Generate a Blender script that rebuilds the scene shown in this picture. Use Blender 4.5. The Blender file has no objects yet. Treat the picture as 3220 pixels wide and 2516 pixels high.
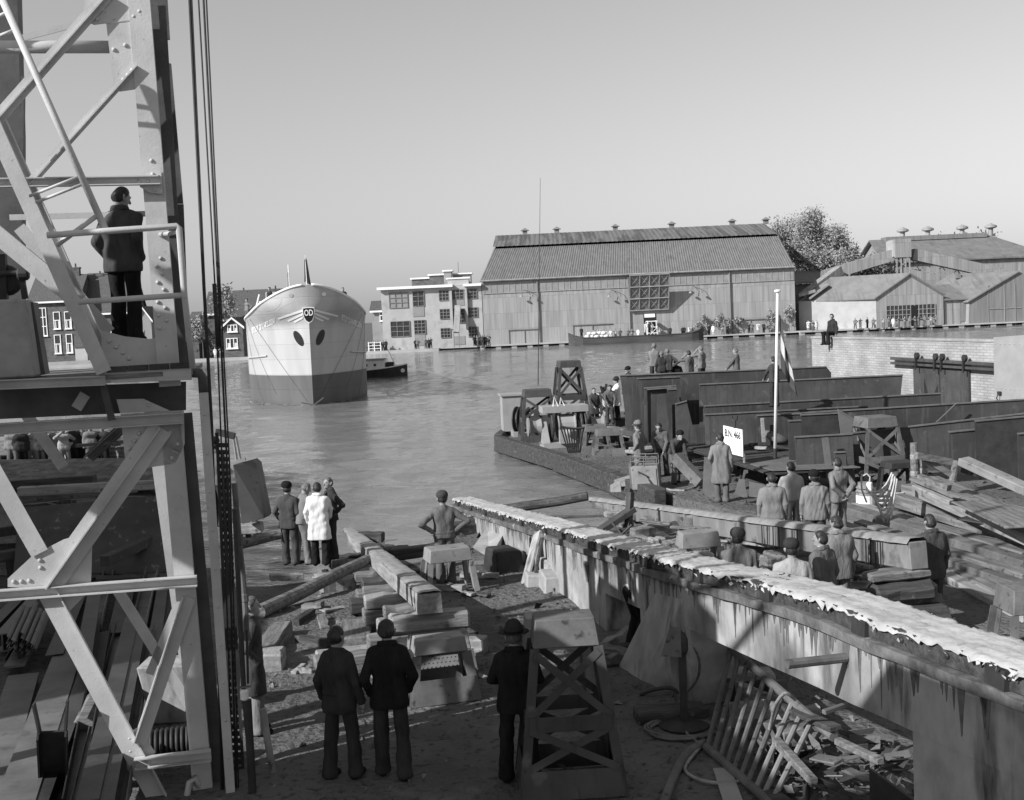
import bpy, math, random
import numpy as np
from mathutils import Vector, Matrix
R = math.radians
random.seed(7)
rng = np.random.default_rng(11)
C = bpy.context.scene.collection
SC = bpy.context.scene
# ------------------------------------------------------------------ camera
F, CX, CY, HC = 3700.0, 1610.0, 1258.0, 5.1
PITCH, ROLL = math.atan(268 / F), R(2.6)
fw = Vector((0, math.cos(PITCH), -math.sin(PITCH)))
u0 = Vector((0, math.sin(PITCH), math.cos(PITCH)))
r0 = Vector((1, 0, 0))
rt = r0 * math.cos(ROLL) - u0 * math.sin(ROLL)
up = u0 * math.cos(ROLL) + r0 * math.sin(ROLL)
CAM = Vector((0, 0, HC))
cd = bpy.data.cameras.new('camera'); cam = bpy.data.objects.new('camera', cd); C.objects.link(cam)
cam.matrix_world = Matrix(((rt.x, up.x, -fw.x, CAM.x), (rt.y, up.y, -fw.y, CAM.y), (rt.z, up.z, -fw.z, CAM.z), (0, 0, 0, 1)))
cd.sensor_width = 36; cd.lens = 36 * F / 3220; cd.clip_start = 0.1; cd.clip_end = 9000
SC.camera = cam
# ------------------------------------------------------------------ sky and sun
SUN_EL = R(31)
sdir = Vector((0.82, 0.57, 0)).normalized()          # ground direction in which shadows fall
SC.world = bpy.data.worlds.new('World'); SC.world.use_nodes = True
nt = SC.world.node_tree; bg = nt.nodes['Background']
sky = nt.nodes.new('ShaderNodeTexSky'); sky.sky_type = 'NISHITA'; sky.sun_disc = False
sky.sun_elevation = SUN_EL; sky.sun_rotation = math.atan2(-sdir.x, -sdir.y)
sky.air_density = 1.0; sky.dust_density = 0.4; sky.ozone_density = 1.0
sp = nt.nodes.new('ShaderNodeSeparateColor'); nt.links.new(sky.outputs[0], sp.inputs[0])
ma = nt.nodes.new('ShaderNodeMath'); ma.operation = 'MULTIPLY_ADD'; ma.inputs[1].default_value = 0.92
mb = nt.nodes.new('ShaderNodeMath'); mb.operation = 'MULTIPLY'; mb.inputs[1].default_value = 0.08
nt.links.new(sp.outputs[2], ma.inputs[0]); nt.links.new(sp.outputs[1], mb.inputs[0]); nt.links.new(mb.outputs[0], ma.inputs[2])
nt.links.new(ma.outputs[0], bg.inputs['Color']); bg.inputs['Strength'].default_value = 0.092
ld = bpy.data.lights.new('sun', 'SUN'); ld.energy = 5.0; ld.angle = R(0.5)
sun = bpy.data.objects.new('sun', ld); C.objects.link(sun)
tosun = Vector((-sdir.x * math.cos(SUN_EL), -sdir.y * math.cos(SUN_EL), math.sin(SUN_EL)))
sun.rotation_euler = tosun.to_track_quat('Z', 'Y').to_euler(); sun.location = (-30, -20, 30)
SC.view_settings.view_transform = 'Standard'; SC.view_settings.look = 'None'
SC.view_settings.exposure = 0.18; SC.view_settings.gamma = 1.0
# ------------------------------------------------------------------ photo pixel (3220x2516) -> place in the world
def ray(px, py): return rt * ((px - CX) / F) - up * ((py - CY) / F) + fw
def W(px, py, Y):
    d = ray(px, py); return CAM + d * (Y / d.y)
def G(px, py, z=0.0):
    d = ray(px, py); return CAM + d * ((z - HC) / d.z)
def PL(px, py, P0, n):
    d = ray(px, py); return CAM + d * ((P0 - CAM).dot(n) / d.dot(n))
VV = Vector((-0.211, 0.977, 0)).normalized()      # along the slipway, away from the camera
UU = Vector((VV.y, -VV.x, 0))                      # across it, to the right
UP = Vector((0, 0, 1))
def along(P0, px, py, n=None):                     # point on the vertical plane through P0 that runs along the slipway
    return PL(px, py, P0, n or UU)
def headpos(px, py, h=1.75, z=0.0):                # feet position from the pixel of the head's top
    return G(px, py, z + h) - UP * h
# ------------------------------------------------------------------ mesh helpers
def V(p): return Vector(p)
class MB:
    def __init__(s): s.v = []; s.f = []
    def add(s, vs, fs):
        o = len(s.v); s.v += [tuple(x) for x in vs]; s.f += [tuple(i + o for i in q) for q in fs]; return s
    def hexa(s, b, t):                              # bottom four, top four, same order
        return s.add(list(b) + list(t), [(3, 2, 1, 0), (4, 5, 6, 7), (0, 1, 5, 4), (1, 2, 6, 5), (2, 3, 7, 6), (3, 0, 4, 7)])
    def box(s, c, size, rz=0.0, ax=None):
        c = V(c); x, y, z = ax or (Vector((math.cos(rz), math.sin(rz), 0)), Vector((-math.sin(rz), math.cos(rz), 0)), UP)
        x = x * size[0] / 2; y = y * size[1] / 2; z = z * size[2] / 2
        return s.hexa([c - x - y - z, c + x - y - z, c + x + y - z, c - x + y - z], [c - x - y + z, c + x - y + z, c + x + y + z, c - x + y + z])
    def bar(s, a, b, w, h, side=None):              # w across (side), h the other way
        a = V(a); b = V(b); d = (b - a).normalized()
        sd = V(side) if side is not None else d.cross(UP)
        if sd.length < 1e-4: sd = Vector((1, 0, 0))
        sd = (sd - d * sd.dot(d)).normalized(); o = d.cross(sd).normalized()
        x = sd * w / 2; y = o * h / 2
        return s.hexa([a - x - y, a + x - y, a + x + y, a - x + y], [b - x - y, b + x - y, b + x + y, b - x + y])
    def angle(s, a, b, w, t, side, out):            # L section: one leg lies along side, the other sticks out along out
        a = V(a); b = V(b); side = V(side).normalized(); out = V(out).normalized()
        s.bar(a, b, w, t, side)
        q = side * (w / 2 - t / 2) + out * (w / 2 + t / 2 + .0005)
        return s.bar(a + q, b + q, t, w, side)
    def channel(s, a, b, w, fl, t, side, out):      # C section, flanges along out
        a = V(a); b = V(b); side = V(side).normalized(); out = V(out).normalized()
        s.bar(a, b, w, t, side)
        for k in (-1, 1):
            q = side * k * (w / 2 - t / 2) + out * (fl / 2 + t / 2 + .0005)
            s.bar(a + q, b + q, t, fl, side)
        return s
    def ibeam(s, a, b, w, h, t=.02):
        a = V(a); b = V(b); d = (b - a).normalized(); sd = d.cross(UP).normalized(); o = sd.cross(d)
        s.bar(a, b, t, h - 2 * t - .001, sd)
        for k in (-1, 1): s.bar(a + o * k * (h / 2 - t / 2), b + o * k * (h / 2 - t / 2), w, t, sd)
        return s
    def tube(s, pts, r, n=8, cap=True, r1=None):
        pts = [V(p) for p in pts]; m = len(pts); rings = []; prev = None
        for i, p in enumerate(pts):
            d = (pts[min(i + 1, m - 1)] - pts[max(i - 1, 0)]).normalized()
            x = prev if prev is not None else (d.cross(UP) if abs(d.z) < .95 else d.cross(Vector((1, 0, 0))))
            x = (x - d * x.dot(d)).normalized(); prev = x; y = d.cross(x)
            rr = r if r1 is None else r + (r1 - r) * i / (m - 1)
            rings.append([p + (x * math.cos(2 * math.pi * k / n) + y * math.sin(2 * math.pi * k / n)) * rr for k in range(n)])
        vs = [q for ring in rings for q in ring]
        fs = [(i * n + k, i * n + (k + 1) % n, (i + 1) * n + (k + 1) % n, (i + 1) * n + k) for i in range(m - 1) for k in range(n)]
        if cap: fs += [tuple(range(n - 1, -1, -1)), tuple((m - 1) * n + k for k in range(n))]
        return s.add(vs, fs)
    def prism(s, poly, vec):
        poly = [V(p) for p in poly]; vec = V(vec); n = len(poly)
        fs = [tuple(range(n - 1, -1, -1)), tuple(range(n, 2 * n))] + [(i, (i + 1) % n, n + (i + 1) % n, n + i) for i in range(n)]
        return s.add(poly + [p + vec for p in poly], fs)
    def lathe(s, c, prof, n=16, axis=UP):
        c = V(c); axis = V(axis).normalized(); x = axis.cross(Vector((0, 1, 0)) if abs(axis.y) < .9 else Vector((1, 0, 0))).normalized(); y = axis.cross(x)
        vs = [c + axis * z + (x * math.cos(2 * math.pi * k / n) + y * math.sin(2 * math.pi * k / n)) * r for r, z in prof for k in range(n)]
        m = len(prof)
        fs = [(i * n + k, i * n + (k + 1) % n, (i + 1) * n + (k + 1) % n, (i + 1) * n + k) for i in range(m - 1) for k in range(n)]
        fs += [tuple(range(n - 1, -1, -1)), tuple((m - 1) * n + k for k in range(n))]
        return s.add(vs, fs)
    def rivet(s, c, nrm, r=.02):
        return s.lathe(c, [(r, 0), (r * .92, r * .35), (r * .6, r * .65), (r * .15, r * .8)], 7, nrm)
    def quad(s, *p): return s.add(p, [tuple(range(len(p)))])
    def build(s, name, m, parent=None, smooth=False, bevel=0.0, jit=0.0):
        return obj(name, s.v, s.f, m, parent, smooth, bevel, jit)
def obj(name, v, f, m, parent=None, smooth=False, bevel=0.0, jit=0.0):
    v = np.array(v, dtype=float)
    if jit: v = v + rng.normal(0, jit, v.shape)
    q = parent
    while q is not None: v = v - np.array(q.location); q = q.parent
    me = bpy.data.meshes.new(name); me.from_pydata(v.tolist(), [], [tuple(int(i) for i in q) for q in f]); me.update()
    for mm in (m if isinstance(m, (list, tuple)) else [m]): me.materials.append(mm)
    if smooth: me.polygons.foreach_set('use_smooth', [True] * len(me.polygons))
    o = bpy.data.objects.new(name, me); C.objects.link(o)
    if parent is not None: o.parent = parent
    if bevel:
        b = o.modifiers.new('b', 'BEVEL'); b.width = bevel; b.segments = 1; b.limit_method = 'ANGLE'; b.angle_limit = R(40)
    return o
def thing(name, label, cat, loc=(0, 0, 0), group=None, rz=0.0):
    o = bpy.data.objects.new(name, None); C.objects.link(o); o.location = loc; o.rotation_euler = (0, 0, rz)
    o.empty_display_size = .2
    return tag(o, label, cat, group)
def tag(o, label, cat, group=None):
    o['label'] = label; o['category'] = cat
    if group: o['group'] = group
    return o
def align(o, X):                                       # give a part its own axes so that the wood grain runs along it
    X = V(X).normalized(); Y = UP.cross(X); Y = Y.normalized() if Y.length > .1 else Vector((0, 1, 0)); Z = X.cross(Y)
    Rm = Matrix((X, Y, Z)).transposed().to_4x4(); o.data.transform(Rm.inverted()); o.matrix_local = Rm
    return o
def kind(o, k): o['kind'] = k; return o
def dup(root, loc=None, rz=None, label=None):
    r = root.copy(); C.objects.link(r)
    if loc is not None: r.location = loc
    if rz is not None: r.rotation_euler = (0, 0, rz)
    if label: r['label'] = label
    for ch in list(root.children):
        c = ch.copy(); C.objects.link(c); c.parent = r
        for g in list(ch.children):
            d = g.copy(); C.objects.link(d); d.parent = c
    return r
# ------------------------------------------------------------------ procedural grey materials
def mat(name, lo, hi=None, scale=(1, 1, 1), freq=3.0, rough=.8, bump=0.0, bfreq=None, metal=0.0, detail=6.0, spot=None, spec=.3, streak=None, ramp=(.35, .65)):
    m = bpy.data.materials.new(name); m.use_nodes = True; t = m.node_tree; N = t.nodes; L = t.links
    b = N['Principled BSDF']; b.inputs['Roughness'].default_value = rough; b.inputs['Metallic'].default_value = metal
    b.inputs['Specular IOR Level'].default_value = spec
    hi = lo if hi is None else hi
    tc = N.new('ShaderNodeTexCoord'); mp = N.new('ShaderNodeMapping'); mp.inputs['Scale'].default_value = scale
    L.new(tc.outputs['Object'], mp.inputs[0])
    no = N.new('ShaderNodeTexNoise'); no.inputs['Scale'].default_value = freq; no.inputs['Detail'].default_value = detail; no.inputs['Roughness'].default_value = .65
    L.new(mp.outputs[0], no.inputs['Vector'])
    cr = N.new('ShaderNodeValToRGB'); cr.color_ramp.elements[0].position = ramp[0]; cr.color_ramp.elements[1].position = ramp[1]
    cr.color_ramp.elements[0].color = (lo, lo, lo, 1); cr.color_ramp.elements[1].color = (hi, hi, hi, 1)
    L.new(no.outputs['Fac'], cr.inputs[0]); out = cr.outputs[0]
    def over(vec_scale, fr, colour, p0, p1, det=4.0):
        nonlocal out
        mp2 = N.new('ShaderNodeMapping'); mp2.inputs['Scale'].default_value = vec_scale; L.new(tc.outputs['Object'], mp2.inputs[0])
        n2 = N.new('ShaderNodeTexNoise'); n2.inputs['Scale'].default_value = fr; n2.inputs['Detail'].default_value = det; L.new(mp2.outputs[0], n2.inputs['Vector'])
        r2 = N.new('ShaderNodeMapRange'); r2.inputs[1].default_value = p0; r2.inputs[2].default_value = p1; L.new(n2.outputs['Fac'], r2.inputs[0])
        mx = N.new('ShaderNodeMix'); mx.data_type = 'RGBA'; L.new(r2.outputs[0], mx.inputs[0]); L.new(out, mx.inputs[6]); mx.inputs[7].default_value = (colour,) * 3 + (1,)
        out = mx.outputs[2]
    if spot: over((1, 1, 1), spot[0], spot[1], spot[2], spot[3])
    if streak: over(streak[0], streak[1], streak[2], streak[3], streak[4])
    L.new(out, b.inputs['Base Color'])
    if bump:
        n3 = N.new('ShaderNodeTexNoise'); n3.inputs['Scale'].default_value = bfreq or freq * 4; n3.inputs['Detail'].default_value = 5
        L.new(mp.outputs[0], n3.inputs['Vector']); bp = N.new('ShaderNodeBump'); bp.inputs['Distance'].default_value = bump; bp.inputs['Strength'].default_value = 1
        L.new(n3.outputs['Fac'], bp.inputs['Height']); L.new(bp.outputs[0], b.inputs['Normal'])
    return m
def brickmat(name, lo, hi, mortar, sc=1.0, axis='XZ', rough=.85, bw=.42, rh=.14, ms=.018, nsc=(1, 1, 1), nlo=.7, bd=.01):
    m = bpy.data.materials.new(name); m.use_nodes = True; t = m.node_tree; N = t.nodes; L = t.links; b = N['Principled BSDF']; b.inputs['Roughness'].default_value = rough
    tc = N.new('ShaderNodeTexCoord'); s = N.new('ShaderNodeSeparateXYZ'); c = N.new('ShaderNodeCombineXYZ'); L.new(tc.outputs['Object'], s.inputs[0])
    ad = N.new('ShaderNodeMath'); ad.operation = 'ADD'; L.new(s.outputs['X'], ad.inputs[0]); L.new(s.outputs['Y'], ad.inputs[1])
    L.new(ad.outputs[0], c.inputs[0]); L.new(s.outputs['Z'], c.inputs[1])
    br = N.new('ShaderNodeTexBrick'); L.new(c.outputs[0], br.inputs['Vector']); br.inputs['Scale'].default_value = sc
    br.inputs['Brick Width'].default_value = bw; br.inputs['Row Height'].default_value = rh; br.inputs['Mortar Size'].default_value = ms; br.inputs['Mortar Smooth'].default_value = .2
    br.inputs['Color1'].default_value = (lo,) * 3 + (1,); br.inputs['Color2'].default_value = (hi,) * 3 + (1,); br.inputs['Mortar'].default_value = (mortar,) * 3 + (1,)
    no = N.new('ShaderNodeTexNoise'); no.inputs['Scale'].default_value = 1.3; no.inputs['Detail'].default_value = 8
    mp = N.new('ShaderNodeMapping'); mp.inputs['Scale'].default_value = nsc; L.new(tc.outputs['Object'], mp.inputs[0]); L.new(mp.outputs[0], no.inputs['Vector'])
    mr = N.new('ShaderNodeMapRange'); mr.inputs[1].default_value = .3; mr.inputs[2].default_value = .7; mr.inputs[3].default_value = nlo; mr.inputs[4].default_value = 1.2; L.new(no.outputs['Fac'], mr.inputs[0])
    mx = N.new('ShaderNodeMix'); mx.data_type = 'RGBA'; mx.blend_type = 'MULTIPLY'; mx.inputs[0].default_value = 1; L.new(br.outputs['Color'], mx.inputs[6]); L.new(mr.outputs[0], mx.inputs[7])
    L.new(mx.outputs[2], b.inputs['Base Color'])
    bp = N.new('ShaderNodeBump'); bp.inputs['Distance'].default_value = bd; bp.invert = True; L.new(br.outputs['Fac'], bp.inputs['Height']); L.new(bp.outputs[0], b.inputs['Normal'])
    return m
M = {}
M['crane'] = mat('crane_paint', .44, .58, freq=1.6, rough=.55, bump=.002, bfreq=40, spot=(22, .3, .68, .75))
M['crane_dark'] = mat('crane_dark_and_shade_tone', .07, .12, freq=2, rough=.6, bump=.002, bfreq=30)  # dark ironwork, and shade coloured into webs and rear parts
M['iron'] = mat('dark_iron', .035, .06, freq=3, rough=.6, bump=.002, bfreq=25, metal=.2)
M['rope'] = mat('wire_rope_steel', .03, .045, freq=8, rough=.6)
M['plate'] = mat('mill_scale_plate', .035, .065, freq=.8, rough=.62, bump=.002, bfreq=14, spot=(3, .1, .6, .75), streak=((5, 5, .5), 2, .085, .55, .75))
M['plate2'] = mat('rusty_plate', .05, .09, freq=1.1, rough=.68, bump=.002, bfreq=14, spot=(4, .12, .62, .72), streak=((5, 5, .5), 2, .04, .55, .75))
M['plate3'] = mat('pale_plate', .11, .17, freq=1.2, rough=.6, bump=.002, bfreq=14, spot=(5, .07, .6, .72))
M['steel'] = mat('worn_grey_steel', .10, .18, freq=2.2, rough=.65, bump=.003, bfreq=20, spot=(7, .05, .6, .7))
M['steelpale'] = mat('pale_grey_steel', .20, .29, freq=2.2, rough=.6, bump=.003, bfreq=20, spot=(7, .1, .62, .7))
M['stock'] = mat('rolled_steel_stock', .03, .065, freq=1.6, rough=.5, bump=.002, bfreq=20, spot=(6, .04, .6, .72))
M['stock_pale'] = mat('flat_bar_stock', .10, .17, freq=1.4, rough=.55, bump=.002, bfreq=20, spot=(4, .09, .58, .7))
M['concrete'] = mat('weathered_concrete', .26, .46, scale=(1, 1, .7), freq=1.3, rough=.9, bump=.012, bfreq=9, spot=(.7, .14, .54, .68), streak=((1.7, 1.7, .42), 2.3, .06, .54, .74))
M['grime'] = mat('grimy_concrete', .07, .2, freq=2.6, rough=.85, bump=.02, bfreq=9, spot=(4, .3, .64, .74))
M['concrete2'] = mat('rough_concrete', .28, .42, freq=1.7, rough=.92, bump=.012, bfreq=10, spot=(3, .15, .58, .72))
M['tallow'] = mat('launching_grease', .36, .56, scale=(1, 1, 1), freq=2.6, rough=.6, bump=.02, bfreq=7, spec=.35, spot=(3.5, .22, .6, .74))
M['timber'] = mat('grey_timber', .09, .25, scale=(.35, 4, 4), freq=3.0, rough=.85, bump=.008, bfreq=18, spot=(8, .07, .6, .7))
M['timber_pale'] = mat('pale_timber', .2, .38, scale=(.35, 4, 4), freq=3.0, rough=.85, bump=.008, bfreq=18, spot=(6, .12, .6, .7))
M['timber_dark'] = mat('dark_wet_timber', .03, .09, scale=(.35, 4, 4), freq=3.0, rough=.75, bump=.008, bfreq=18, spot=(6, .16, .64, .74))
M['ground'] = mat('yard_earth', .09, .155, freq=.45, rough=.95, bump=.09, bfreq=9, detail=10, spot=(9, .055, .56, .68), streak=((1, 1, 1), 1.1, .2, .6, .75))
M['hullwhite'] = brickmat('hull_white_paint', .425, .445, .40, 1.0, rough=.45, bw=4.6, rh=1.05, ms=.03, nsc=(.5, .5, .12), nlo=.9, bd=.006)
M['hullred'] = brickmat('hull_underwater_paint', .11, .125, .10, 1.0, rough=.55, bw=4.6, rh=1.05, ms=.03, nsc=(.6, .6, .12), nlo=.8, bd=.006)
M['white'] = mat('white_paint', .80, .88, freq=2, rough=.5)
M['black'] = mat('black_paint', .015, .025, freq=3, rough=.45)
M['grey'] = mat('grey_paint', .30, .36, freq=2, rough=.55)
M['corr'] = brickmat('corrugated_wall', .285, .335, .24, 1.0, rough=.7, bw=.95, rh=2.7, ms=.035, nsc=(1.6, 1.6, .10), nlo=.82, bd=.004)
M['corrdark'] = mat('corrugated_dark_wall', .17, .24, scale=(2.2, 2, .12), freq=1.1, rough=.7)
M['corrmid'] = brickmat('corrugated_grey_wall', .26, .32, .21, 1.0, rough=.7, bw=.95, rh=2.7, ms=.035, nsc=(1.6, 1.6, .10), nlo=.78, bd=.004)
M['glass'] = mat('window_glass', .03, .06, freq=2.5, rough=.12, spec=.5)
M['glazing'] = mat('dusty_glazing', .24, .32, freq=.8, rough=.4, spec=.4)
M['plaster'] = mat('grey_render', .38, .46, freq=.5, rough=.9, spot=(.6, .33, .55, .7))
M['plaster2'] = mat('dull_render', .24, .31, freq=.5, rough=.9)
M['brickdark'] = brickmat('dark_brick', .07, .12, .15, .9)
M['brickpale'] = brickmat('pale_painted_brick', .33, .41, .29, 1.5, nlo=.8)
M['tile'] = mat('roof_tile', .07, .12, scale=(3, 1, 1), freq=2.2, rough=.8, bump=.03, bfreq=3)
M['curtain'] = mat('net_curtain', .55, .72, scale=(6, 1, .3), freq=2, rough=.9)
M['skin'] = mat('skin', .27, .34, freq=9, rough=.6, bump=.001, bfreq=60)
M['hair'] = mat('dark_hair', .018, .05, scale=(1, 1, .4), freq=40, rough=.5, bump=.004, bfreq=60)
M['hairgrey'] = mat('greying_hair', .07, .15, scale=(1, 1, .4), freq=40, rough=.6, bump=.004, bfreq=60)
M['hairfair'] = mat('fair_hair', .11, .2, scale=(1, 1, .4), freq=40, rough=.6, bump=.004, bfreq=60)
def cloth(n, a, b): M[n] = mat('cloth_' + n, a, b, freq=6, rough=.95, bump=.03, bfreq=11, spec=.1, scale=(1, 1, .4), detail=3)
cloth('ink', .012, .024); cloth('charcoal', .03, .05); cloth('dark', .05, .08); cloth('mid', .10, .15); cloth('drab', .16, .22); cloth('light', .28, .38); cloth('pale', .45, .58); cloth('whitecloth', .62, .74)
M['leaf'] = mat('foliage', .10, .18, freq=1.2, rough=.7); M['leaf2'] = mat('pale_foliage', .22, .36, freq=1.2, rough=.7)
M['bark'] = mat('bark', .07, .12, freq=4, rough=.9)
# ------------------------------------------------------------------ water, ground, quays
WZ = -0.45
def water():
    ys = [21.0]
    while ys[-1] < 240: ys.append(ys[-1] + .10 * (ys[-1] / 24) ** 1.35)
    ys = np.array(ys); us = np.linspace(-.62, .62, 300); n = len(us)
    X = us[None, :] * ys[:, None]; Y = np.repeat(ys[:, None], n, 1); Z = np.zeros_like(X); r = np.random.default_rng(5)
    wx = X + .5 * np.sin(Y * .31 + X * .17) + .3 * np.sin(X * .9 - Y * .53); wy = Y + .5 * np.sin(X * .43 + Y * .11) + .25 * np.sin(X * 1.3 + Y * .7)
    for lam in (3.8, 2.9, 2.1, 1.6, 1.25, .95, .75, .6, .48):
        for q in range(3):
            a = r.normal(1.75, .55); k = 6.283 / (lam * r.uniform(.9, 1.1)); fade = np.clip(1.6 - .012 * Y / lam ** .8, 0, 1)
            Z += .0064 * lam * np.sin(k * (wx * math.cos(a) + wy * math.sin(a)) + r.uniform(0, 6.28)) * fade * (.55 + .45 * np.sin(X * .21 + q * 2 + Y * .09 * (q + 1)))
    Z *= np.clip((240 - Y) / 160, .25, 1)
    v = np.stack([X.ravel(), Y.ravel(), (WZ + Z).ravel()], 1).tolist(); m_ = len(ys)
    f = [(j * n + i, j * n + i + 1, (j + 1) * n + i + 1, (j + 1) * n + i) for j in range(m_ - 1) for i in range(n - 1)]
    o = len(v); e = 900; v += [(-e, -60, WZ - .06), (e, -60, WZ - .06), (e, 3000, WZ - .06), (-e, 3000, WZ - .06)]; f.append((o, o + 1, o + 2, o + 3))
    m = bpy.data.materials.new('harbour_water'); m.use_nodes = True; t = m.node_tree; N = t.nodes; L = t.links; b = N['Principled BSDF']
    b.inputs['Base Color'].default_value = (.18, .18, .18, 1); b.inputs['Roughness'].default_value = .04; b.inputs['IOR'].default_value = 1.33
    tc = N.new('ShaderNodeTexCoord'); prev = None
    for (sx, sy, fr, dist, det) in ((.8, 1.9, 1.0, .06, 4), (2.2, 4.5, 1.6, .035, 4)):
        mp = N.new('ShaderNodeMapping'); mp.inputs['Scale'].default_value = (sx, sy, 1); mp.inputs['Rotation'].default_value = (0, 0, R(8)); L.new(tc.outputs['Object'], mp.inputs[0])
        no = N.new('ShaderNodeTexNoise'); no.inputs['Scale'].default_value = fr; no.inputs['Detail'].default_value = det; no.inputs['Roughness'].default_value = .55; no.inputs['Distortion'].default_value = .6
        L.new(mp.outputs[0], no.inputs['Vector'])
        bp = N.new('ShaderNodeBump'); bp.inputs['Distance'].default_value = dist; bp.inputs['Strength'].default_value = .9; L.new(no.outputs['Fac'], bp.inputs['Height'])
        if prev: L.new(prev.outputs[0], bp.inputs['Normal'])
        prev = bp
    L.new(prev.outputs[0], b.inputs['Normal'])
    kind(obj('water', v, f, m, smooth=True), 'structure')
water()
def sdpoly(P, poly):                                # signed distance, inside positive
    d = np.full(len(P), 1e9); ins = np.zeros(len(P), bool); n = len(poly)
    for i in range(n):
        a = np.array(poly[i]); b = np.array(poly[(i + 1) % n]); e = b - a; w = P - a
        t = np.clip((w @ e) / (e @ e), 0, 1); d = np.minimum(d, np.linalg.norm(w - t[:, None] * e, axis=1))
        c = (a[1] > P[:, 1]) != (b[1] > P[:, 1])
        with np.errstate(divide='ignore', invalid='ignore'):
            x = a[0] + (P[:, 1] - a[1]) * e[0] / (e[1] if e[1] else 1e-9)
        ins ^= c & (P[:, 0] < x)
    return np.where(ins, d, -d)
E1, E2, E3 = G(2150, 1572), G(1565, 1376), G(1640, 1312)
QUAY = [(E1.x, E1.y), (E2.x, E2.y), (E3.x, E3.y), (30, 61), (70, 58), (70, 20), (9, 22), (6.2, 27)]
YARD = [(-60, 2), (60, 2), (60, 30), (8, 31), (E1.x, E1.y), (2.6, 30.6), (-.6, 33), (-3.2, 29.6), (-5.4, 25.6), (-7.2, 26.5), (-9.5, 33), (-13.5, 44), (-18, 62), (-60, 62)]
def groundz(P):
    sd = sdpoly(P, YARD); left = P[:, 0] < -6.3
    k = np.where(left, .5, .115)
    return np.clip(-.55 + sd * k, -1.6, 0.0)
def vnoise(P, f, seed=0):
    r = np.random.default_rng(seed); o = np.zeros(len(P))
    for i in range(7):
        a = r.uniform(0, 6.28); k = f * (1 + .55 * i); o += np.sin(P[:, 0] * k * math.cos(a) + P[:, 1] * k * math.sin(a) + r.uniform(0, 6.28)) / (1 + .55 * i)
    return o / 2.5
def ground():
    xs = np.concatenate([np.arange(-60, -12, 1.2), np.arange(-12, 16, .16), np.arange(16, 61, 1.2)])
    ys = np.concatenate([np.arange(2, 8, 1), np.arange(8, 34, .16), np.arange(34, 63, 1.0)])
    X, Y = np.meshgrid(xs, ys); P = np.stack([X.ravel(), Y.ravel()], 1)
    z = groundz(P) + .035 * vnoise(P, 1.1, 1) + .016 * vnoise(P, 5.5, 2)
    q = sdpoly(P, QUAY); z = np.where(q > .6, z - .35, z)
    n = len(xs); f = [(j * n + i, j * n + i + 1, (j + 1) * n + i + 1, (j + 1) * n + i) for j in range(len(ys) - 1) for i in range(n - 1)]
    kind(obj('ground', np.column_stack([P, z]), f, M['ground'], smooth=True), 'structure')
    # quay platform on the right: rough earth top and a vertical edge
    xs = np.arange(-2, 70, .6); ys = np.arange(20, 62, .6)
    mb = MB(); mb.prism([(x, y, -2.2) for x, y in QUAY], (0, 0, 2.225)); kind(mb.build('quay', M['ground']), 'structure')
ground()
# far bank: land behind the water, quay edge in front
mb = MB(); mb.prism([(-900, 204, -1), (900, 204, -1), (900, 3500, -1), (-900, 3500, -1)], (0, 0, .95)); kind(mb.build('far_land', M['ground']), 'structure')
qm = mat('far_quay_concrete', .36, .46, freq=.3, rough=.9)
mb = MB()
mb.box((-60, 202, -.35), (96, 6, .6)); kind(mb.build('far_quay', qm), 'structure')
def far_jetty(x0, x1, y, label):
    t = thing('timber_jetty', label, 'jetty', ((x0 + x1) / 2, y, 0))
    mb = MB(); mb.box(((x0 + x1) / 2, y + 2.2, -.02), (x1 - x0, 5, .22)); mb.build('deck', qm, t)
    mb = MB(); x = x0 + .4
    k = 0
    while x < x1:
        mb.box((x, y + .1, -.55), (.9, .35, .8)); x += 2.7
    mb.build('pile_row', M['plaster'], t)
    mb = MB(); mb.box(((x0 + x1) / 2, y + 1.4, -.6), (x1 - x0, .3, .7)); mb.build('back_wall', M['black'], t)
far_jetty(-5.0, 49, 200.6, 'low timber jetty along the foot of the great corrugated warehouse')
far_jetty(49.2, 110, 199.4, 'low concrete jetty before the gabled sheds on the right')
# ------------------------------------------------------------------ the launched coaster
BOW = W(986, 1279, 80.0); BOW.z = WZ
SA = Vector((-0.195, 0.981, 0)).normalized(); SR = Vector((SA.y, -SA.x, 0))     # aft, and to the right as seen from the yard
LSH = 46.0
def gun(s): return 5.55 + 2.15 * math.exp(-s / 3.1) - (.35 * min(s / 30, 1))
def hb(s, z):                                       # half breadth
    k = max(0.0, min(1.0, (z - 4.9) / 1.8)); k = k * k * (3 - 2 * k)
    Lz = 8.3 - 1.3 * k; B = 4.33 + .05 * k
    if z < -.4: B *= 1 + (z + .4) * .2
    m = 1.05 + .95 * k; n = 1.75 + .25 * k
    if s < Lz: b = B * (1 - (1 - s / Lz) ** n) ** (1 / m)
    else: b = B
    if s > LSH - 9: b *= max(.15, math.sqrt(max(0, 1 - ((s - LSH + 9) / 9.3) ** 2)))
    return b
def s0(z): return -.13 * (z - WZ)
def hull(s, z, side, off=0.0):
    b = hb(s, z)
    p = BOW + SA * (s + s0(z)) + SR * side * b; p.z = z
    if off:
        e = .02; q = BOW + SA * (s + e + s0(z)) + SR * side * hb(s + e, z); q.z = z
        t = (q - p).normalized(); n = Vector((t.y, -t.x, 0)) * side
        p = p + n * off
    return p
def s_at(b, z):                                     # distance aft at which the half breadth is b
    lo, hi = 0.0, 9.0
    for _ in range(40):
        mid = (lo + hi) / 2
        if hb(mid, z) < b: lo = mid
        else: hi = mid
    return hi
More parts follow.
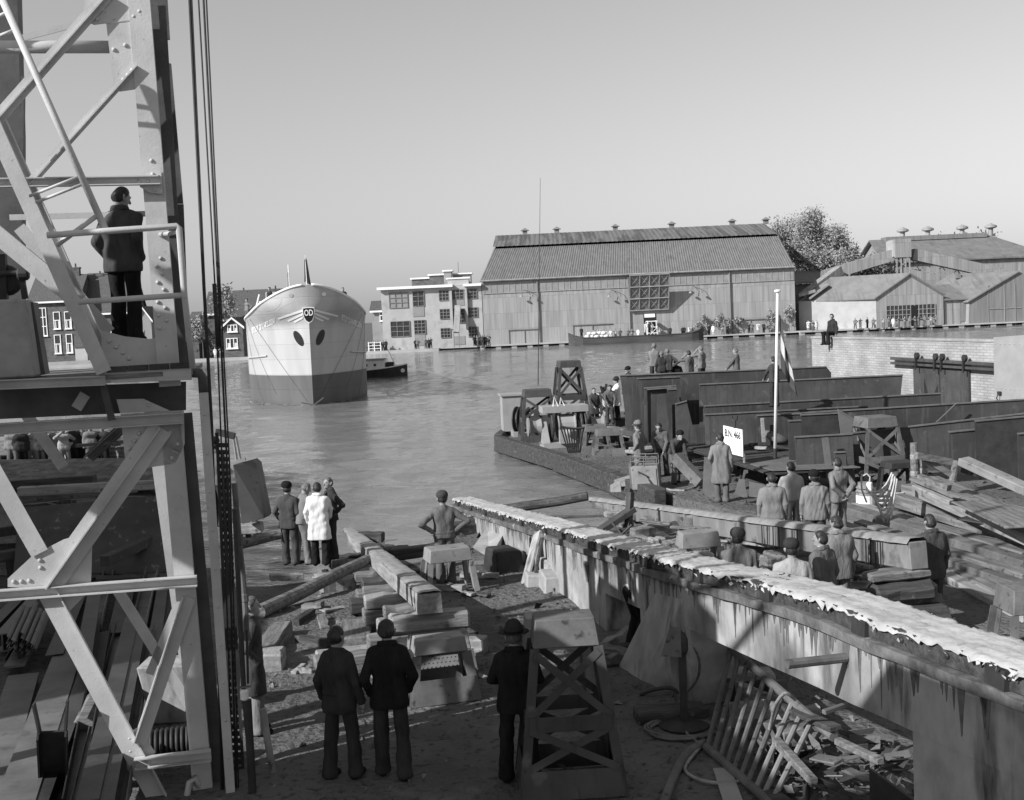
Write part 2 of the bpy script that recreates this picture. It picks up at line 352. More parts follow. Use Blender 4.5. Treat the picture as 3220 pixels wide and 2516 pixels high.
ship = thing('coaster_ship', 'newly launched coaster, white bow with winged shield, afloat in the harbour', 'ship', BOW)
SS = [0, .004, .015, .04, .08, .14, .22, .32, .45, .6, .8, 1.05, 1.35, 1.7, 2.1, 2.6, 3.2, 3.9, 4.7, 5.6, 6.5, 7.4, 8.4, 10, 14, 20, 28, LSH - 9, LSH - 6, LSH - 3, LSH - 1, LSH]
ZPAINT = 1.62
def hullpart(name, m, zf0, zf1, nz, side_list=(-1, 1)):
    v = []; f = []
    for sd in side_list:
        o = len(v); n = len(SS)
        for j in range(nz + 1):
            for s in SS:
                z0 = zf0(s); z1 = zf1(s); v.append(hull(s, z0 + (z1 - z0) * j / nz, sd))
        for j in range(nz):
            for i in range(n - 1):
                q = (o + j * n + i, o + j * n + i + 1, o + (j + 1) * n + i + 1, o + (j + 1) * n + i)
                f.append(q if sd > 0 else q[::-1])
    return obj(name, v, f, m, ship, smooth=True)
hullpart('hull', M['hullwhite'], lambda s: ZPAINT, gun, 26)
hullpart('boot_topping', M['hullred'], lambda s: -1.3, lambda s: ZPAINT, 10)
mb = MB()
for sd in (-1, 1):
    mb.tube([hull(s, gun(s) + .03, sd) for s in SS[2:]], .09, 6)
mb.build('bulwark_cap', M['white'], ship, smooth=True)
mb = MB(); n = len(SS); dv = [hull(s, gun(s) - 1.0, -1) for s in SS] + [hull(s, gun(s) - 1.0, 1) for s in SS]
mb.add(dv, [(i, i + 1, n + i + 1, n + i) for i in range(n - 1)]); mb.build('deck', M['timber'], ship)
def patch(name, m, side, pts, off, sub=6):          # polygon laid on the bow plating; pts are (half breadth, z)
    mb = MB(); out = []
    n = len(pts)
    for i in range(n):
        for k in range(sub):
            a = pts[i]; b = pts[(i + 1) % n]; t = k / sub
            out.append((a[0] + (b[0] - a[0]) * t, a[1] + (b[1] - a[1]) * t))
    c = (sum(p[0] for p in out) / len(out), sum(p[1] for p in out) / len(out))
    def pt(b, z): return hull(s_at(max(b, .001), z), z, side, off)
    v = [pt(*c)]
    for r in (.5, 1.0): v += [pt(c[0] + (b - c[0]) * r, c[1] + (z - c[1]) * r) for b, z in out]
    k = len(out); f = [(0, 1 + i, 1 + (i + 1) % k) for i in range(k)] + [(1 + i, 1 + k + i, 1 + k + (i + 1) % k, 1 + (i + 1) % k) for i in range(k)]
    if side < 0: f = [q[::-1] for q in f]
    return v, f
def z_of(py, px, Y=81.0): return W(px, py, Y).z
CXB = 984.0; PXM = 3700 / 80.6
# winged emblem: three bars each side, following the photograph
for sd in (-1, 1):
    v = []; f = []
    for (x0, x1, za, zb, zc, zd) in ((.38, 2.05, 6.10, 5.92, 5.58, 5.48), (.38, 1.4, 5.86, 5.69, 5.40, 5.30), (.38, 1.0, 5.62, 5.47, 5.30, 5.20)):
        o = len(v)
        for i in range(21):
            t_ = i / 20
            for j in range(3): u_ = j / 2; b_ = x0 + (x1 - .1 * u_ - x0) * t_; z_ = (za + (zb - za) * u_) * (1 - t_) + (zc + (zd - zc) * u_) * t_; v.append(hull(s_at(b_, z_), z_, sd, .04))
        f += [tuple((o + k_ for k_ in ((3 * i + j, 3 * i + j + 1, 3 * i + j + 4, 3 * i + j + 3) if sd < 0 else (3 * i + j, 3 * i + j + 3, 3 * i + j + 4, 3 * i + j + 1)))) for i in range(20) for j in range(2)]
    obj('wing_emblem', v, f, M['white'], ship)
SHN = -SA                                            # the shield is a flat plate standing on the stem
def shieldpoly(k, dz=0.0):
    p = [(-.40, 6.18), (-.2, 6.22), (0, 6.23), (.2, 6.22), (.40, 6.18), (.40, 5.75), (.33, 5.3), (.2, 5.0), (0, 4.83), (-.2, 5.0), (-.33, 5.3), (-.40, 5.75)]
    c = (0, 5.65)
    return [(c[0] + (x - c[0]) * k, 6.2 + (c[1] + (z - c[1]) * k - 6.2) * .78) for x, z in p]
SHP = BOW + SA * (s0(5.6) - .1); SHP.z = 0
mb = MB(); mb.prism([SHP + SR * x + UP * z for x, z in shieldpoly(1.0)], SA * .45); sh = mb.build('shield', M['white'], ship)
mb = MB(); mb.prism([SHP + SR * x + UP * z - SA * .015 for x, z in shieldpoly(.88)], SA * .03); mb.build('shield_field', M['black'], sh)
def textmesh(txt, size, width=1.0, bold=.0):
    cu = bpy.data.curves.new('lettering', 'FONT'); cu.body = txt; cu.size = size; cu.offset = bold; cu.resolution_u = 3
    o = bpy.data.objects.new('lettering', cu); C.objects.link(o); dg = bpy.context.evaluated_depsgraph_get()
    me = bpy.data.meshes.new_from_object(o.evaluated_get(dg)); v = [(q.co.x * width, q.co.y) for q in me.vertices]; f = [tuple(p.vertices) for p in me.polygons]
    bpy.data.objects.remove(o); bpy.data.meshes.remove(me); return v, f
v, f = textmesh('OD', .56, .68, .012); xm = (min(a[0] for a in v) + max(a[0] for a in v)) / 2
obj('shield_lettering', [SHP + SR * (x - xm) + UP * (5.66 + y) - SA * .05 for x, y in v], f, M['white'], ship)
NAME = 'ETLY DANIELSEN'
for sd in (-1, 1):
    v, f = textmesh(NAME, .52, 1.0, .022); x0 = min(a[0] for a in v); x1 = max(a[0] for a in v); vv = []
    for x, y in v:
        t = (x - x0) / (x1 - x0)
        if sd < 0: b = 3.85 - t * (3.85 - 2.25); z = 4.62 + t * .62 + y
        else: b = 2.3 + t * 1.6; z = 5.28 - t * .66 + y
        vv.append(hull(s_at(b, z), z, sd, .03))
    obj('name_lettering', vv, f, M['white'], ship)
# hawse pipes, mooring ports, rubbing strips, ropes along the hull
for sd in (-1, 1):
    pts = [(.72 + .26 * math.cos(a) + .2 * math.sin(a), 4.15 + .53 * math.sin(a)) for a in [i * math.pi / 8 for i in range(16)]]
    v, f = patch('', None, sd, pts, .03, 1); h = obj('hawse_pipe', v, f, M['black'], ship)
    pts = [(1.08 + .15 * math.cos(a), 7.05 + .13 * math.sin(a)) for a in [i * math.pi / 6 for i in range(12)]]
    v, f = patch('', None, sd, pts, .03, 1); obj('mooring_port', v, f, M['white'] if sd > 0 else M['grey'], ship)
    mb = MB(); mb.tube([hull(s_at(b, 3.0), 3.0 - max(0, b - 2.9) * .12, sd, .05) for b in (2.9, 3.2, 3.5, 3.8, 4.1, 4.25)], .06, 6); mb.build('rubbing_strip', M['hullwhite'], ship)
    mb = MB()
    for b0, b1, b2, zend in ((3.95, 2.2, .35, -.2), (4.15, 3.6, 2.4, .3), (4.25, 4.1, 3.4, -.2)):
        P = []
        for t in np.linspace(0, 1, 14):
            z = gun(4.5) - .35 + (zend - gun(4.5) + .35) * t; b = (1 - t) ** 2 * b0 + 2 * t * (1 - t) * b1 + t * t * b2
            P.append(hull(s_at(min(b, 4.3), z), z, sd, .05))
        mb.tube(P, .011, 4)
    mb.build('mooring_lines', M['steel'], ship)
mb = MB(); zt = gun(0)
mb.tube([BOW + SA * (.3 + s0(zt)) + UP * (zt - WZ - .1), BOW + SA * (.4 + s0(zt)) + UP * (zt - WZ + 2.0)], .035, 6, r1=.02); mb.build('jackstaff', M['white'], ship)
def flagmesh(top, h, w, side, wave=.12, folds=5, seed=0):    # a limp hanging flag
    r = np.random.default_rng(seed); v = []; f = []; nu, nv = 14, 16
    for j in range(nv + 1):
        for i in range(nu + 1):
            u = i / nu; t = j / nv
            x = w * (u * (.35 + .65 * t)); y = wave * math.sin(u * folds * 2.2 + t * 1.3 + seed) * u
            z = -h * t - u * .12 * h * (1 - t) - .1 * h * u * t
            v.append(V(top) + side * x + side.cross(UP) * y + UP * z)
    f = [(j * (nu + 1) + i, j * (nu + 1) + i + 1, (j + 1) * (nu + 1) + i + 1, (j + 1) * (nu + 1) + i) for j in range(nv) for i in range(nu)]
    return v, f
top = BOW + SA * (.4 + s0(zt)) + UP * (zt - WZ + 1.9)
v, f = flagmesh(top, 1.75, .28, SR, .06, 4, 1); obj('jack_flag', v, f, M['dark'], ship)
v, f = flagmesh(top, 1.6, .18, -SR, .06, 4, 2); obj('jack_flag', v, f, M['light'], ship)
mb = MB(); b = BOW + SA * 16 - SR * .9
mb.tube([b + UP * 6.5, b + UP * 10.4], .05, 6); mb.build('rear_staff', M['white'], ship)
v, f = flagmesh(b + UP * 10.0, 2.2, .3, -SR, .06, 4, 3); obj('rear_flag', v, f, M['pale'], ship)
mb = MB()
for k in range(9):
    q = b + SR * (-1.9 + k * .55); mb.tube([q + UP * 6.2, q + UP * 8.2], .03, 5)
for z in (8.2, 7.75): mb.tube([b + SR * -1.9 + UP * z, b + SR * 2.5 + UP * z], .03, 5)
mb.build('bridge_rail', M['white'], ship)
mb = MB(); mb.box(b + UP * 6.9 + SA * 1.5, (5, 3, 1.3), ax=(SR, SA, UP)); mb.build('wheelhouse', M['white'], ship)
q = hull(5.5, gun(5.5), -1); mb = MB(); mb.tube([q - UP * .5 - SR * -.3, q + UP * 1.5 + SR * .9 + SA * .3], .06, 6); mb.build('davit', M['white'], ship)
# anchor tackle at the forefoot
mb = MB(); p = BOW - SA * .12
mb.bar(p + UP * .25 - SR * .8, p + UP * .02 + SR * .1, .12, .08); mb.bar(p + UP * .5 + SR * .7, p + UP * .02, .10, .08); mb.build('towing_plate', M['hullred'], ship)
# white foam line round the waterline is part of the wake
wk = mat('wake_foam', .5, .75, freq=4, rough=.6)
mb = MB()
for sd in (-1, 1):
    for i in range(26):
        s = .2 + i * .3; p = hull(s, WZ + .0, sd, .12); p.z = WZ + .012
        if rng.random() < .45: continue
        a = hull(s + .3, WZ, sd, .10 + .12 * rng.random()); a.z = WZ + .012
        b1 = hull(s + .3, WZ, sd, .02); b1.z = WZ + .012; b0 = hull(s, WZ, sd, .02); b0.z = WZ + .012
        mb.quad(b0, p, a, b1)
kind(mb.build('bow_foam', wk), 'stuff')
# ------------------------------------------------------------------ small boats
def launch(px, py, Y, L, label):
    o = W(px, py, Y); o.z = WZ; t = thing('cabin_launch', label, 'boat', o)
    mb = MB(); st = []
    for i in range(11):
        u = i / 10; x = (u - .5) * L; b = 1.15 * (1 - max(0, (u - .55) / .45) ** 2.2) * (.85 if i == 0 else 1); zt = .75 + .45 * u ** 2
        st.append([(x, -b, zt), (x, -b * .85, -.3), (x, b * .85, -.3), (x, b, zt)])
    vs = [o + Vector(p) for r in st for p in r]; fs = [(i * 4 + k, i * 4 + k + 1, i * 4 + k + 5, i * 4 + k + 4) for i in range(10) for k in range(3)] + [(0, 1, 2, 3)]
    mb.add(vs, fs); mb.build('hull', M['iron'], t)
    mb = MB(); mb.add([o + Vector((p[0], p[1], p[2] - .05)) for r in st for p in (r[0], r[3])], [(2 * i, 2 * i + 1, 2 * i + 3, 2 * i + 2) for i in range(10)]); mb.build('deck', M['grey'], t)
    mb = MB()
    for sg in (0, 3): mb.tube([o + Vector(r[sg]) for r in st], .06, 5)
    mb.build('gunwale', M['white'], t)
    mb = MB(); mb.hexa([o + Vector(p) for p in ((-L * .46, -.9, .6), (L * .12, -.9, .6), (L * .12, .9, .6), (-L * .46, .9, .6))], [o + Vector(p) for p in ((-L * .46, -.8, 1.75), (L * .12, -.8, 1.75), (L * .12, .8, 1.75), (-L * .46, .8, 1.75))]); c = mb.build('cabin', M['white'], t)
    mb = MB(); mb.box(o + Vector((-L * .17, 0, 1.8)), (L * .6, 1.9, .08)); mb.build('cabin_roof', M['grey'], t)
    for x in (-.34, -.2, -.05): 
        mb = MB(); mb.lathe(o + Vector((x * L, -.86, 1.25)), [(.13, 0), (.13, .04)], 10, (0, -1, 0)); mb.build('porthole', M['glass'], t)
    mb = MB(); mb.box(o + Vector((L * .2, 0, 1.2)), (L * .12, 1.3, .5)); mb.build('engine_hatch', M['iron'], t)
    mb = MB(); mb.tube([o + Vector((L * .3, 0, 1.0)), o + Vector((L * .18, 0, 2.6))], .04, 6); mb.build('mast', M['white'], t)
    mb = MB(); mb.lathe(o + Vector((L * .43, -.75, .6)), [(.2, 0), (.2, .14)], 10, (0, -1, 0)); mb.build('fender', M['white'], t)
launch(1192, 1165, 116, 5.6, 'small white cabin launch with dark hull moored behind the ship')
def barge():
    a = W(1788, 1078, 196); b = W(2212, 1062, 196); L = (b - a).length; o = (a + b) / 2; o.z = WZ
    t = thing('cargo_barge', 'long dark open barge lying before the corrugated warehouse', 'barge', o); mb = MB(); st = []
    for i in range(21):
        u = i / 20; x = (u - .5) * L; e = min(1, min(u, 1 - u) / .07); bb = 2.3 * (e ** .5 if e < 1 else 1) + .15; zt = 1.15 + .9 * max(0, 1 - min(u, 1 - u) / .16) ** 2
        st.append([(x, -bb, zt), (x, -bb, -.4), (x, bb, -.4), (x, bb, zt)])
    vs = [o + Vector(p) for r in st for p in r]; mb.add(vs, [(i * 4 + k, i * 4 + k + 1, i * 4 + k + 5, i * 4 + k + 4) for i in range(20) for k in range(3)] + [(0, 1, 2, 3), (83, 82, 81, 80)]); mb.build('hull', mat('barge_tar', .045, .09, freq=.6, rough=.6, scale=(.4, 1, 3)), t)
    mb = MB(); mb.add([o + Vector((p[0], p[1], p[2] - .25)) for r in st for p in (r[0], r[3])], [(2 * i, 2 * i + 1, 2 * i + 3, 2 * i + 2) for i in range(20)]); mb.build('hold_deck', M['timber'], t)
    mb = MB(); mb.tube([o + Vector(r[0]) for r in st], .09, 5); mb.build('gunwale', M['timber_dark'], t)
    for k in range(9):
        s = thing('sack', 'pale bulging sack in the heap on the open barge', 'sack', o + Vector((-L * .36 + (k % 5) * .8 + (k // 5) * .4, .1 + (k % 2) * .3, 1.0 + (k // 5) * .5)), 'pale sacks heaped on the barge')
        mb = MB(); mb.lathe(s.location, [(.05, 0), (.42, .12), (.5, .3), (.4, .52), (.1, .62)], 8); mb.build('cloth_sack', M['whitecloth'], s, smooth=True)
barge()
# ------------------------------------------------------------------ buildings across the water
YF = 203.0
def fx(px, py=1050, Y=YF): return W(px, py, Y).x
def fz(py, px=1610, Y=YF): return W(px, py, Y).z
def rect(px0, py0, px1, py1, Y=YF): 
    a = W(px0, py0, Y); b = W(px1, py1, Y); return a.x, b.x, b.z, a.z      # x0 x1 z0 z1
def win(parent, r, cols, rows, Y=YF, frame='white', pane='glass', fw=.09, sill=True, curtains=False):
    x0, x1, z0, z1 = r
    mb = MB(); mb.box(((x0 + x1) / 2, Y - .02, (z0 + z1) / 2), (x1 - x0, .06, z1 - z0)); g = mb.build('window', M[pane], parent)
    mb = MB(); e = .05
    for k in range(cols + 1):
        x = x0 + (x1 - x0) * k / cols; mb.box((x, Y - .10, (z0 + z1) / 2), (fw, .10, z1 - z0))
    for k in range(rows + 1):
        z = z0 + (z1 - z0) * k / rows; mb.box(((x0 + x1) / 2, Y - .104, z), (x1 - x0 + fw, .098, fw))
    mb.build('window_frame', M[frame], g)
    if curtains:
        mb = MB()
        for k in (0, 1): mb.box((x0 + (x1 - x0) * (.2 + .6 * k), Y - .06, z0 + (z1 - z0) * .28), ((x1 - x0) * .26, .02, (z1 - z0) * .5))
        mb.build('curtain', M['curtain'], g)
    if sill:
        mb = MB(); mb.box(((x0 + x1) / 2, Y - .15, z0 - .12), (x1 - x0 + .3, .3, .14)); mb.build('window_sill', M['white'], g)
# --- great corrugated warehouse
xL, xR = fx(1524, 1085), fx(2503, 1043); ze = (fz(885, 1503) + fz(839, 2500)) / 2
b1 = [W(1557, 787, 214), W(2500, 736, 214)]; rg = [W(1565, 749, 226), W(2500, 701, 226)]
zb = (b1[0].z + b1[1].z) / 2; zr = (rg[0].z + rg[1].z) / 2
wh = thing('warehouse', 'huge corrugated iron warehouse with a long stepped roof and ridge vents on the far quay', 'warehouse', ((xL + xR) / 2, YF, 0))
sl = (rg[0].x - xL)
mb = MB(); mb.prism([(xL, YF, -.3), (xR, YF, -.3), (xR, YF, ze), (xL, YF, ze)], (0, .2, 0)); mb.build('wall', M['corr'], wh)
yb = 249
mb = MB()
mb.add([(xL, YF + .2, -.3), (b1[0].x, 214, zb), (rg[0].x, 226, zr), (rg[0].x + 2, 238, zb), (rg[0].x + 3, yb, ze), (rg[0].x + 3, yb, -.3), (xL, YF + .2, ze)], [(0, 6, 1, 2, 3, 4, 5)])
mb.add([(xR, YF + .2, -.3), (xR, YF + .2, ze), (xR, 214, zb), (xR, 226, zr), (xR, 238, zb), (xR, yb, ze), (xR, yb, -.3)], [(6, 5, 4, 3, 2, 1, 0)])
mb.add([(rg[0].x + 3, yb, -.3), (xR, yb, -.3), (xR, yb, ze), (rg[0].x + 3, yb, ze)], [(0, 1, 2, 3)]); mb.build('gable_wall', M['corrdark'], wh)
rm = mat('corrugated_roof', .15, .20, scale=(1.6, .25, 1), freq=1.0, rough=.6, streak=((2.5, .12, 1), 1.4, .11, .55, .75))
rm2 = mat('ridge_sheets', .10, .17, scale=(.5, .05, .05), freq=1.2, rough=.6, ramp=(.45, .52))
def corrugated(P00, P10, P11, P01, n, amp, m, name, parent, off=UP):     # sheet with real ridges running up the slope
    v = []; f = []
    for i in range(n + 1):
        t = i / n; a = P00 + (P10 - P00) * t; b = P01 + (P11 - P01) * t; q = off * (amp if i % 2 else 0); v += [a + q, b + q]
    f = [(2 * i, 2 * i + 2, 2 * i + 3, 2 * i + 1) for i in range(n)]
    return obj(name, v, f, m, parent)
e0, e1 = V((xL - .3, YF - .5, ze)), V((xR, YF - .5, ze))
corrugated(e0, e1, V((xR, 214, zb)), V((b1[0].x - .2, 214, zb)), 260, .09, rm, 'roof', wh)
corrugated(V((b1[0].x - .4, 213.6, zb + .35)), V((xR, 213.6, zb + .35)), V((xR, 226, zr + .3)), V((rg[0].x - .4, 226, zr + .3)), 120, .06, rm2, 'ridge_roof', wh)
corrugated(V((rg[0].x + 3, yb, ze)), V((xR, yb, ze)), V((xR, 226, zr + .28)), V((rg[0].x, 226, zr + .28)), 60, .06, rm, 'rear_roof', wh)
mb = MB(); mb.tube([(xL - .3, YF - .6, ze - .02), (xR, YF - .6, ze - .02)], .17, 6); mb.build('gutter', M['corrmid'], wh)
# dusty glazing band under the eaves
zg = ze - 2.2
mb = MB(); mb.box(((xL + xR) / 2, YF - .04, (ze + zg) / 2 - .1), (xR - xL - .3, .08, ze - zg - .3)); gl = mb.build('clerestory', M['glazing'], wh)
mb = MB(); x = xL + .4
while x < xR: mb.box((x, YF - .11, (ze + zg) / 2 - .1), (.10, .06, ze - zg - .3)); x += 1.05
mb.box(((xL + xR) / 2, YF - .11, zg), (xR - xL - .3, .058, .12)); mb.build('glazing_bar', M['corr'], gl)
for px, py in ((1694, 1000), (1980, 1000), (2296, 960)):
    x = fx(px, py); mb = MB(); mb.tube([(x, YF - .25, ze - .1), (x, YF - .25, 0)], .13, 6); mb.build('downpipe', M['corrdark'], wh)
for px, py in ((1651, 740), (1751, 735), (1935, 724), (2112, 713), (2302, 701), (2408, 695)):
    x = fx(px, py, 226); mb = MB(); mb.box((x, 226, zr + .6), (.9, .9, .8)); mb.hexa([(x - .8, 225.2, zr + 1.0), (x + .8, 225.2, zr + 1.0), (x + .8, 226.8, zr + 1.0), (x - .8, 226.8, zr + 1.0)], [(x - .1, 225.9, zr + 1.5), (x + .1, 225.9, zr + 1.5), (x + .1, 226.1, zr + 1.5), (x - .1, 226.1, zr + 1.5)]); mb.build('roof_vent', M['corrdark'], wh)
# lattice hatch, propped open
x0, x1, z0, z1 = rect(1975, 868, 2101, 972)
t = thing('loading_hatch', 'square lattice framed dark hatch panel hanging open on the corrugated warehouse wall', 'hatch', ((x0 + x1) / 2, YF - .8, z0))
def hp(x, z): return V((x, YF - .35 - (z - z0) / (z1 - z0) * 2.6, z))
mb = MB(); mb.prism([hp(x0, z0), hp(x1, z0), hp(x1, z1), hp(x0, z1)], (0, .08, 0)); mb.build('panel', M['corrdark'], t)
mb = MB(); o = Vector((0, -.15, 0))
for k in range(5):
    x = x0 + (x1 - x0) * k / 4; mb.bar(hp(x, z0) + o, hp(x, z1) + o, .16, .2, (1, 0, 0))
for k in range(4):
    z = z0 + (z1 - z0) * k / 3; mb.bar(hp(x0, z) + o * 1.2, hp(x1, z) + o * 1.2, .16, .2, (0, 0, 1))
for i in range(4):
    for j in range(3):
        a, b = x0 + (x1 - x0) * i / 4, x0 + (x1 - x0) * (i + 1) / 4; c, d = z0 + (z1 - z0) * j / 3, z0 + (z1 - z0) * (j + 1) / 3
        mb.bar(hp(a, c) + o * .8, hp(b, d) + o * .8, .07, .07, (1, 0, 0)); mb.bar(hp(b, c) + o * .9, hp(a, d) + o * .9, .07, .07, (1, 0, 0))
mb.build('lattice', M['corr'], t)
# doorway with white lintel and a white loading ladder
x0, x1, z0, z1 = rect(2023, 988, 2064, 1050)
mb = MB(); mb.box(((x0 + x1) / 2, YF - .03, (z1) / 2), (x1 - x0, .12, z1)); d = mb.build('doorway', M['black'], wh)
mb = MB(); mb.box(((x0 + x1) / 2, YF - .1, z1 - .3), (x1 - x0 - .3, .14, .6)); mb.build('lintel', M['white'], d)
t = thing('loading_scaffold', 'white painted loading scaffold standing in the warehouse doorway', 'scaffold', ((x0 + x1) / 2 + .2, YF - 1.0, 0)); mb = MB()
for x in (-.9, .9):
    for y in (-.5, .5): mb.bar(t.location + Vector((x, y, 0)), t.location + Vector((x * .8, y, 3.0)), .12, .12)
for z in (.9, 1.9, 2.9): mb.box(t.location + Vector((0, 0, z)), (1.9, 1.1, .14))
mb.bar(t.location + Vector((-.9, -.55, .1)), t.location + Vector((.9, -.55, 1.9)), .12, .08); mb.bar(t.location + Vector((.9, -.56, .1)), t.location + Vector((-.9, -.56, 1.9)), .12, .08)
mb.build('white_frame', M['white'], t)
# wall lamps
for i, (px, py) in enumerate(((1655, 925), (1930, 925), (2185, 913))):
    x = fx(px, py); z = fz(py, px); t = thing('wall_lamp', ['pair of enamel wall lamps, leftmost on the warehouse wall', 'pair of enamel wall lamps just left of the lattice hatch', 'pair of enamel wall lamps right of the lattice hatch'][i], 'lamp', (x, YF, z), 'lamps on the warehouse wall')
    mb = MB()
    for s in (-1, 1): mb.tube([(x, YF, z + .6), (x + s * .5, YF - .9, z + .7), (x + s * .9, YF - 1.0, z)], .05, 5)
    mb.build('bracket', M['corrdark'], t)
    for s in (-1, 1):
        mb = MB(); mb.lathe((x + s * .9, YF - 1.0, z - .45), [(.32, 0), (.24, .14), (.1, .3)], 10); mb.build('lamp_shade', M['corr'] if s < 0 else M['corrdark'], t)
# horizontal rails of the sliding doors
for a, b, py in ((1598, 1700, 1038), (1800, 1925, 1023), (2300, 2420, 1007)):
    mb = MB(); z = fz(py, a); xa, xb = fx(a, py), fx(b, py); mb.box(((xa + xb) / 2, YF - .15, z), (xb - xa, .14, .16)); mb.box((xa + .1, YF - .1, z / 2), (.1, .08, z)); mb.box(((xa + xb) / 2, YF - .1, z / 2), (.1, .08, z)); mb.build('door_rail', M['corrdark'], wh)
# --- concrete factory left of the warehouse
fb = thing('factory_building', 'pale flat roofed factory with big gridded windows left of the warehouse', 'building', (fx(1350), YF, 0))
xa, xb, xc = fx(1207, 1095), fx(1372, 1090), fx(1523, 1085) - .05; zt = fz(909, 1290)
mb = MB(); mb.box(((xa + xc) / 2, YF + 8, zt / 2), (xc - xa, 16, zt + .4)); mb.build('wall', M['plaster'], fb)
mb = MB(); xm = fx(1420, 905); mb.box(((xa + xm) / 2 - .2, YF + 7.6, zt + .25), (xm - xa + .8, 17, .45)); x2 = fx(1458, 905); mb.box(((x2 + xc) / 2, YF + 7.6, zt + .22), (xc - x2, 17, .42)); mb.build('cornice', M['white'], fb)
for r, c, rw in (((1223, 922, 1283, 967), 3, 3), ((1228, 1012, 1290, 1057), 3, 3), ((1380, 914, 1412, 944), 3, 3), ((1421, 912, 1458, 940), 3, 3), ((1467, 909, 1500, 938), 3, 3), ((1383, 973, 1416, 1002), 3, 3), ((1470, 968, 1502, 997), 3, 3), ((1386, 1033, 1417, 1061), 3, 3), ((1473, 1028, 1502, 1058), 3, 3), ((1425, 972, 1462, 1015), 3, 4), ((1297, 917, 1334, 962), 2, 3), ((1302, 1008, 1339, 1050), 3, 4)):
    rr = rect(*r); win(fb, rr, c, rw, YF - .001, 'corrdark', 'glass' if r[0] != 1223 else 'glazing', .1, False)
for r in ((1298, 963, 1335, 995), (1303, 1050, 1339, 1086), (1424, 941, 1460, 960), (1428, 1058, 1463, 1083)):
    x0, x1, z0, z1 = rect(*r); mb = MB(); mb.box(((x0 + x1) / 2, YF - .03, (z0 + z1) / 2), (x1 - x0, .1, z1 - z0)); mb.build('door_panel', M['plaster2'], fb)
for r, y, m in (((1341, 863, 1395, 906), 7, 'brickdark'), ((1281, 874, 1341, 910), 9, 'brickdark'), ((1390, 851, 1417, 906), 5, 'plaster2'), ((1417, 859, 1478, 905), 8, 'plaster2'), ((1406, 878, 1474, 907), .3, 'plaster')):
    x0, x1, z0, z1 = rect(*r); mb = MB(); mb.box(((x0 + x1) / 2, YF + y + 2.0, (zt + .5 + z1) / 2), (x1 - x0, 4.2 if y > 1 else 3, z1 - zt)); p = mb.build('roof_block', M[m], fb)
    mb = MB(); mb.box(((x0 + x1) / 2, YF + y + 2.0, z1 + .12), (x1 - x0 + .5, 4.8 if y > 1 else 3.4, .24)); mb.build('coping', M['white'], p)
x, z = fx(1434, 840), fz(817, 1434); mb = MB(); mb.tube([(x, YF + 9, zt + 2), (x, YF + 9, z)], .06, 5); mb.build('roof_mast', M['corrdark'], fb)
for px in (1420, 1468):
    x = fx(px, 990); mb = MB(); mb.box((x, YF - .3, (fz(1035, px) + fz(915, px)) / 2), (.45, .6, fz(915, px) - fz(1035, px))); mb.build('pilaster', M['plaster'], fb)
t = thing('conveyor_chute', 'steep pale chute slanting down the front of the factory', 'chute', (fx(1440), YF - 2, 0))
a = V((fx(1440, 965), YF - .8, fz(962, 1440))); b = V((fx(1437, 1040), YF - 3, fz(1045, 1437))); mb = MB(); mb.bar(a, b, 1.0, .5, (1, 0, 0)); mb.build('trough', M['corr'], t)
mb = MB(); mb.bar(b + Vector((-.45, 0, -.2)), V((b.x - .45, YF - 3, 0)), .14, .14); mb.bar(b + Vector((.45, 0, -.2)), V((b.x + .45, YF - 3, 0)), .14, .14); mb.build('support', M['corrdark'], t)
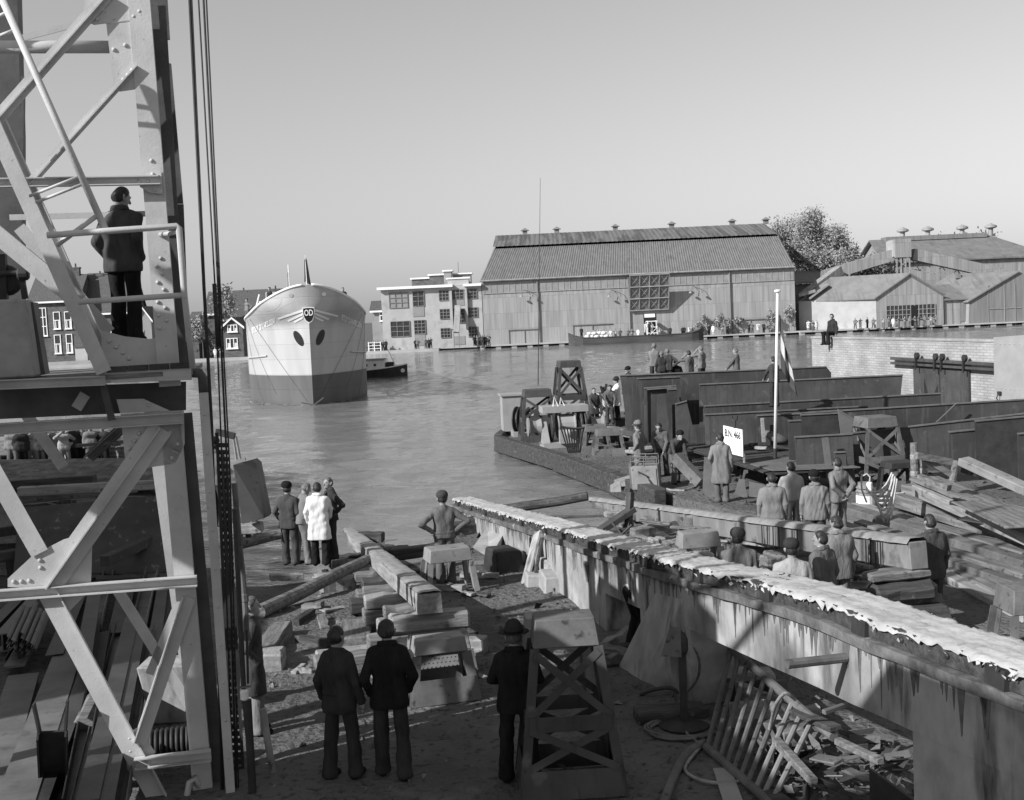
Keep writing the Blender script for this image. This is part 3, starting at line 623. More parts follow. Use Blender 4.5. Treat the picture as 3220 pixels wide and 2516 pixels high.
# --- brick houses
def house(label, r, gz, gable, wins, wm='brickdark', rmat='tile', Y=YF, depth=9, chim=(), eave=True):
    x0, x1, z0, z1 = r; h = thing('brick_house', label, 'house', ((x0 + x1) / 2, Y, 0)); z0 = -.3
    mb = MB()
    if gable == 'front':
        xm = (x0 + x1) / 2; mb.prism([(x0, Y, z0), (x1, Y, z0), (x1, Y, z1), (xm, Y, gz), (x0, Y, z1)], (0, depth, 0)); mb.build('wall', M[wm], h)
        mb = MB()
        for s in (x0, x1):
            e = .35 * (1 if s > xm else -1); mb.prism([(s + e, Y - .35, z1 - .25), (xm, Y - .35, gz + .12), (xm, Y - .35, gz + .37), (s + e, Y - .35, z1)], (0, depth + .7, 0))
        rf = mb.build('roof', M[rmat], h)
        mb = MB()
        for s in (x0, x1):
            e = .37 * (1 if s > xm else -1); mb.prism([(s + e, Y - .47, z1 - .4), (xm, Y - .47, gz + .05), (xm, Y - .47, gz + .38), (s + e, Y - .47, z1)], (0, .1, 0))
        mb.build('bargeboard', M['white'], rf)
    else:
        mb.box(((x0 + x1) / 2, Y + depth / 2, (z0 + z1) / 2), (x1 - x0, depth, z1 - z0)); mb.prism([(x0, Y, z1), (x0, Y + depth / 2, gz), (x0, Y + depth, z1)], (x1 - x0, 0, 0)); mb.build('wall', M[wm], h)
        mb = MB()
        for s in (0, 1): mb.prism([(x0 - .3, Y + depth * s + (-.5 if s == 0 else .5), z1 - .25), (x0 - .3, Y + depth / 2, gz + .02), (x0 - .3, Y + depth / 2, gz + .3), (x0 - .3, Y + depth * s + (-.5 if s == 0 else .5), z1 + .05)], (x1 - x0 + .6, 0, 0))
        rf = mb.build('roof', M[rmat], h)
        if eave:
            mb = MB(); mb.box(((x0 + x1) / 2, Y - .55, z1 - .3), (x1 - x0 + .5, .2, .3)); mb.build('eaves_board', M['white'], rf)
    for (cx, cz) in chim:
        mb = MB(); mb.box((cx, Y + depth / 2, cz - 1.5), (1.0, .9, 3.4)); mb.box((cx, Y + depth / 2, cz + .3), (1.2, 1.1, .25)); mb.tube([(cx - .2, Y + depth / 2, cz + .4), (cx - .2, Y + depth / 2, cz + 1.1)], .15, 6); mb.build('chimney', M[wm], rf)
    for wv in wins:
        a = rect(*wv[:4], Y=Y); win(h, a, wv[4], wv[5], Y, 'white', 'glass', .13, True, len(wv) > 6)
    return h
hy = 205.0
house('dark brick house with tall white stair window, glimpsed through the crane', rect(92, 948, 262, 1150, hy), W(150, 868, hy).z, 'side', [(112, 970, 150, 1055, 3, 3), (168, 982, 191, 1033, 1, 2, 1), (203, 981, 226, 1032, 1, 2, 1), (171, 1054, 194, 1110, 1, 2, 1), (208, 1052, 230, 1108, 1, 2, 1)], Y=hy, chim=((W(120, 845, hy).x, W(120, 845, hy).z), (W(212, 845, hy).x, W(212, 845, hy).z)))
house('dark house with a steep tiled roof right of the stair window house', rect(262, 985, 420, 1145, hy + 2), W(300, 860, hy + 2).z, 'side', [(246, 1052, 262, 1075, 1, 1), (330, 1040, 352, 1075, 1, 2)], Y=hy + 2, chim=((W(278, 868, hy).x, W(278, 868, hy).z), (W(293, 862, hy).x, W(293, 862, hy).z)))
house('low grey gabled house beside the crane post', rect(425, 1010, 482, 1110, hy), W(428, 970, hy).z, 'front', [(440, 1040, 452, 1060, 1, 1)], wm='plaster2', Y=hy)
house('dark house with white trimmed gable on the waterside by the ship', rect(700, 1030, 768, 1120, hy - 2), W(728, 1004, hy - 2).z, 'front', [(716, 1023, 746, 1042, 3, 1, 1), (712, 1065, 748, 1094, 3, 1, 1)], Y=hy - 2)
house('long dark roofed house behind the white trimmed gable', rect(645, 985, 882, 1110, hy + 12), W(700, 918, hy + 12).z, 'side', [(850, 990, 862, 1010, 1, 1)], Y=hy + 12, chim=((W(753, 922, hy + 12).x, W(753, 922, hy + 12).z), (W(855, 915, hy + 12).x, W(855, 915, hy + 12).z)))
house('low house with striped tile roof behind the waterside gable', rect(695, 1003, 800, 1110, hy + 5), W(745, 975, hy + 5).z, 'side', [], Y=hy + 5, depth=7)
house('narrow shed with pale striped roof left of the wire ropes', rect(596, 1016, 628, 1120, hy + 1), W(612, 985, hy + 1).z, 'side', [], Y=hy + 1, depth=6)
house('small brick house squeezed between the ship and the factory', rect(1168, 975, 1207, 1095, hy), W(1195, 950, hy).z, 'side', [(1194, 977, 1207, 1008, 1, 2)], wm='plaster2', Y=hy, depth=6)
t = thing('brick_outhouse', 'small pale outhouse with tiled lean-to roof before the dark brick house', 'outhouse', W(255, 1140, hy - 3)); x0, x1, z0, z1 = rect(235, 1092, 277, 1145, hy - 3)
mb = MB(); mb.box(((x0 + x1) / 2, hy - 2, (z1 - .3) / 2), (x1 - x0, 2, z1 + .3)); mb.build('wall', M['plaster'], t); mb = MB(); mb.prism([(x0 - .1, hy - 3.2, z1 - .1), (x0 - .1, hy - .9, z1 + 1.2), (x0 - .1, hy - .9, z1 + 1.4), (x0 - .1, hy - 3.2, z1 + .15)], (x1 - x0 + .2, 0, 0)); mb.build('roof', M['tile'], t)
t = thing('terrace_fence', 'white waterside railing crowded with onlookers beside the ship', 'railing', (fx(1180), YF - 2, 0)); mb = MB()
for px in (1163, 1181, 1200): mb.box((fx(px, 1080), YF - 2, .75), (.14, .14, 1.6))
for z in (.4, .9, 1.4): mb.box((fx(1181, 1080), YF - 2, z), (fx(1201, 1080) - fx(1161, 1080), .1, .1))
mb.build('white_rails', M['white'], t)
t = thing('garden_wall', 'low garden wall along the water before the dark houses', 'wall', (fx(150), YF - 1, 0)); mb = MB(); mb.box((fx(180), YF - 1.5, .1), (fx(420) - fx(-150), .4, 1.0)); mb.build('low_wall', M['plaster2'], t)
# --- gabled sheds on the right
SY = 200.0
def sp(px, py, Y=SY): return W(px, py, Y)
def shed(label, poly, vec, wallm, sidem, roofm, roof_edges, over=.4):
    P = [sp(*p) for p in poly]; b = P[0]; t = thing('shed', label, 'shed', (b.x, b.y, 0)); vec = V(vec)
    MB().quad(*P).build('gable_wall', M[wallm], t); MB().quad(*[p + vec for p in P][::-1]).build('gable_wall', M[wallm], t)
    mb = MB(); n = len(P)
    for i in range(n):
        if i not in roof_edges: mb.quad(P[i], P[i] + vec, P[(i + 1) % n] + vec, P[(i + 1) % n])
    mb.build('wall', M[sidem], t)
    for i in roof_edges:
        a, c = P[i], P[(i + 1) % n]; d = (c - a).normalized(); f0 = Vector((0, -.4, 0))
        mb = MB(); mb.prism([a - d * over * (1 if a.z < c.z else 0) + f0, c + d * over * (1 if c.z < a.z else 0) + f0, c + d * over * (1 if c.z < a.z else 0) + f0 + UP * .22, a - d * over * (1 if a.z < c.z else 0) + f0 + UP * .22], vec - f0 * 2); mb.build('roof', M[roofm], t)
    return t
M['shedroof'] = mat('grey_sheet_roof', .16, .22, freq=.6, rough=.7, streak=((1.5, .2, .2), 1, .12, .55, .75))
s1 = shed('grey gabled shed with a wide gridded window and workers lined up before it', [(2757, 1037), (2968, 1027), (2966, 925), (2861, 862), (2754, 937)], (-11.5, 6.5, 0), 'corrmid', 'plaster', 'shedroof', (2, 3))
x0, x1, z0, z1 = rect(2786, 962, 2940, 1000, SY); win(s1, (x0, x1, z0, z1), 12, 3, SY - .05, 'corrmid', 'glass', .1, False)
x0, x1, z0, z1 = rect(2863, 962, 2884, 1006, SY); mb = MB(); mb.box(((x0 + x1) / 2, SY - .1, z1 / 2), (x1 - x0, .3, z1)); mb.build('doorway', M['black'], s1)
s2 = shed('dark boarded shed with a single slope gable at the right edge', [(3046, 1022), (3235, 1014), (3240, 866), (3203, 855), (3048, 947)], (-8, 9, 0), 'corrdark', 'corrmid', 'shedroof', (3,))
mb = MB()
for px in (3107, 3158, 3192): x = sp(px, 950).x; mb.box((x, SY - .06, sp(px, 1000).z + 2.2), (.1, .08, 7.2))
a, b = sp(3110, 972), sp(3210, 967); mb.box(((a.x + b.x) / 2, SY - .08, a.z), (b.x - a.x, .08, .1)); mb.build('door_frame', M['corrmid'], s2)
mb = MB(); 
for i, px in enumerate((3012, 3058, 3110, 3160)): c = sp(px, 872 - i * 3 - 4, 207); mb.box(c, (.9, .6, .8))
mb.build('roof_vent', M['corrdark'], s2)
t = thing('timber_shed', 'narrow pale boarded lean-to between the gabled shed and the dark shed', 'shed', sp(3005, 1024)); a, b = sp(2974, 1026), sp(3045, 1022); zt2 = sp(2974, 945).z
mb = MB(); mb.box(((a.x + b.x) / 2, SY + 3, zt2 / 2), (b.x - a.x, 5, zt2)); mb.build('wall', M['corr'], t)
mb = MB(); mb.prism([(a.x - .2, SY, zt2), (b.x, SY, zt2), (b.x, SY + 7, zt2 + 2.6), (a.x - .2, SY + 7, zt2 + 2.6)], (0, 0, .2)); mb.build('roof', M['shedroof'], t)
mb = MB()
for px in (2998, 3022): x = sp(px, 990).x; mb.box((x, SY + .45, zt2 / 2), (.1, .08, zt2))
x = sp(3034, 1000).x; mb.box((x, SY + .44, 2), (1.2, .1, 3)); mb.build('door_frame', M['corrdark'], t)
# big shed behind with roof drums
BY = 232.0; r0_, r1_ = W(2800, 757, BY + 12), W(3190, 747, BY + 12); ev = W(3100, 815, BY).z; xl, xr = W(2715, 905, BY).x, W(3300, 812, BY).x
t = thing('works_shed', 'large grey works shed with drum vents on its ridge behind the gabled sheds', 'shed', ((xl + xr) / 2, BY, 0)); zr2 = r0_.z
mb = MB(); mb.box(((xl + xr) / 2 + 2, BY + 12, ev / 2), (xr - xl - 4, 23.6, ev)); mb.prism([(xl, BY, -.3), (xl, BY, ev * .55), (xl + 6, BY + 12, zr2), (xl + 6, BY + 24, ev), (xl + 6, BY + 24, -.3)], (4, 0, 0)); mb.build('wall', M['corrmid'], t)
mb = MB(); mb.prism([(xl + 4, BY - .6, ev), (xr, BY - .6, ev), (xr - 7, BY + 12, zr2), (xl + 5, BY + 12, zr2)], (0, 0, .3)); mb.prism([(xl + 5, BY + 12, zr2), (xr - 7, BY + 12, zr2), (xr, BY + 24.6, ev), (xl + 5, BY + 24.6, ev)], (0, 0, .3)); mb.build('roof', M['shedroof'], t)
mb = MB(); mb.box(((xl + xr) / 2, BY + 12, zr2 + .25), (xr - xl - 16, 3.5, .9)); mb.build('ridge_cap', M['corrdark'], t)
for px in (2839, 2918, 3026, 3116):
    c = W(px, 752, BY + 12); c.z = zr2; mb = MB(); mb.lathe(c, [(.45, 0), (.45, 1.5), (1.2, 1.75), (1.2, 2.1), (.4, 2.5), (.12, 2.65)], 14); mb.build('roof_drum', M['corr'], t)
# head house on trestle with two conveyors
t = thing('conveyor_headhouse', 'square boarded head house on lattice legs where two conveyors meet above the sheds', 'conveyor', sp(2840, 860, 212)); HY = 211.0
x0, x1, z0, z1 = rect(2815, 752, 2866, 808, HY); mb = MB(); mb.box(((x0 + x1) / 2, HY + 2.2, (z0 + z1) / 2), (x1 - x0, 4.4, z1 - z0)); mb.build('head_house', M['corrmid'], t)
xq = W(2793, 780, HY + 3).x; mb = MB(); mb.box(((xq + x0) / 2, HY + 2.4, (z0 + z1) / 2), (x0 - xq, 3.6, z1 - z0 - .4)); mb.build('side_annex', M['plaster'], t)
mb = MB(); 
for px in (2822, 2836, 2850, 2862):
    x = W(px, 830, HY).x
    for y in (.3, 4): mb.bar((x, HY + y, 0), (x, HY + y, z0), .2, .2)
for k in range(5):
    za, zb_ = z0 * k / 5, z0 * (k + 1) / 5; mb.bar((x0, HY + .3, za), (x1, HY + .3, zb_), .12, .12); mb.bar((x1, HY + .32, za), (x0, HY + .32, zb_), .12, .12)
mb.build('lattice_legs', M['corr'], t)
mb = MB(); a, b = W(2812, 800, HY + 2), W(2590, 868, HY + 2); mb.bar(a, b, 1.9, 2.0); c = W(2525, 935, HY - 4); mb.bar(W(2640, 850, HY), c, 1.6, 1.6); mb.build('left_conveyor', M['corrmid'], t)
a, b = W(2868, 800, HY + 2), W(3150, 862, HY + 2); mb = MB(); mb.bar(a, b, 1.9, 2.0); mb.build('right_conveyor', M['corrmid'], t)
mb = MB()
for k in range(7):
    p = a + (b - a) * (k / 6); q = a + (b - a) * min(1, (k + .5) / 6); mb.bar(p - UP * 1, q - UP * 2.6, .14, .14); 
    if k < 6: mb.bar(q - UP * 2.6, a + (b - a) * ((k + 1) / 6) - UP * 1, .14, .14)
mb.bar(a - UP * 2.6, b - UP * 2.6, .14, .14); mb.build('conveyor_truss', M['corr'], t)
mb = MB(); a, b = sp(2540, 940, 206), sp(2600, 895, 206); mb.bar(a, b, 2.5, .3); mb.bar(sp(2508, 930, 206), sp(2560, 915, 206), 2.0, .5); mb.build('loading_chute', M['corrmid'], t)
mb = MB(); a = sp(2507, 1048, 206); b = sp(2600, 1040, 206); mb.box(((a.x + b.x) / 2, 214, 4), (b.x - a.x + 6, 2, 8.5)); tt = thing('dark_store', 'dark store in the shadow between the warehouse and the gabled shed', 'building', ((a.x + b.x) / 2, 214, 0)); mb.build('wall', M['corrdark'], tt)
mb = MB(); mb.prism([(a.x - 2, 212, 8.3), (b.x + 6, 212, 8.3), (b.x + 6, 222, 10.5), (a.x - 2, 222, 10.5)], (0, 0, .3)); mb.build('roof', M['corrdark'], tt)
# ------------------------------------------------------------------ trees
def tree(name, label, base, hgt, crown, n, m, lean=0, seed=0, leaf=.32, sparse=.0, trunk=True, group=None):
    r = np.random.default_rng(seed); t = thing(name, label, 'tree', base, group); b = V(base)
    tips = []; mb = MB()
    def limb(p, d, L, rad, lv):
        q = p + d * L; mid = p + d * L * .5 + V(r.normal(0, .05 * L, 3)); mb.tube([p, mid, q], rad, 5, True, rad * .6)
        tips.append((q, L, lv)); tips.append((mid, L, lv))
        if lv >= 4 or L < .45: return
        for k in range(3 if lv else 5):
            dd = (d * .75 + V(r.normal(0, .62, 3)) + UP * .12).normalized(); limb(q, dd, L * r.uniform(.62, .8), rad * .58, lv + 1)
    limb(b, (UP + Vector((lean, 0, 0))).normalized(), hgt * .26, hgt * .022, 0)
    zc = [q for q, L, lv in tips]; zmax = max(q.z for q in zc) - b.z
    xs = np.array([[q.x - b.x, q.y - b.y] for q in zc]); rm_ = max(np.abs(xs).max(), .1); sx = crown / rm_; sz = hgt / zmax
    mb.v = [(b.x + (x - b.x) * sx, b.y + (y - b.y) * sx, b.z + (z - b.z) * sz) for x, y, z in mb.v]; mb.build('trunk', M['bark'], t)
    pts = [b + Vector(((q.x - b.x) * sx, (q.y - b.y) * sx, (q.z - b.z) * sz)) for q, L, lv in tips if lv >= 2]
    P = np.array([tuple(pts[i]) for i in r.integers(0, len(pts), n)]) + r.normal(0, hgt * .035, (n, 3))
    A = r.normal(0, 1, (n, 3)); A /= np.linalg.norm(A, axis=1)[:, None]; B = r.normal(0, 1, (n, 3)); B = np.cross(A, B); B /= np.linalg.norm(B, axis=1)[:, None]
    sz_ = leaf * r.uniform(.5, 1.3, (n, 1)); v = np.concatenate([P - A * sz_, P + B * sz_ * .5, P + A * sz_, P - B * sz_ * .5], 0)
    f = [(i, n + i, 2 * n + i, 3 * n + i) for i in range(n)]
    o = obj('crown', v, f, M[m], t); return t
tree('poplar_tree', 'tall thin leaved poplar rising behind the right end of the warehouse', W(2590, 1040, 232), W(2590, 658, 232).z, 13.0, 30000, 'leaf2', seed=3, leaf=.24)
tree('leafy_tree', 'feathery pale tree showing over the right end of the warehouse ridge', W(2505, 1040, 257), W(2505, 668, 257).z, 9.0, 20000, 'leaf2', seed=5, leaf=.22)
tree('dark_tree', 'dense dark tree behind the left conveyor', W(2690, 1040, 236), 16.5, 8.5, 8000, 'leaf', seed=8, leaf=.4)
tree('distant_tree', 'dark tree top peeping over the works shed ridge', W(3010, 1030, 285), 21.5, 7.0, 4500, 'leaf', seed=9, leaf=.45)
tree('distant_tree', 'second dark tree top further right over the works shed ridge', W(3110, 1030, 285), 22.5, 8.0, 4500, 'leaf', seed=10, leaf=.45)
tree('shore_tree', 'small leafy tree among the wire ropes by the far houses', W(640, 1125, 204), 7.6, 3.0, 1800, 'leaf2', seed=12, leaf=.3)
tree('garden_tree', 'slim tree before the long dark roof beside the ship', W(722, 1100, 206), 11.5, 2.6, 1500, 'leaf2', seed=14, leaf=.28)
for i, (px, h, w_) in enumerate(((2212, 4.6, 1.8), (2270, 4.6, 1.8), (2322, 3.6, 2.2), (2425, 5.2, 1.8), (2482, 5.6, 1.6))):
    tree('wall_shrub', ['first', 'second', 'third', 'fourth', 'last'][i] + ' scrubby shrub from the left at the foot of the warehouse wall', W(px, 1058 - (px - 2212) * .045, 202.2), h * .8, w_ * .7, 420, 'leaf2', seed=20 + i, leaf=.22, group='shrubs along the warehouse wall')
# ------------------------------------------------------------------ right-hand quay: brick wall, plates, winch, trestles, table with flagpole
PB = V((W(2552, 1064, 50).x, 50, 0)); zwt = W(2552, 1064, 50).z
def BW(px, py, off=0.0): return along(PB - UU * off, px, py)
BA = PB + VV * 0; BE = along(PB, 3240, 1083)
t = thing('brick_wall', 'long pale painted brick wall with a dark sliding door on the right quay', 'wall', PB)
mb = MB(); a = V((PB.x, PB.y, -.1)); b = V((PB.x, PB.y, 0)) - VV * 27; b.z = -.1
mb.prism([a, b, V((b.x, b.y, zwt)), V((a.x, a.y, zwt))], UU * .42); mb.build('wall', M['brickpale'], t)
mb = MB(); mb.prism([a - UU * .03 + UP * (zwt + .1) + VV * .04, b - UU * .03 + UP * (zwt + .1), b + UU * .45 + UP * (zwt + .1), a + UU * .45 + UP * (zwt + .1) + VV * .04], UP * .08); mb.build('coping', M['brickpale'], t)
d0 = BW(2870, 1150, .1); d1 = BW(3046, 1160, .1); zt_ = BW(2960, 1143, .1).z
t = thing('sliding_door', 'dark two leaf sliding door hung on rollers from a rail along the pale brick wall', 'door', V((d0.x, d0.y, 0)))
for k in (0, 1):
    q0 = d0 + (d1 - d0) * (k * .5 + .008); q1 = d0 + (d1 - d0) * (k * .5 + .492); mb = MB(); mb.prism([V((q0.x, q0.y, .05)), V((q1.x, q1.y, .05)), V((q1.x, q1.y, zt_)), V((q0.x, q0.y, zt_))], UU * .07); mb.build('leaf', M['plate2'], t)
r0b, r1b = BW(2802, 1127, .2), BW(3128, 1146, .2); mb = MB(); mb.bar(r0b, r1b, .08, .10, UU); mb.bar(r0b - UP * .17, r1b - UP * .17, .08, .08, UU); mb.build('rail', M['plate2'], t)
for px, py in ((2884, 1124), (2943, 1127), (2964, 1128), (3034, 1132)):
    c = BW(px, py, .24); mb = MB(); mb.lathe(c + UP * .06 - UU * .06, [(.115, 0), (.115, .1)], 12, UU); mb.box(c - UP * .2 - UU * .08, (.04, .05, .45), ax=(UU, VV, UP)); mb.build('roller', M['iron'], t)
p0, p1 = BW(3124, 1061, .35), BW(3240, 1057, .35); zc = BW(3124, 1255, .35).z
t = thing('steel_panel', 'big smooth pale steel panel with a latch at the right edge before the brick wall', 'panel', V((p0.x, p0.y, 0))); 
mb = MB(); mb.prism([V((p0.x, p0.y, .1)), V((p1.x, p1.y, .1)), V((p1.x, p1.y, p0.z + .1)), V((p0.x, p0.y, p0.z))], UU * .2); mb.build('sheet', M['grey'], t)  # a plain upright steel panel
mb = MB()
for k in range(8):
    q = p0 + (p1 - p0) * (.06 + .13 * k); mb.rivet(V((q.x, q.y, p0.z - .2)) - UU * .002, -UU, .025); mb.rivet(V((q.x, q.y, p0.z - 1.6)) - UU * .002, -UU, .025)
mb.build('rivet_rows', M['grey'], t)
c = BW(3142, 1236, .4); mb = MB(); mb.box(c, (.06, .14, .1), ax=(UU, VV, UP)); mb.tube([c - UU * .03 - UP * .02, c - UU * .1 - UP * .16, c - UU * .03 - UP * .26], .018, 6); mb.build('latch', M['iron'], t)
# --- steel plates standing on edge in rows
def plate(pts, Y, label, m='plate', th=.05, lean=.0, group='steel plates standing on edge in the rack', cat='plate'):
    P = [W(px, py, Y) for px, py in pts]; zm = min(p.z for p in P); P = [p + Vector((0, lean * (p.z - zm), 0)) for p in P]
    c = sum(P, Vector()) / len(P); t = thing('steel_plate', label, cat, V((c.x, c.y, zm)), group)
    mb = MB(); mb.prism(P, (0, th, 0)); mb.build('sheet', M[m], t)
    if group == 'steel plates standing on edge in the rack':
        mb = MB(); zc = c.z
        for i in range(len(P)):
            a, b = P[i], P[(i + 1) % len(P)]
            if min(a.z, b.z) > zc - .1 and abs(a.x - b.x) > .25: mb.bar(a + Vector((0, .01, .008)), b + Vector((0, .01, .008)), th + .05, .035, (0, 1, 0))
        if mb.v: mb.build('lit_rim_strip', M['stock_pale'], t)  # pale strip standing in for light on the top edge
    return t
PLS = [
 ([(1950, 1182), (2028, 1179), (2600, 1154), (2615, 1172), (2615, 1300), (1985, 1352)], 37.6, 'rear rusty plate with long straight top edge, hindmost of the rack', 'plate'),
 ([(1952, 1186), (1972, 1185), (1992, 1350), (1972, 1352)], 36.9, 'narrow rust streaked end plate at the left corner of the rack', 'plate2'),
 ([(2004, 1192), (2140, 1186), (2146, 1400), (2000, 1400)], 36.7, 'tall dark plate second from the left end of the rack', 'plate'),
 ([(2026, 1222), (2126, 1214), (2126, 1219), (2034, 1226), (2034, 1388), (2026, 1388)], 36.2, 'angle edged plate with a bright rim near the left end of the rack', 'plate2'),
 ([(2036, 1226), (2126, 1220), (2176, 1386), (2040, 1392)], 36.3, 'squarish dark plate inside the bright rimmed one', 'plate'),
 ([(2068, 1242), (2092, 1240), (2110, 1390), (2070, 1392)], 35.9, 'short pale patched plate leaning in the middle of the left group', 'plate2'),
 ([(2098, 1226), (2128, 1224), (2130, 1265), (2100, 1268)], 35.85, 'small black offcut hooked high on the left group of plates', 'iron'),
 ([(2124, 1272), (2160, 1262), (2190, 1392), (2126, 1396)], 35.6, 'slanted grey strip plate right of the left group', 'plate2'),
 ([(2200, 1228), (2200, 1210), (2840, 1180), (2833, 1250), (2833, 1330), (2200, 1345)], 36.5, 'very long plate with stepped right end in the second row', 'plate2'),
 ([(2212, 1290), (2215, 1278), (2960, 1238), (2965, 1330), (2212, 1395)], 35.2, 'long dark plate with bright top edge in the third row', 'plate'),
 ([(2215, 1305), (2730, 1278), (2732, 1380), (2220, 1398)], 34.6, 'plate with a pale scarred left end, before the third row', 'plate2'),
 ([(2380, 1308), (2800, 1288), (2800, 1390), (2385, 1402)], 34.2, 'dull flat plate behind the flagpole', 'plate'),
 ([(2520, 1300), (3240, 1256), (3240, 1330), (2530, 1372)], 33.0, 'longest plate reaching to the right edge of the fourth row', 'plate'),
 ([(2518, 1306), (2635, 1300), (2640, 1372), (2520, 1376)], 32.7, 'dark square plate at the left end of the fourth row', 'iron'),
 ([(2640, 1368), (3240, 1300), (3240, 1400), (2990, 1480), (2640, 1480)], 31.4, 'broad pale rust plate behind the tall right trestle', 'plate2'),
 ([(2500, 1376), (2682, 1366), (2690, 1520), (2508, 1490)], 31.0, 'freckled plate with weld dots before the flagpole table', 'plate2'),
 ([(2480, 1325), (2520, 1323), (2520, 1450), (2482, 1446)], 31.6, 'narrow upright plate right beside the flagpole', 'plate'),
 ([(2586, 1378), (2606, 1376), (2622, 1514), (2602, 1514)], 30.6, 'narrow pale strip plate standing left of the tall trestle', 'plate3'),
 ([(2624, 1424), (2660, 1422), (2665, 1500), (2626, 1500)], 30.4, 'short pale strip plate leaning by the left leg of the tall trestle', 'plate2'),
 ([(3070, 1326), (3240, 1310), (3240, 1570), (3180, 1540), (3075, 1490)], 29.6, 'large dark plate at the right edge standing proud of its row', 'iron'),
 ([(2986, 1360), (3070, 1352), (3070, 1500), (2986, 1476)], 29.9, 'dark plate next to the large one at the right edge', 'plate'),
 ([(3204, 1366), (3245, 1362), (3245, 1560), (3206, 1540)], 28.6, 'nearest plate cut by the right edge', 'plate'),
 ([(2636, 1290), (2700, 1330), (2670, 1368), (2644, 1368)], 32.4, 'triangular bracket plate leaning on the fourth row left of centre', 'plate3'),
 ([(3006, 1270), (3012, 1266), (2950, 1325), (2944, 1328)], 32.6, 'thin bright edged triangular bracket leaning at the fourth row', 'plate3'),
 ([(2907, 1190), (2925, 1262), (2908, 1262)], 36.0, 'sharp black triangular gusset standing before the sliding door', 'iron'),
 ([(2950, 1210), (2952, 1262), (2928, 1262)], 36.1, 'second black triangular gusset pointing the other way before the sliding door', 'iron'),
]
for pts, Y, lb, m in PLS:
    lb = lb if lb.split()[0] else lb
    plate(pts, Y, lb, m, lean=.035)
t = plate([(2393, 1316), (2402, 1315), (2408, 1390), (2398, 1391)], 33.9, 'pale upright timber batten leaning on the plates left of the flagpole', 'timber_pale', .1, group=None, cat='timber')
t.name = 'timber_batten'
# deck of stacked plates behind, on which the boys stand
t = thing('plate_stack', 'level stack of long plates behind the rack on which the boys stand', 'stack', W(2250, 1230, 43.5)); a, b = W(1990, 1200, 42), W(2640, 1165, 42); zd = 2.15
mb = MB(); mb.box(((a.x + b.x) / 2, 43.2, zd / 2), (b.x - a.x, 4.5, zd)); mb.build('stack_body', M['plate'], t)
# --- trestles of steel plate: cap, four legs, braces, foot plates
def trestle(label, c, rz, wt, dt, wb, db, h, cap, m='steel', tiers=1, kick=0.0, leg=.09, group='yard trestles', brace='x', capm=None):
    t = thing('yard_trestle', label, 'trestle', c, group); c = V(c)
    xa = Vector((math.cos(rz), math.sin(rz), 0)); ya = Vector((-xa.y, xa.x, 0))
    def P(sx, sy, z): k = z / h; return c + xa * sx * (wb + (wt - wb) * k) / 2 + ya * sy * (db + (dt - db) * k) / 2 + UP * z
    mb = MB(); e = 1.06
    zc = h - cap
    mb.hexa([c + (P(sx, sy, zc) - c - UP * zc) * e + UP * zc for sx, sy in ((-1, -1), (1, -1), (1, 1), (-1, 1))], [c + (P(sx, sy, h) - c - UP * h) * e + UP * h for sx, sy in ((-1, -1), (1, -1), (1, 1), (-1, 1))]); mb.build('cap', M[capm or m], t, bevel=.012)
    for sx in (-1, 1):
        for sy in (-1, 1):
            mb = MB(); mb.angle(P(sx, sy, 0), P(sx, sy, zc), leg, .014, -xa * sx, -ya * sy); mb.build('leg', M[m], t)
    n = tiers
    for k in range(n):
        z0, z1 = zc * k / n + (kick if k == 0 else .06), zc * (k + 1) / n - .05
        for sy in (-1, 1):
            mb = MB(); o = ya * sy * .012
            if brace in ('x', 'z'): mb.bar(P(-1, sy, z0) + o, P(1, sy, z1) + o, leg * .8, .012, xa)
            if brace == 'x': mb.bar(P(1, sy, z0) + o * 2.4, P(-1, sy, z1) + o * 2.4, leg * .8, .012, xa)
            if len(mb.v): mb.build('cross_brace', M[m], t)
        for sx in (-1, 1):
            mb = MB(); o = xa * sx * .012
            if brace == 'x' : mb.bar(P(sx, -1, z0) + o, P(sx, 1, z1) + o, leg * .7, .012, ya); mb.build('cross_brace', M[m], t)
        if k:
            mb = MB(); z = zc * k / n
            for sy in (-1, 1): mb.bar(P(-1, sy, z) + ya * sy * .03, P(1, sy, z) + ya * sy * .03, .02, leg * 1.6, ya)
            for sx in (-1, 1): mb.bar(P(sx, -1, z) + xa * sx * .03, P(sx, 1, z) + xa * sx * .03, .02, leg * 1.6, xa)
            mb.build('tie_plate', M[m], t)
    if kick:
        mb = MB()
        for sy in (-1, 1): mb.prism([P(-1, sy, 0) + ya * sy * .006 - xa * .03, P(1, sy, 0) + ya * sy * .006 + xa * .03, P(1, sy, kick) + ya * sy * .006 + xa * .03, P(-1, sy, kick) + ya * sy * .006 - xa * .03], ya * sy * .014)
        for sx in (-1, 1): mb.prism([P(sx, -1, 0) + xa * sx * .022, P(sx, 1, 0) + xa * sx * .022, P(sx, 1, kick) + xa * sx * .022, P(sx, -1, kick) + xa * sx * .022], xa * sx * .014)
        mb.build('foot_plate', M[m], t)
    return t
trestle('tallest dark lattice trestle at the tip of the winch quay', G(1796, 1340), .15, .86, .8, 1.55, 1.4, 2.95, .3, 'plate2', 2, .3, .14)
trestle('shorter dark lattice trestle standing over the winch', G(1694, 1388), .1, 1.0, .8, 1.45, 1.2, 2.1, .3, 'plate2', 2, .3, .12)
trestle('low plate sided trestle behind the bending workers, left one of two', G(1872, 1422), .1, .72, .6, 1.0, 1.0, 1.0, .22, 'steel', 1, .3, .12, brace='')
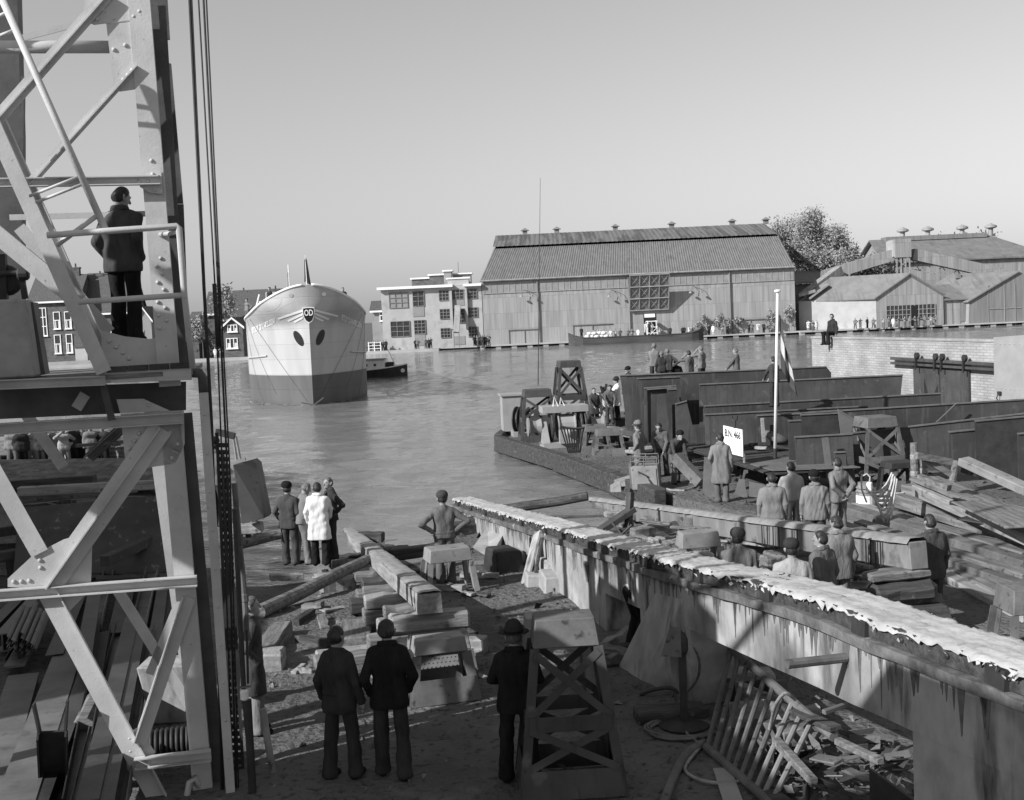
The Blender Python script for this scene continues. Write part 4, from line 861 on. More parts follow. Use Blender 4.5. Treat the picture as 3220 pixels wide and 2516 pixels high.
trestle('low plate sided trestle behind the bending workers, right and nearer one of two', G(1914, 1433), .05, .76, .6, 1.04, 1.0, .95, .22, 'steel', 1, .3, .12, brace='')
trestle('tall open trestle with pale boxed cap before the plates, right of the flagpole', G(2757, 1535), .2, .78, .7, 1.3, 1.2, 1.95, .28, 'steel', 2, .25, .11)
# ridge boards on trestle tops
# --- quay edge timbers
for i, (a, b) in enumerate((((1566, 1378), (1750, 1432)), ((1752, 1433), (1930, 1497)), ((1932, 1498), (2075, 1552)))):
    A, B_ = G(*a, .12), G(*b, .12); t = thing('fender_beam', ['outermost', 'middle', 'innermost'][i] + ' heavy wet timber fender beam along the edge of the winch quay', 'beam', (A + B_) / 2, 'fender beams along the quay edge')
    mb = MB(); mb.bar(A - UP * .2, B_ - UP * .2, .38, .62); mb.build('timber', M['timber_dark'], t, bevel=.03, jit=.015)
t = thing('fender_beam', 'short end timber closing the tip of the winch quay', 'beam', G(1590, 1345), 'fender beams along the quay edge'); A, B_ = G(1567, 1372, .12), G(1636, 1318, .12); mb = MB(); mb.bar(A - UP * .2, B_ - UP * .2, .35, .6); mb.build('timber', M['timber_dark'], t, bevel=.03)
# --- winch
wc = G(1782, 1404); t = thing('anchor_winch', 'pale double drum deck winch with warping drums on the tip of the quay', 'winch', wc)
wx = Vector((1, .12, 0)).normalized(); wy = Vector((-wx.y, wx.x, 0)); o = wc
mb = MB(); mb.box(o + UP * .12, (1.9, 1.2, .22), ax=(wx, wy, UP)); 
for s in (-.85, .55): mb.hexa([o + wx * (s + dx) + wy * dy + UP * .2 for dx, dy in ((-.14, -.6), (.14, -.6), (.14, .5), (-.14, .5))], [o + wx * (s + dx) + wy * dy + UP * 1.0 for dx, dy in ((-.09, -.15), (.09, -.15), (.09, .15), (-.09, .15))])
mb.build('bed_frame', M['grey'], t)
mb = MB(); mb.lathe(o + wx * -.35 + UP * .82, [(.5, 0), (.5, .04), (.43, .06), (.43, .62), (.5, .64), (.5, .68)], 20, wx); mb.build('drum_cover', M['grey'], t, smooth=False)
for s in (-.62, .5, .66):
    mb = MB(); mb.lathe(o + wx * s + UP * .82, [(.56, 0), (.58, .03), (.58, .08), (.5, .1)], 24, wx)
    mb.build('gear_wheel', M['iron'], t)
for s, sg in ((-.95, -1), (.95, 1)):
    mb = MB(); mb.lathe(o + wx * s + UP * .82, [(.36, .52), (.36, .47), (.24, .38), (.22, .2), (.3, .02), (.3, 0)][::-1], 18, wx * sg); mb.build('warping_drum', M['steelpale'], t)
mb = MB(); mb.box(o + wy * .1 + wx * -.05 + UP * 1.46, (1.75, 1.0, .24), ax=(wx, wy, UP)); mb.build('top_casing', M['grey'], t)
mb = MB(); mb.box(o - wy * .62 + UP * .45 + wx * -.05, (.62, .3, .5), ax=(wx, wy, UP)); mb.lathe(o - wy * .78 + UP * .62, [(.16, 0), (.16, .12), (.05, .2)], 12, -wy); mb.build('gearbox', M['grey'], t)
mb = MB(); mb.tube([o + wx * -.5 - wy * .2 + UP * 1.5, o + wx * -.45 - wy * .3 + UP * 1.95, o + wx * -.3 - wy * .3 + UP * 1.55], .03, 5); mb.tube([o + wx * -.25 - wy * .2 + UP * 1.5, o + wx * -.2 - wy * .3 + UP * 1.9, o + wx * -.05 - wy * .3 + UP * 1.55], .03, 5); mb.build('lever', M['white'], t)
# second machine: sheave housing with big pulleys
wc = G(1652, 1372); t = thing('sheave_housing', 'pale steel housing with three large grooved pulleys left of the winch', 'machine', wc); o = wc
mb = MB(); mb.box(o + wy * .9 + wx * .1 + UP * .95, (1.9, .9, 1.5), ax=(wx, wy, UP)); mb.box(o + wy * .9 + wx * .1 + UP * 1.73, (2.05, 1.05, .08), ax=(wx, wy, UP)); mb.build('housing', M['grey'], t)
mb = MB(); mb.box(o + wx * .3 + UP * .14, (1.7, .9, .22), ax=(wx, wy, UP)); mb.build('base_frame', M['grey'], t)
for k, (s, r) in enumerate(((-.35, .56), (-.05, .52), (.3, .42))):
    mb = MB(); mb.lathe(o + wx * s - wy * .05 + UP * .72, [(r, 0), (r, .04), (r * .78, .08), (r * .78, .14), (r, .18), (r, .22)], 22, (wx - wy * .55).normalized()); mb.build('pulley', M['steelpale'] if k else M['iron'], t)
# grating cradle, drum, boxes
def cradle():
    o = G(1812, 1427); t = thing('slatted_cradle', 'dark slatted iron cradle with curved top rail beside the low trestles', 'rack', o); mb = MB(); top = []
    for k in range(11):
        u = k / 10; a = o + wx * (-.55 + 1.2 * u) + UP * (.92 + .12 * (2 * u - 1) ** 2) + wy * -.1; b = o + wx * (-.25 + .55 * u) + wy * .1; mb.bar(b, a, .05, .03, wx); top.append(a)
    mb.build('slats', M['iron'], t); mb = MB(); mb.tube(top, .045, 6); mb.build('top_rail', M['iron'], t)
cradle()
o = W(1908, 1300, 47.5); o.z = 0; o = G(1908, 1327, 0); t = thing('oil_drum', 'big dented whitish drum stuffed with wood scraps beside the plate rack', 'drum', o); r = .48
mb = MB(); prof = [(r, 0), (r * 1.03, .05), (r, .1), (r * .99, .5), (r * 1.02, .55), (r * .99, .6), (r, 1.0), (r * 1.02, 1.05), (r * .99, 1.1), (r, 1.55), (r * .94, 1.56), (r * .92, 1.3)]; mb.lathe(o + UP * .1, [(a, b * .8) for a, b in prof], 24); mb.build('drum_shell', mat('flaking_drum_paint', .32, .6, freq=2.6, rough=.8, spot=(6, .12, .55, .65), bump=.01), t, smooth=True)
for k in range(5):
    a = rng.uniform(0, 6.28); q = o + Vector((math.cos(a) * .25, math.sin(a) * .25, 1.2)); tt = thing('wood_scrap', ['long', 'short', 'crooked', 'thin', 'broad'][k] + ' wood scrap sticking out of the whitish drum', 'scrap', q, 'wood scraps in the drum'); mb = MB(); mb.bar(q - UP * .4, q + Vector((rng.normal(0, .25), rng.normal(0, .2), .35 + .3 * rng.random())), .14, .06); mb.build('wood_piece', M['timber'], tt)
# heap of timber and scrap between the low trestles and the plate rack
for k, (px, py, L, w, h, rz, m, lb) in enumerate(((2000, 1400, 3.6, .3, .3, -.55, 'timber', 'long pale beam slanting down behind the man in the hat'), (2090, 1415, 3.2, .22, .2, -.5, 'plate2', 'dark plank end of the scrap heap'), (1950, 1390, 1.0, .5, .35, .3, 'plate2', 'bent dark plate on the scrap heap'), (2010, 1440, .9, .45, .12, .6, 'timber_pale', 'pale board lying on the heap beside the hat man'), (1990, 1425, .8, .4, .3, -.3, 'timber', 'short grey block at the foot of the heap'), (2040, 1432, 1.4, .18, .15, .2, 'timber_pale', 'narrow pale batten across the heap'), (1960, 1350, .8, .6, .5, .2, 'iron', 'black box of scrap below the drum'), (1985, 1372, .7, .5, .3, -.4, 'plate2', 'crumpled offcut below the plate rack corner'))):
    o = G(px, py, .0); t = thing('scrap_piece', lb, 'scrap', o, 'scrap heap beside the plate rack'); d = Vector((math.cos(rz), math.sin(rz), 0)); tilt = .12 if L > 2 else .0
    mb = MB(); mb.bar(o - d * L / 2 + UP * (.25 + L * tilt), o + d * L / 2 + UP * (.25 - L * tilt * .3), w, h); mb.build('piece', M[m], t, bevel=.02)
# --- tool cart (steel box with rails)
o = G(2036, 1541); t = thing('tool_cart', 'boxy grey steel tool cabinet with a tubular top rail tipped on the quay', 'cabinet', o); cx = Vector((.97, -.2, 0)).normalized(); cy = Vector((.2, .97, 0)).normalized(); cz = (UP + cx * -.06 + cy * .1).normalized()
bx = lambda a, b, c: o + cx * a + cy * b + cz * c
mb = MB(); mb.hexa([bx(-.38, -.36, .05), bx(.38, -.36, .05), bx(.38, .36, .05), bx(-.38, .36, .05)], [bx(-.38, -.36, .72), bx(.38, -.36, .72), bx(.38, .36, .72), bx(-.38, .36, .72)]); mb.build('cabinet', M['steelpale'], t, bevel=.02)
mb = MB(); mb.hexa([bx(-.2, -.39, .12), bx(.32, -.39, .12), bx(.32, -.362, .12), bx(-.2, -.362, .12)], [bx(-.2, -.39, .66), bx(.32, -.39, .66), bx(.32, -.362, .66), bx(-.2, -.362, .66)]); d = mb.build('door', M['steelpale'], t)
mb = MB(); mb.tube([bx(-.18, -.42, .58), bx(.06, -.44, .46), bx(.08, -.42, .4)], .02, 6); mb.tube([bx(.1, -.42, .36), bx(.2, -.43, .2)], .02, 6); mb.build('handle', M['iron'], d)
mb = MB()
for a, b in ((-.36, -.34), (.36, -.34), (.36, .34), (-.36, .34), (0, -.34), (0, .34)): mb.tube([bx(a, b, .7), bx(a, b, .98)], .018, 6)
for z in (.98, .85): mb.tube([bx(-.36, -.34, z), bx(.36, -.34, z), bx(.36, .34, z), bx(-.36, .34, z), bx(-.36, -.34, z)], .018, 6)
mb.build('top_rail', M['steel'], t)
mb = MB(); mb.hexa([bx(-.44, -.3, .1), bx(-.385, -.3, .1), bx(-.385, .3, .1), bx(-.44, .3, .1)], [bx(-.44, -.3, .8), bx(-.385, -.3, .8), bx(-.385, .3, .8), bx(-.44, .3, .8)]); mb.build('side_bracket', M['steel'], t)
for px, py, w, lb in ((1960, 1530, .5, 'small crumpled tin box lying left of the tool cabinet'), (1936, 1548, .3, 'pale fallen handle piece lying farthest left of the tool cabinet')):
    o = G(px, py, .0); tt = thing('tin_box', lb, 'box', o); mb = MB(); mb.hexa([o + Vector(p) for p in ((-w / 2, -.15, .02), (w / 2, -.2, .02), (w / 2, .2, .02), (-w / 2, .15, .02))], [o + Vector(p) for p in ((-w / 2 + .05, -.12, .16), (w / 2, -.1, .3), (w / 2 - .05, .2, .3), (-w / 2, .1, .2))]); mb.build('tin', M['steelpale'], tt, bevel=.015)
# --- plate table with flagpole and sign
TZ = .78
def flat(pts, z, th, label, m='plate3', grp='plates stacked on the flagpole table'):
    P = [G(px, py, z) for px, py in pts]; c = sum(P, Vector()) / len(P); t = thing('flat_plate', label, 'plate', c, grp); mb = MB(); mb.prism([p - UP * th for p in P], UP * th); mb.build('sheet', M[m], t); return t
flat([(2180, 1420), (2400, 1398), (2560, 1440), (2690, 1472), (2420, 1492), (2290, 1452)], TZ - .07, .03, 'lower dark plate of the flagpole table, sticking out in front', 'plate')
flat([(2170, 1412), (2330, 1392), (2400, 1395), (2590, 1444), (2400, 1485), (2300, 1448)], TZ - .035, .03, 'middle plate of the flagpole table', 'plate2')
flat([(2360, 1458), (2520, 1430), (2705, 1468), (2430, 1478)], TZ, .03, 'topmost pale plate of the flagpole table, under the pole', 'plate3')
flat([(2150, 1402), (2290, 1385), (2370, 1400), (2250, 1425)], TZ - .02, .03, 'left plate of the flagpole table, behind the bending workers', 'plate2')
for k, (px, py) in enumerate(((2200, 1485), (2290, 1478), (2370, 1505), (2480, 1520), (2600, 1530), (2560, 1480), (2400, 1470))):
    o = G(px, py, 0); t = thing('table_trestle', ['first', 'second', 'third', 'fourth', 'fifth', 'sixth', 'seventh'][k] + ' dark timber stool from the left carrying the flagpole table', 'stool', o, 'stools under the flagpole table'); mb = MB()
    for s in (-1, 1): mb.bar(o + Vector((s * .35, 0, 0)), o + Vector((s * .28, 0, TZ - .3)), .12, .12)
    mb.box(o + UP * (TZ - .22), (.9, .35, .2)); mb.build('stool_frame', M['timber_dark'], t)
fp = G(2437, 1441, TZ); ft = W(2445, 918, fp.y)
t = thing('flagpole', 'white wooden flagpole with knob standing on the plate table', 'flagpole', fp)
mb = MB(); mb.tube([fp + (ft - fp) * .05, ft], .048, 12, True, .034); mb.build('pole', M['white'], t, smooth=True)
mb = MB(); mb.tube([fp, fp + (ft - fp) * .06], .055, 12); mb.build('socket', M['iron'], t)
mb = MB(); mb.lathe(ft, [(.03, -.02), (.09, 0), (.1, .04), (.05, .065)], 12); mb.build('knob', M['white'], t)
def drape():                                         # limp tricolour, in hanging folds
    a = fp + (ft - fp) * .90; L = (ft - fp).length * .66; v = []; f = []; nu, nv = 20, 26; mi = []
    for j in range(nv + 1):
        for i in range(nu + 1):
            u = i / nu; tt = j / nv; hang = L * (.55 * tt + .45 * u * (1 - .35 * tt)); wd = (.12 + .42 * (tt * .6 + u * .2)) * u
            v.append(a + Vector((.06 + wd, .09 * math.sin(u * 11 + tt * 2) * (.3 + u), -hang * .98)))
    for j in range(nv):
        for i in range(nu): f.append((j * (nu + 1) + i, j * (nu + 1) + i + 1, (j + 1) * (nu + 1) + i + 1, (j + 1) * (nu + 1) + i)); mi.append(0 if j < nv / 3 else 1 if j < 2 * nv / 3 else 2)
    t2 = thing('hanging_flag', 'limp three band flag hanging in folds from the white flagpole', 'flag', a)
    o = obj('flag_cloth', v, f, [mat('flag_band_red', .07, .1, freq=2, rough=.9), M['pale'], mat('flag_band_blue', .05, .075, freq=2, rough=.9)], t2, smooth=True); o.data.polygons.foreach_set('material_index', mi)
drape()
# sign
A, B_ = W(2274, 1338, 32.4), W(2334, 1352, 31.9); hz = A.z - W(2280, 1410, 32.4).z + .1; sv = (B_ - A); sv.z = 0; sw = sv.length; sx_ = sv.normalized(); sn = Vector((sx_.y, -sx_.x, 0))
t = thing('notice_board', 'white painted notice board lettered B.N. 466 standing on the plate table', 'sign', V((A.x, A.y, A.z - hz)))
def SG(x, z, o=0.0): return V((A.x, A.y, A.z)) + sx_ * x * sw + UP * (-z * hz - x * (A.z - B_.z)) + sn * o
mb = MB(); mb.prism([SG(0, 0), SG(1, 0), SG(1, 1), SG(0, 1)], -sn * .03); mb.build('board', M['white'], t)
def lettering(txt, x0, x1, z0, z1, m, name='lettering', bold=.02):
    v, f = textmesh(txt, 1.0, 1.0, bold); a0 = min(p[0] for p in v); a1 = max(p[0] for p in v); b0 = min(p[1] for p in v); b1_ = max(p[1] for p in v)
    obj(name, [SG(x0 + (x - a0) / (a1 - a0) * (x1 - x0), z1 + (y - b0) / (b1_ - b0) * (z0 - z1), .006) for x, y in v], f, m, t)
lettering('B.N. 466', .09, .9, .10, .38, M['black'])
mb = MB(); x = .1                                   # two lines of weathered, no longer readable writing
for (xs, z0, z1) in ((.08, .50, .58), (.22, .68, .79)):
    x = xs
    while x < .92:
        w = rng.uniform(.015, .04); mb.quad(SG(x, z0, .004), SG(x, z1, .004), SG(x + .009, z1, .004), SG(x + .009, z0, .004))
        if rng.random() < .6: zz = rng.uniform(z0, z1 - .02); mb.quad(SG(x + .01, zz, .004), SG(x + .01, zz + .02, .004), SG(x + w, zz + .02, .004), SG(x + w, zz, .004))
        x += w + .018
mb.build('faded_lettering', mat('faded_sign_paint', .42, .62, freq=7), t)
mb = MB(); mb.bar(SG(.97, .9, -.06), V((SG(.97, 1).x, SG(.97, 1).y, TZ)) - sn * .06, .05, .05); mb.bar(SG(.05, .5, -.06), V((SG(.05, 1).x, SG(.05, 1).y, TZ)) - sn * .06, .05, .05); mb.build('post', M['timber_pale'], t)
mb = MB(); c = SG(.58, -.06, -.02); mb.tube([c - UP * .05, c + UP * .16], .035, 6); mb.tube([c + UP * .3 - sx_ * .1, c + UP * .2 - sx_ * .08, c + UP * .14, c + UP * .2 + sx_ * .08, c + UP * .3 + sx_ * .1], .03, 6); mb.build('hook', M['iron'], t)
# clutter on the table: chain, rope coil, sacks, floats
def coil(label, c, r, turns, m, rr=.03, wob=.1, name='rope_coil', flatz=.02):
    t = thing(name, label, 'rope' if 'rope' in name else 'cable', c); pts = []
    for i in range(int(turns * 16)):
        a = i / 16 * 2 * math.pi; q = r * (1 + wob * math.sin(a * 1.7 + i * .05)); pts.append(V(c) + Vector((math.cos(a) * q, math.sin(a) * q * .8, .03 + flatz * i / 16)))
    mb = MB(); mb.tube(pts, rr, 6); mb.build('strand', M[m], t, smooth=True); return t
t = thing('anchor_chain', 'heavy dark chain laid out along the flagpole table', 'chain', G(2380, 1432, TZ)); mb = MB(); a, b = G(2316, 1437, TZ), G(2420, 1427, TZ)
for k in range(22):
    p = a + (b - a) * k / 21; mb.tube([p + Vector((math.cos(q) * .06, math.sin(q) * .04, .04 + (.03 if k % 2 else 0))) for q in np.linspace(0, 6.28, 9)], .014, 5)
mb.build('links', M['iron'], t)
o = G(2470, 1418, TZ); t = thing('buoy_float', 'tilted round float behind the flagpole foot', 'float', o); mb = MB(); mb.lathe(o + UP * .55 + Vector((-.2, .3, 0)), [(.15, -.1), (.42, -.06), (.46, 0), (.42, .06), (.15, .1)], 18, Vector((.3, -.6, .7))); mb.build('disc', M['steel'], t, smooth=True)
for k, (px, py) in enumerate(((2455, 1413), (2472, 1408), (2480, 1400))):
    o = G(px + 6, py, TZ); t = thing('sack', ['left', 'middle', 'upper right'][k] + ' white lumpy sack beside the flagpole foot', 'sack', o, 'white sacks by the flagpole'); mb = MB(); mb.lathe(o, [(.05, 0), (.17, .04), (.2, .12), (.14, .22), (.03, .26)], 9); mb.build('cloth_sack', M['whitecloth'], t, smooth=True)
coil('pale rope coil draped on the flagpole table', G(2410, 1412, TZ), .35, 3, 'timber_pale')
o = G(2400, 1405, TZ); t = thing('timber_board', 'grey board leaning on the rope coil at the flagpole table', 'board', o); mb = MB(); mb.bar(o + Vector((-.4, 0, .05)), o + Vector((.55, .25, .6)), .35, .05); mb.build('plank', M['steel'], t)
# leaning plates under the table
for pts, Y, lb, m in (([(2226, 1445), (2262, 1448), (2258, 1580), (2212, 1552)], 31.0, 'pale plate leaning left of the man in the long coat', 'stock_pale'), ([(2330, 1510), (2348, 1511), (2346, 1523), (2350, 1560), (2352, 1563), (2340, 1565), (2310, 1556)], 29.6, 'pale notched plate leaning under the flagpole table', 'stock_pale'), ([(2362, 1518), (2410, 1528), (2397, 1566), (2356, 1562)], 29.3, 'second pale notched plate leaning further right under the flagpole table', 'stock_pale')):
    plate(pts, Y, lb, m, .03, .5, 'plates leaning under the flagpole table')
t = plate([(2340, 1478), (2352, 1478), (2352, 1488), (2345, 1489), (2338, 1512), (2334, 1512)], 30.0, 'pale upright handle with square head under the flagpole table', 'stock_pale', .04, 0, None, 'tool'); t.name = 'hand_tool'
# hawser curve and planks on the mud before the workers
t = thing('hose_line', 'pale hose curving over the mud at the workers feet', 'hose', G(2130, 1540)); mb = MB(); mb.tube([G(*p, .04) for p in ((2080, 1532), (2110, 1542), (2150, 1543), (2180, 1535), (2192, 1528))], .035, 6); mb.build('hose', M['timber_pale'], t)
def plank(p0, p1, w, h, label, m='timber', grp=None, z=.0, name='plank', cat='plank', z1=None, jit=.008):
    A, B_ = G(*p0, z), G(*p1, z if z1 is None else z1); t = thing(name, label, cat, (A + B_) / 2, grp); mb = MB(); mb.bar(A + UP * h / 2, B_ + UP * h / 2, w, h); align(mb.build('timber', M[m], t, bevel=.012, jit=jit), B_ - A); return t
plank((2176, 1520), (2258, 1548), .14, .1, 'pale plank lying on the ground before the leaning plate', 'timber_pale')
plank((2125, 1452), (2205, 1535), .3, .3, 'heavy steel trough the right bending worker is lifting', 'steel', None, .75, 'steel_trough', 'trough', .05)

a = W(1692, 1212, 48.6); b = W(1699, 560, 48.6); t = thing('thin_mast', 'very thin tall rod rising from the shorter lattice trestle on the winch quay', 'mast', a); mb = MB(); mb.tube([a, a + (b - a) * .5, b], .022, 6, True, .008); mb.build('rod', M['rope'], t)
# ------------------------------------------------------------------ slipway: concrete ways wall with greased top, timber beams, blocks, trestles
WP = W(1423, 1590, 33.0)                               # far tip of the wall, on its left face
def wl(px, py, off=0.0): return along(WP + UU * off, px, py)
t = thing('slipway_wall', 'streaked concrete launching ways wall with flared buttresses running down into the water', 'wall', V((wl(2064, 1800).x, wl(2064, 1800).y, 0)))
TOPL = [(1423, 1598), (1548, 1641), (1700, 1688), (1843, 1740), (2064, 1815), (2250, 1872), (2433, 1926), (2600, 1982), (2728, 2040), (2866, 2096), (3010, 2150), (3230, 2238)]   # top of the concrete
BOT = [(1430, 1640), (1560, 1700), (1900, 1865), (2016, 1915), (2170, 1980), (2290, 2035), (2420, 2095), (2549, 2150), (2672, 2211), (2812, 2271), (2870, 2300), (3010, 2365), (3230, 2460)]  # underside of the beam
def zsamp(poly):
    P = [wl(*p) for p in poly]; ss = [p.dot(VV) for p in P]; o = np.argsort(ss); return np.array(ss)[o], np.array([p.z for p in P])[o]
s_t, z_t = zsamp(TOPL); s_b, z_b = zsamp(BOT); uu = WP.dot(UU)
def wpt(s, z, off=0.0): return VV * s + UU * (uu + off) + UP * z
smin, smax = s_t[0], s_t[-1]; WT = .6
def strip(s0_, s1_, zb, zt, off0, off1, n, m, name, jl=0.0, jt=0.0, smooth=False):
    v = []; f = []
    for i in range(n + 1):
        s = s0_ + (s1_ - s0_) * i / n; a = rng.normal(0, jl); b = rng.normal(0, jl); c = rng.normal(0, jt)
        v += [wpt(s, zb(s), off0 + a), wpt(s, zt(s) + c, off0 + a), wpt(s, zt(s) + c, off1 + b), wpt(s, zb(s), off1 + b)]
    for i in range(n):
        for k in range(4): f.append((4 * i + k, 4 * i + (k + 1) % 4, 4 * i + 4 + (k + 1) % 4, 4 * i + 4 + k))
    f += [(3, 2, 1, 0), (4 * n, 4 * n + 1, 4 * n + 2, 4 * n + 3)]
    return obj(name, v, f, m, t, smooth)
zt = lambda s: float(np.interp(s, s_t, z_t)); zbm = lambda s: float(np.interp(s, s_b, z_b))
strip(smin, smax, zbm, zt, 0, WT, 40, M['concrete'], 'beam')
def pier(pxa, pya, pxb, pyb, name='pier', zb=-.6):
    sa, sb = wl(pxa, pya).dot(VV), wl(pxb, pyb).dot(VV); strip(min(sa, sb), max(sa, sb), lambda s: zb, lambda s: zbm(s) + .002, .006, WT - .006, 6, M['concrete'], name)
pier(1440, 1650, 1902, 1866, zb=-1.4); pier(2012, 1914, 2168, 1980); pier(2868, 2300, 3235, 2440)
# buttress slabs leaning against the left face
def buttress(top_, bot_, th, label=None, name='buttress', m='concrete'):
    a, b = wl(*top_[0], -.002), wl(*top_[1], -.002); c, d = G(*bot_[1], -.02), G(*bot_[0], -.02); n = (b - a).cross(d - a).normalized(); n = n if n.dot(UU) > 0 else -n
    mb = MB(); inn = [a, b, V((wpt(b.dot(VV), -.1))), V((wpt(a.dot(VV), -.1)))]
    # solid wedge: sloping face a b c d, back on the wall
    e, g = wpt(b.dot(VV), c.z, .0), wpt(a.dot(VV), d.z, .0)
    mb.add([a, b, c, d, e, g], [(0, 1, 2, 3), (1, 4, 2), (0, 3, 5), (0, 5, 4, 1), (3, 2, 4, 5)]); return mb.build(name, M[m], t)
buttress(((2062, 1862), (2150, 1886)), ((1946, 2094), (2012, 2142)), .1)
buttress(((1528, 1664), (1580, 1684)), ((1486, 1722), (1540, 1756)), .1, m='concrete2')
# ledge beam with the timber rail, and grease on top
strip(smin - .02, smax, lambda s: zt(s) + .002, lambda s: zt(s) + .10, -.06, WT + .05, 60, M['grime'], 'ledge', .012, .012)
strip(smin - .03, smax, lambda s: zt(s) + .102, lambda s: zt(s) + .27, .02, WT - .02, 60, M['timber_dark'], 'rail_timber', .008, .006)
mbx = MB()
for k in range(38):
    s = smin + (smax - smin) * (k + .5) / 38
    if k % 3 == 0: mbx.hexa([wpt(s - .12, zt(s) + .1, -.035), wpt(s + .12, zt(s) + .1, -.035), wpt(s + .12, zt(s) + .1, .018), wpt(s - .12, zt(s) + .1, .018)], [wpt(s - .12, zt(s) + .25, -.025), wpt(s + .12, zt(s) + .25, -.025), wpt(s + .12, zt(s) + .25, .018), wpt(s - .12, zt(s) + .25, .018)])
    mbx.rivet(wpt(s, zt(s) + .19, .015), -UU, .028)
mbx.build('rail_clip', M['iron'], t)
def grease():                                         # lumpy white tallow: bumpy sheet with ragged overhanging rims
    n, mcols = 420, 16; v = []; r = np.random.default_rng(4)
    ragl = np.convolve(r.normal(0, .13, n + 9), np.ones(3) / 3, 'valid'); ragr = np.convolve(r.normal(0, .13, n + 9), np.ones(3) / 3, 'valid'); hh = np.convolve(r.normal(0, 1, n + 30), np.ones(9) / 9, 'valid')
    for i in range(n + 1):
        s = smin - .03 + (smax - smin) * i / n
        for j in range(mcols + 1):
            u = j / mcols; off = -.02 - ragl[i] * .22 + (WT + .02 + (ragl[i] + ragr[i]) * .22) * u; ed = min(u, 1 - u)
            z = zt(s) + .274 + .014 * min(1, ed * 8) + .007 * r.normal() * (1.6 if ed < .12 else .7) + .005 * hh[i] + .006 * math.sin(off * 31 + 2 * math.sin(s * .8)) * math.sin(off * 13 + s * .35)
            if ed < .03: z -= .015 + abs(r.normal(0, .018))
            v.append(wpt(s, z, off))
    w = mcols + 1; f = [(i * w + j, i * w + j + 1, (i + 1) * w + j + 1, (i + 1) * w + j) for i in range(n) for j in range(mcols)]
    obj('grease_layer', v, f, M['tallow'], t, smooth=True)
    mb = MB()                                         # torn flakes hanging off both rims
    for k in range(210):
        s = r.uniform(smin, smax); sd = r.random() < .7; off = -.05 if sd else WT + .02; z = zt(s) + r.choice([.26, .22, .1], p=[.55, .3, .15]); c = wpt(s, z, off + r.normal(0, .015)); sz = abs(r.normal(.010, .013)) + .006
        a = V(r.normal(0, 1, 3)).normalized() * sz; b = (VV * r.normal(0, 1) + V(r.normal(0, .4, 3))).normalized() * sz * 1.2; d = -UP * sz * r.uniform(.3, 1.6)
        mb.quad(c + a, c + b, c - a * .7 + d, c - b * .8 + d * .6)
    o = mb.build('grease_flakes', M['tallow'], t); kind(o, 'stuff')
grease()
mb = MB()                                             # grease runs down the face
for k in range(260):
    s = rng.uniform(smin + .3, smax - .2); a = wpt(s, zt(s) - .001, -.004); L = abs(rng.normal(.12, .16)) + .04; w = rng.uniform(.015, .06); mb.prism([a - VV * w, a + VV * w, a + VV * w * .6 - UP * L * .5, a + VV * w * .15 - UP * L, a - VV * w * .1 - UP * L * .95, a - VV * w * .5 - UP * L * .4], UU * .003)
kind(mb.build('grease_runs', M['grime'], t), 'stuff')
for px, py in ((1775, 1850), (2168, 1985), (2286, 2010), (2672, 2211)):
    pass
t_wall = t
# steel pipe sticking out with its end, boards leaning on the wall
a = wl(2662, 2068, -.005); t = thing('pipe_stub', 'rusty pipe sticking out sideways from the concrete ways wall', 'pipe', a); b = PL(2502, 2084, a - VV * .25, (UU * .5 + VV).normalized()); b = a - UU * .62 - VV * .05 + UP * .02; mb = MB(); mb.tube([a, b], .045, 10); mb.build('pipe', M['steel'], t, smooth=False)
def lean(top, bot, w, th, label, m='timber_pale', name='board', cat='board', grp=None, off=-.04):
    a = wl(*top, off); b = G(*bot, .0); tt = thing(name, label, cat, b, grp); mb = MB(); mb.bar(b, a, w, th, VV); mb.build('timber', M[m], tt, bevel=.006); return tt
lean((1690, 1676), (1650, 1835), .34, .05, 'pale board leaning on the far part of the concrete wall', 'concrete')
lean((1706, 1690), (1676, 1838), .1, .05, 'thin dark edge board leaning beside the pale one', 'timber_dark', off=-.06)
lean((1842, 1770), (1870, 1930), .16, .06, 'narrow dark plank leaning on the wall behind the big trestle', 'timber')
for k, (px, py, w, d, h, rz, m, lb) in enumerate(((1585, 1800, .62, .7, .5, .4, 'iron', 'black square crate against the far wall foot'), (1612, 1778, .42, .4, .34, .3, 'timber_pale', 'small pale block before the black crate'), (1780, 1830, .95, .7, .45, .6, 'timber_pale', 'sloping pale timber block by the leaning boards'), (1765, 1855, .8, .6, .32, .2, 'concrete2', 'rough stone lump under the sloping pale block'), (1700, 1842, .6, .5, .25, .1, 'concrete2', 'broken concrete lump at the foot of the leaning boards'), (1545, 1788, .8, .3, .16, .2, 'timber', 'flat sodden log lying before the black crate'), (1450, 1678, .9, .5, .3, .5, 'timber_dark', 'dark lump of debris at the waterline by the wall tip'), (1500, 1668, .5, .4, .35, .2, 'timber_dark', 'black stump against the wall tip'))):
    o = G(px, py, -.05 if py > 1750 else -.35); t = thing('block', lb, 'block', o, None); mb = MB(); c, s = math.cos(rz), math.sin(rz); X = Vector((c, s, 0)); Y = Vector((-s, c, 0))
    q = lambda a, b, z, k=1: o + X * a * w / 2 * k + Y * b * d / 2 * k + UP * z
    mb.hexa([q(-1, -1, -.1), q(1, -1, -.1), q(1, 1, -.1), q(-1, 1, -.1)], [q(-1, -1, h, .9), q(1, -1, h * .9, .85), q(1, 1, h, .8), q(-1, 1, h * 1.05, .9)]); mb.build('body', M[m], t, bevel=.03, jit=.02)
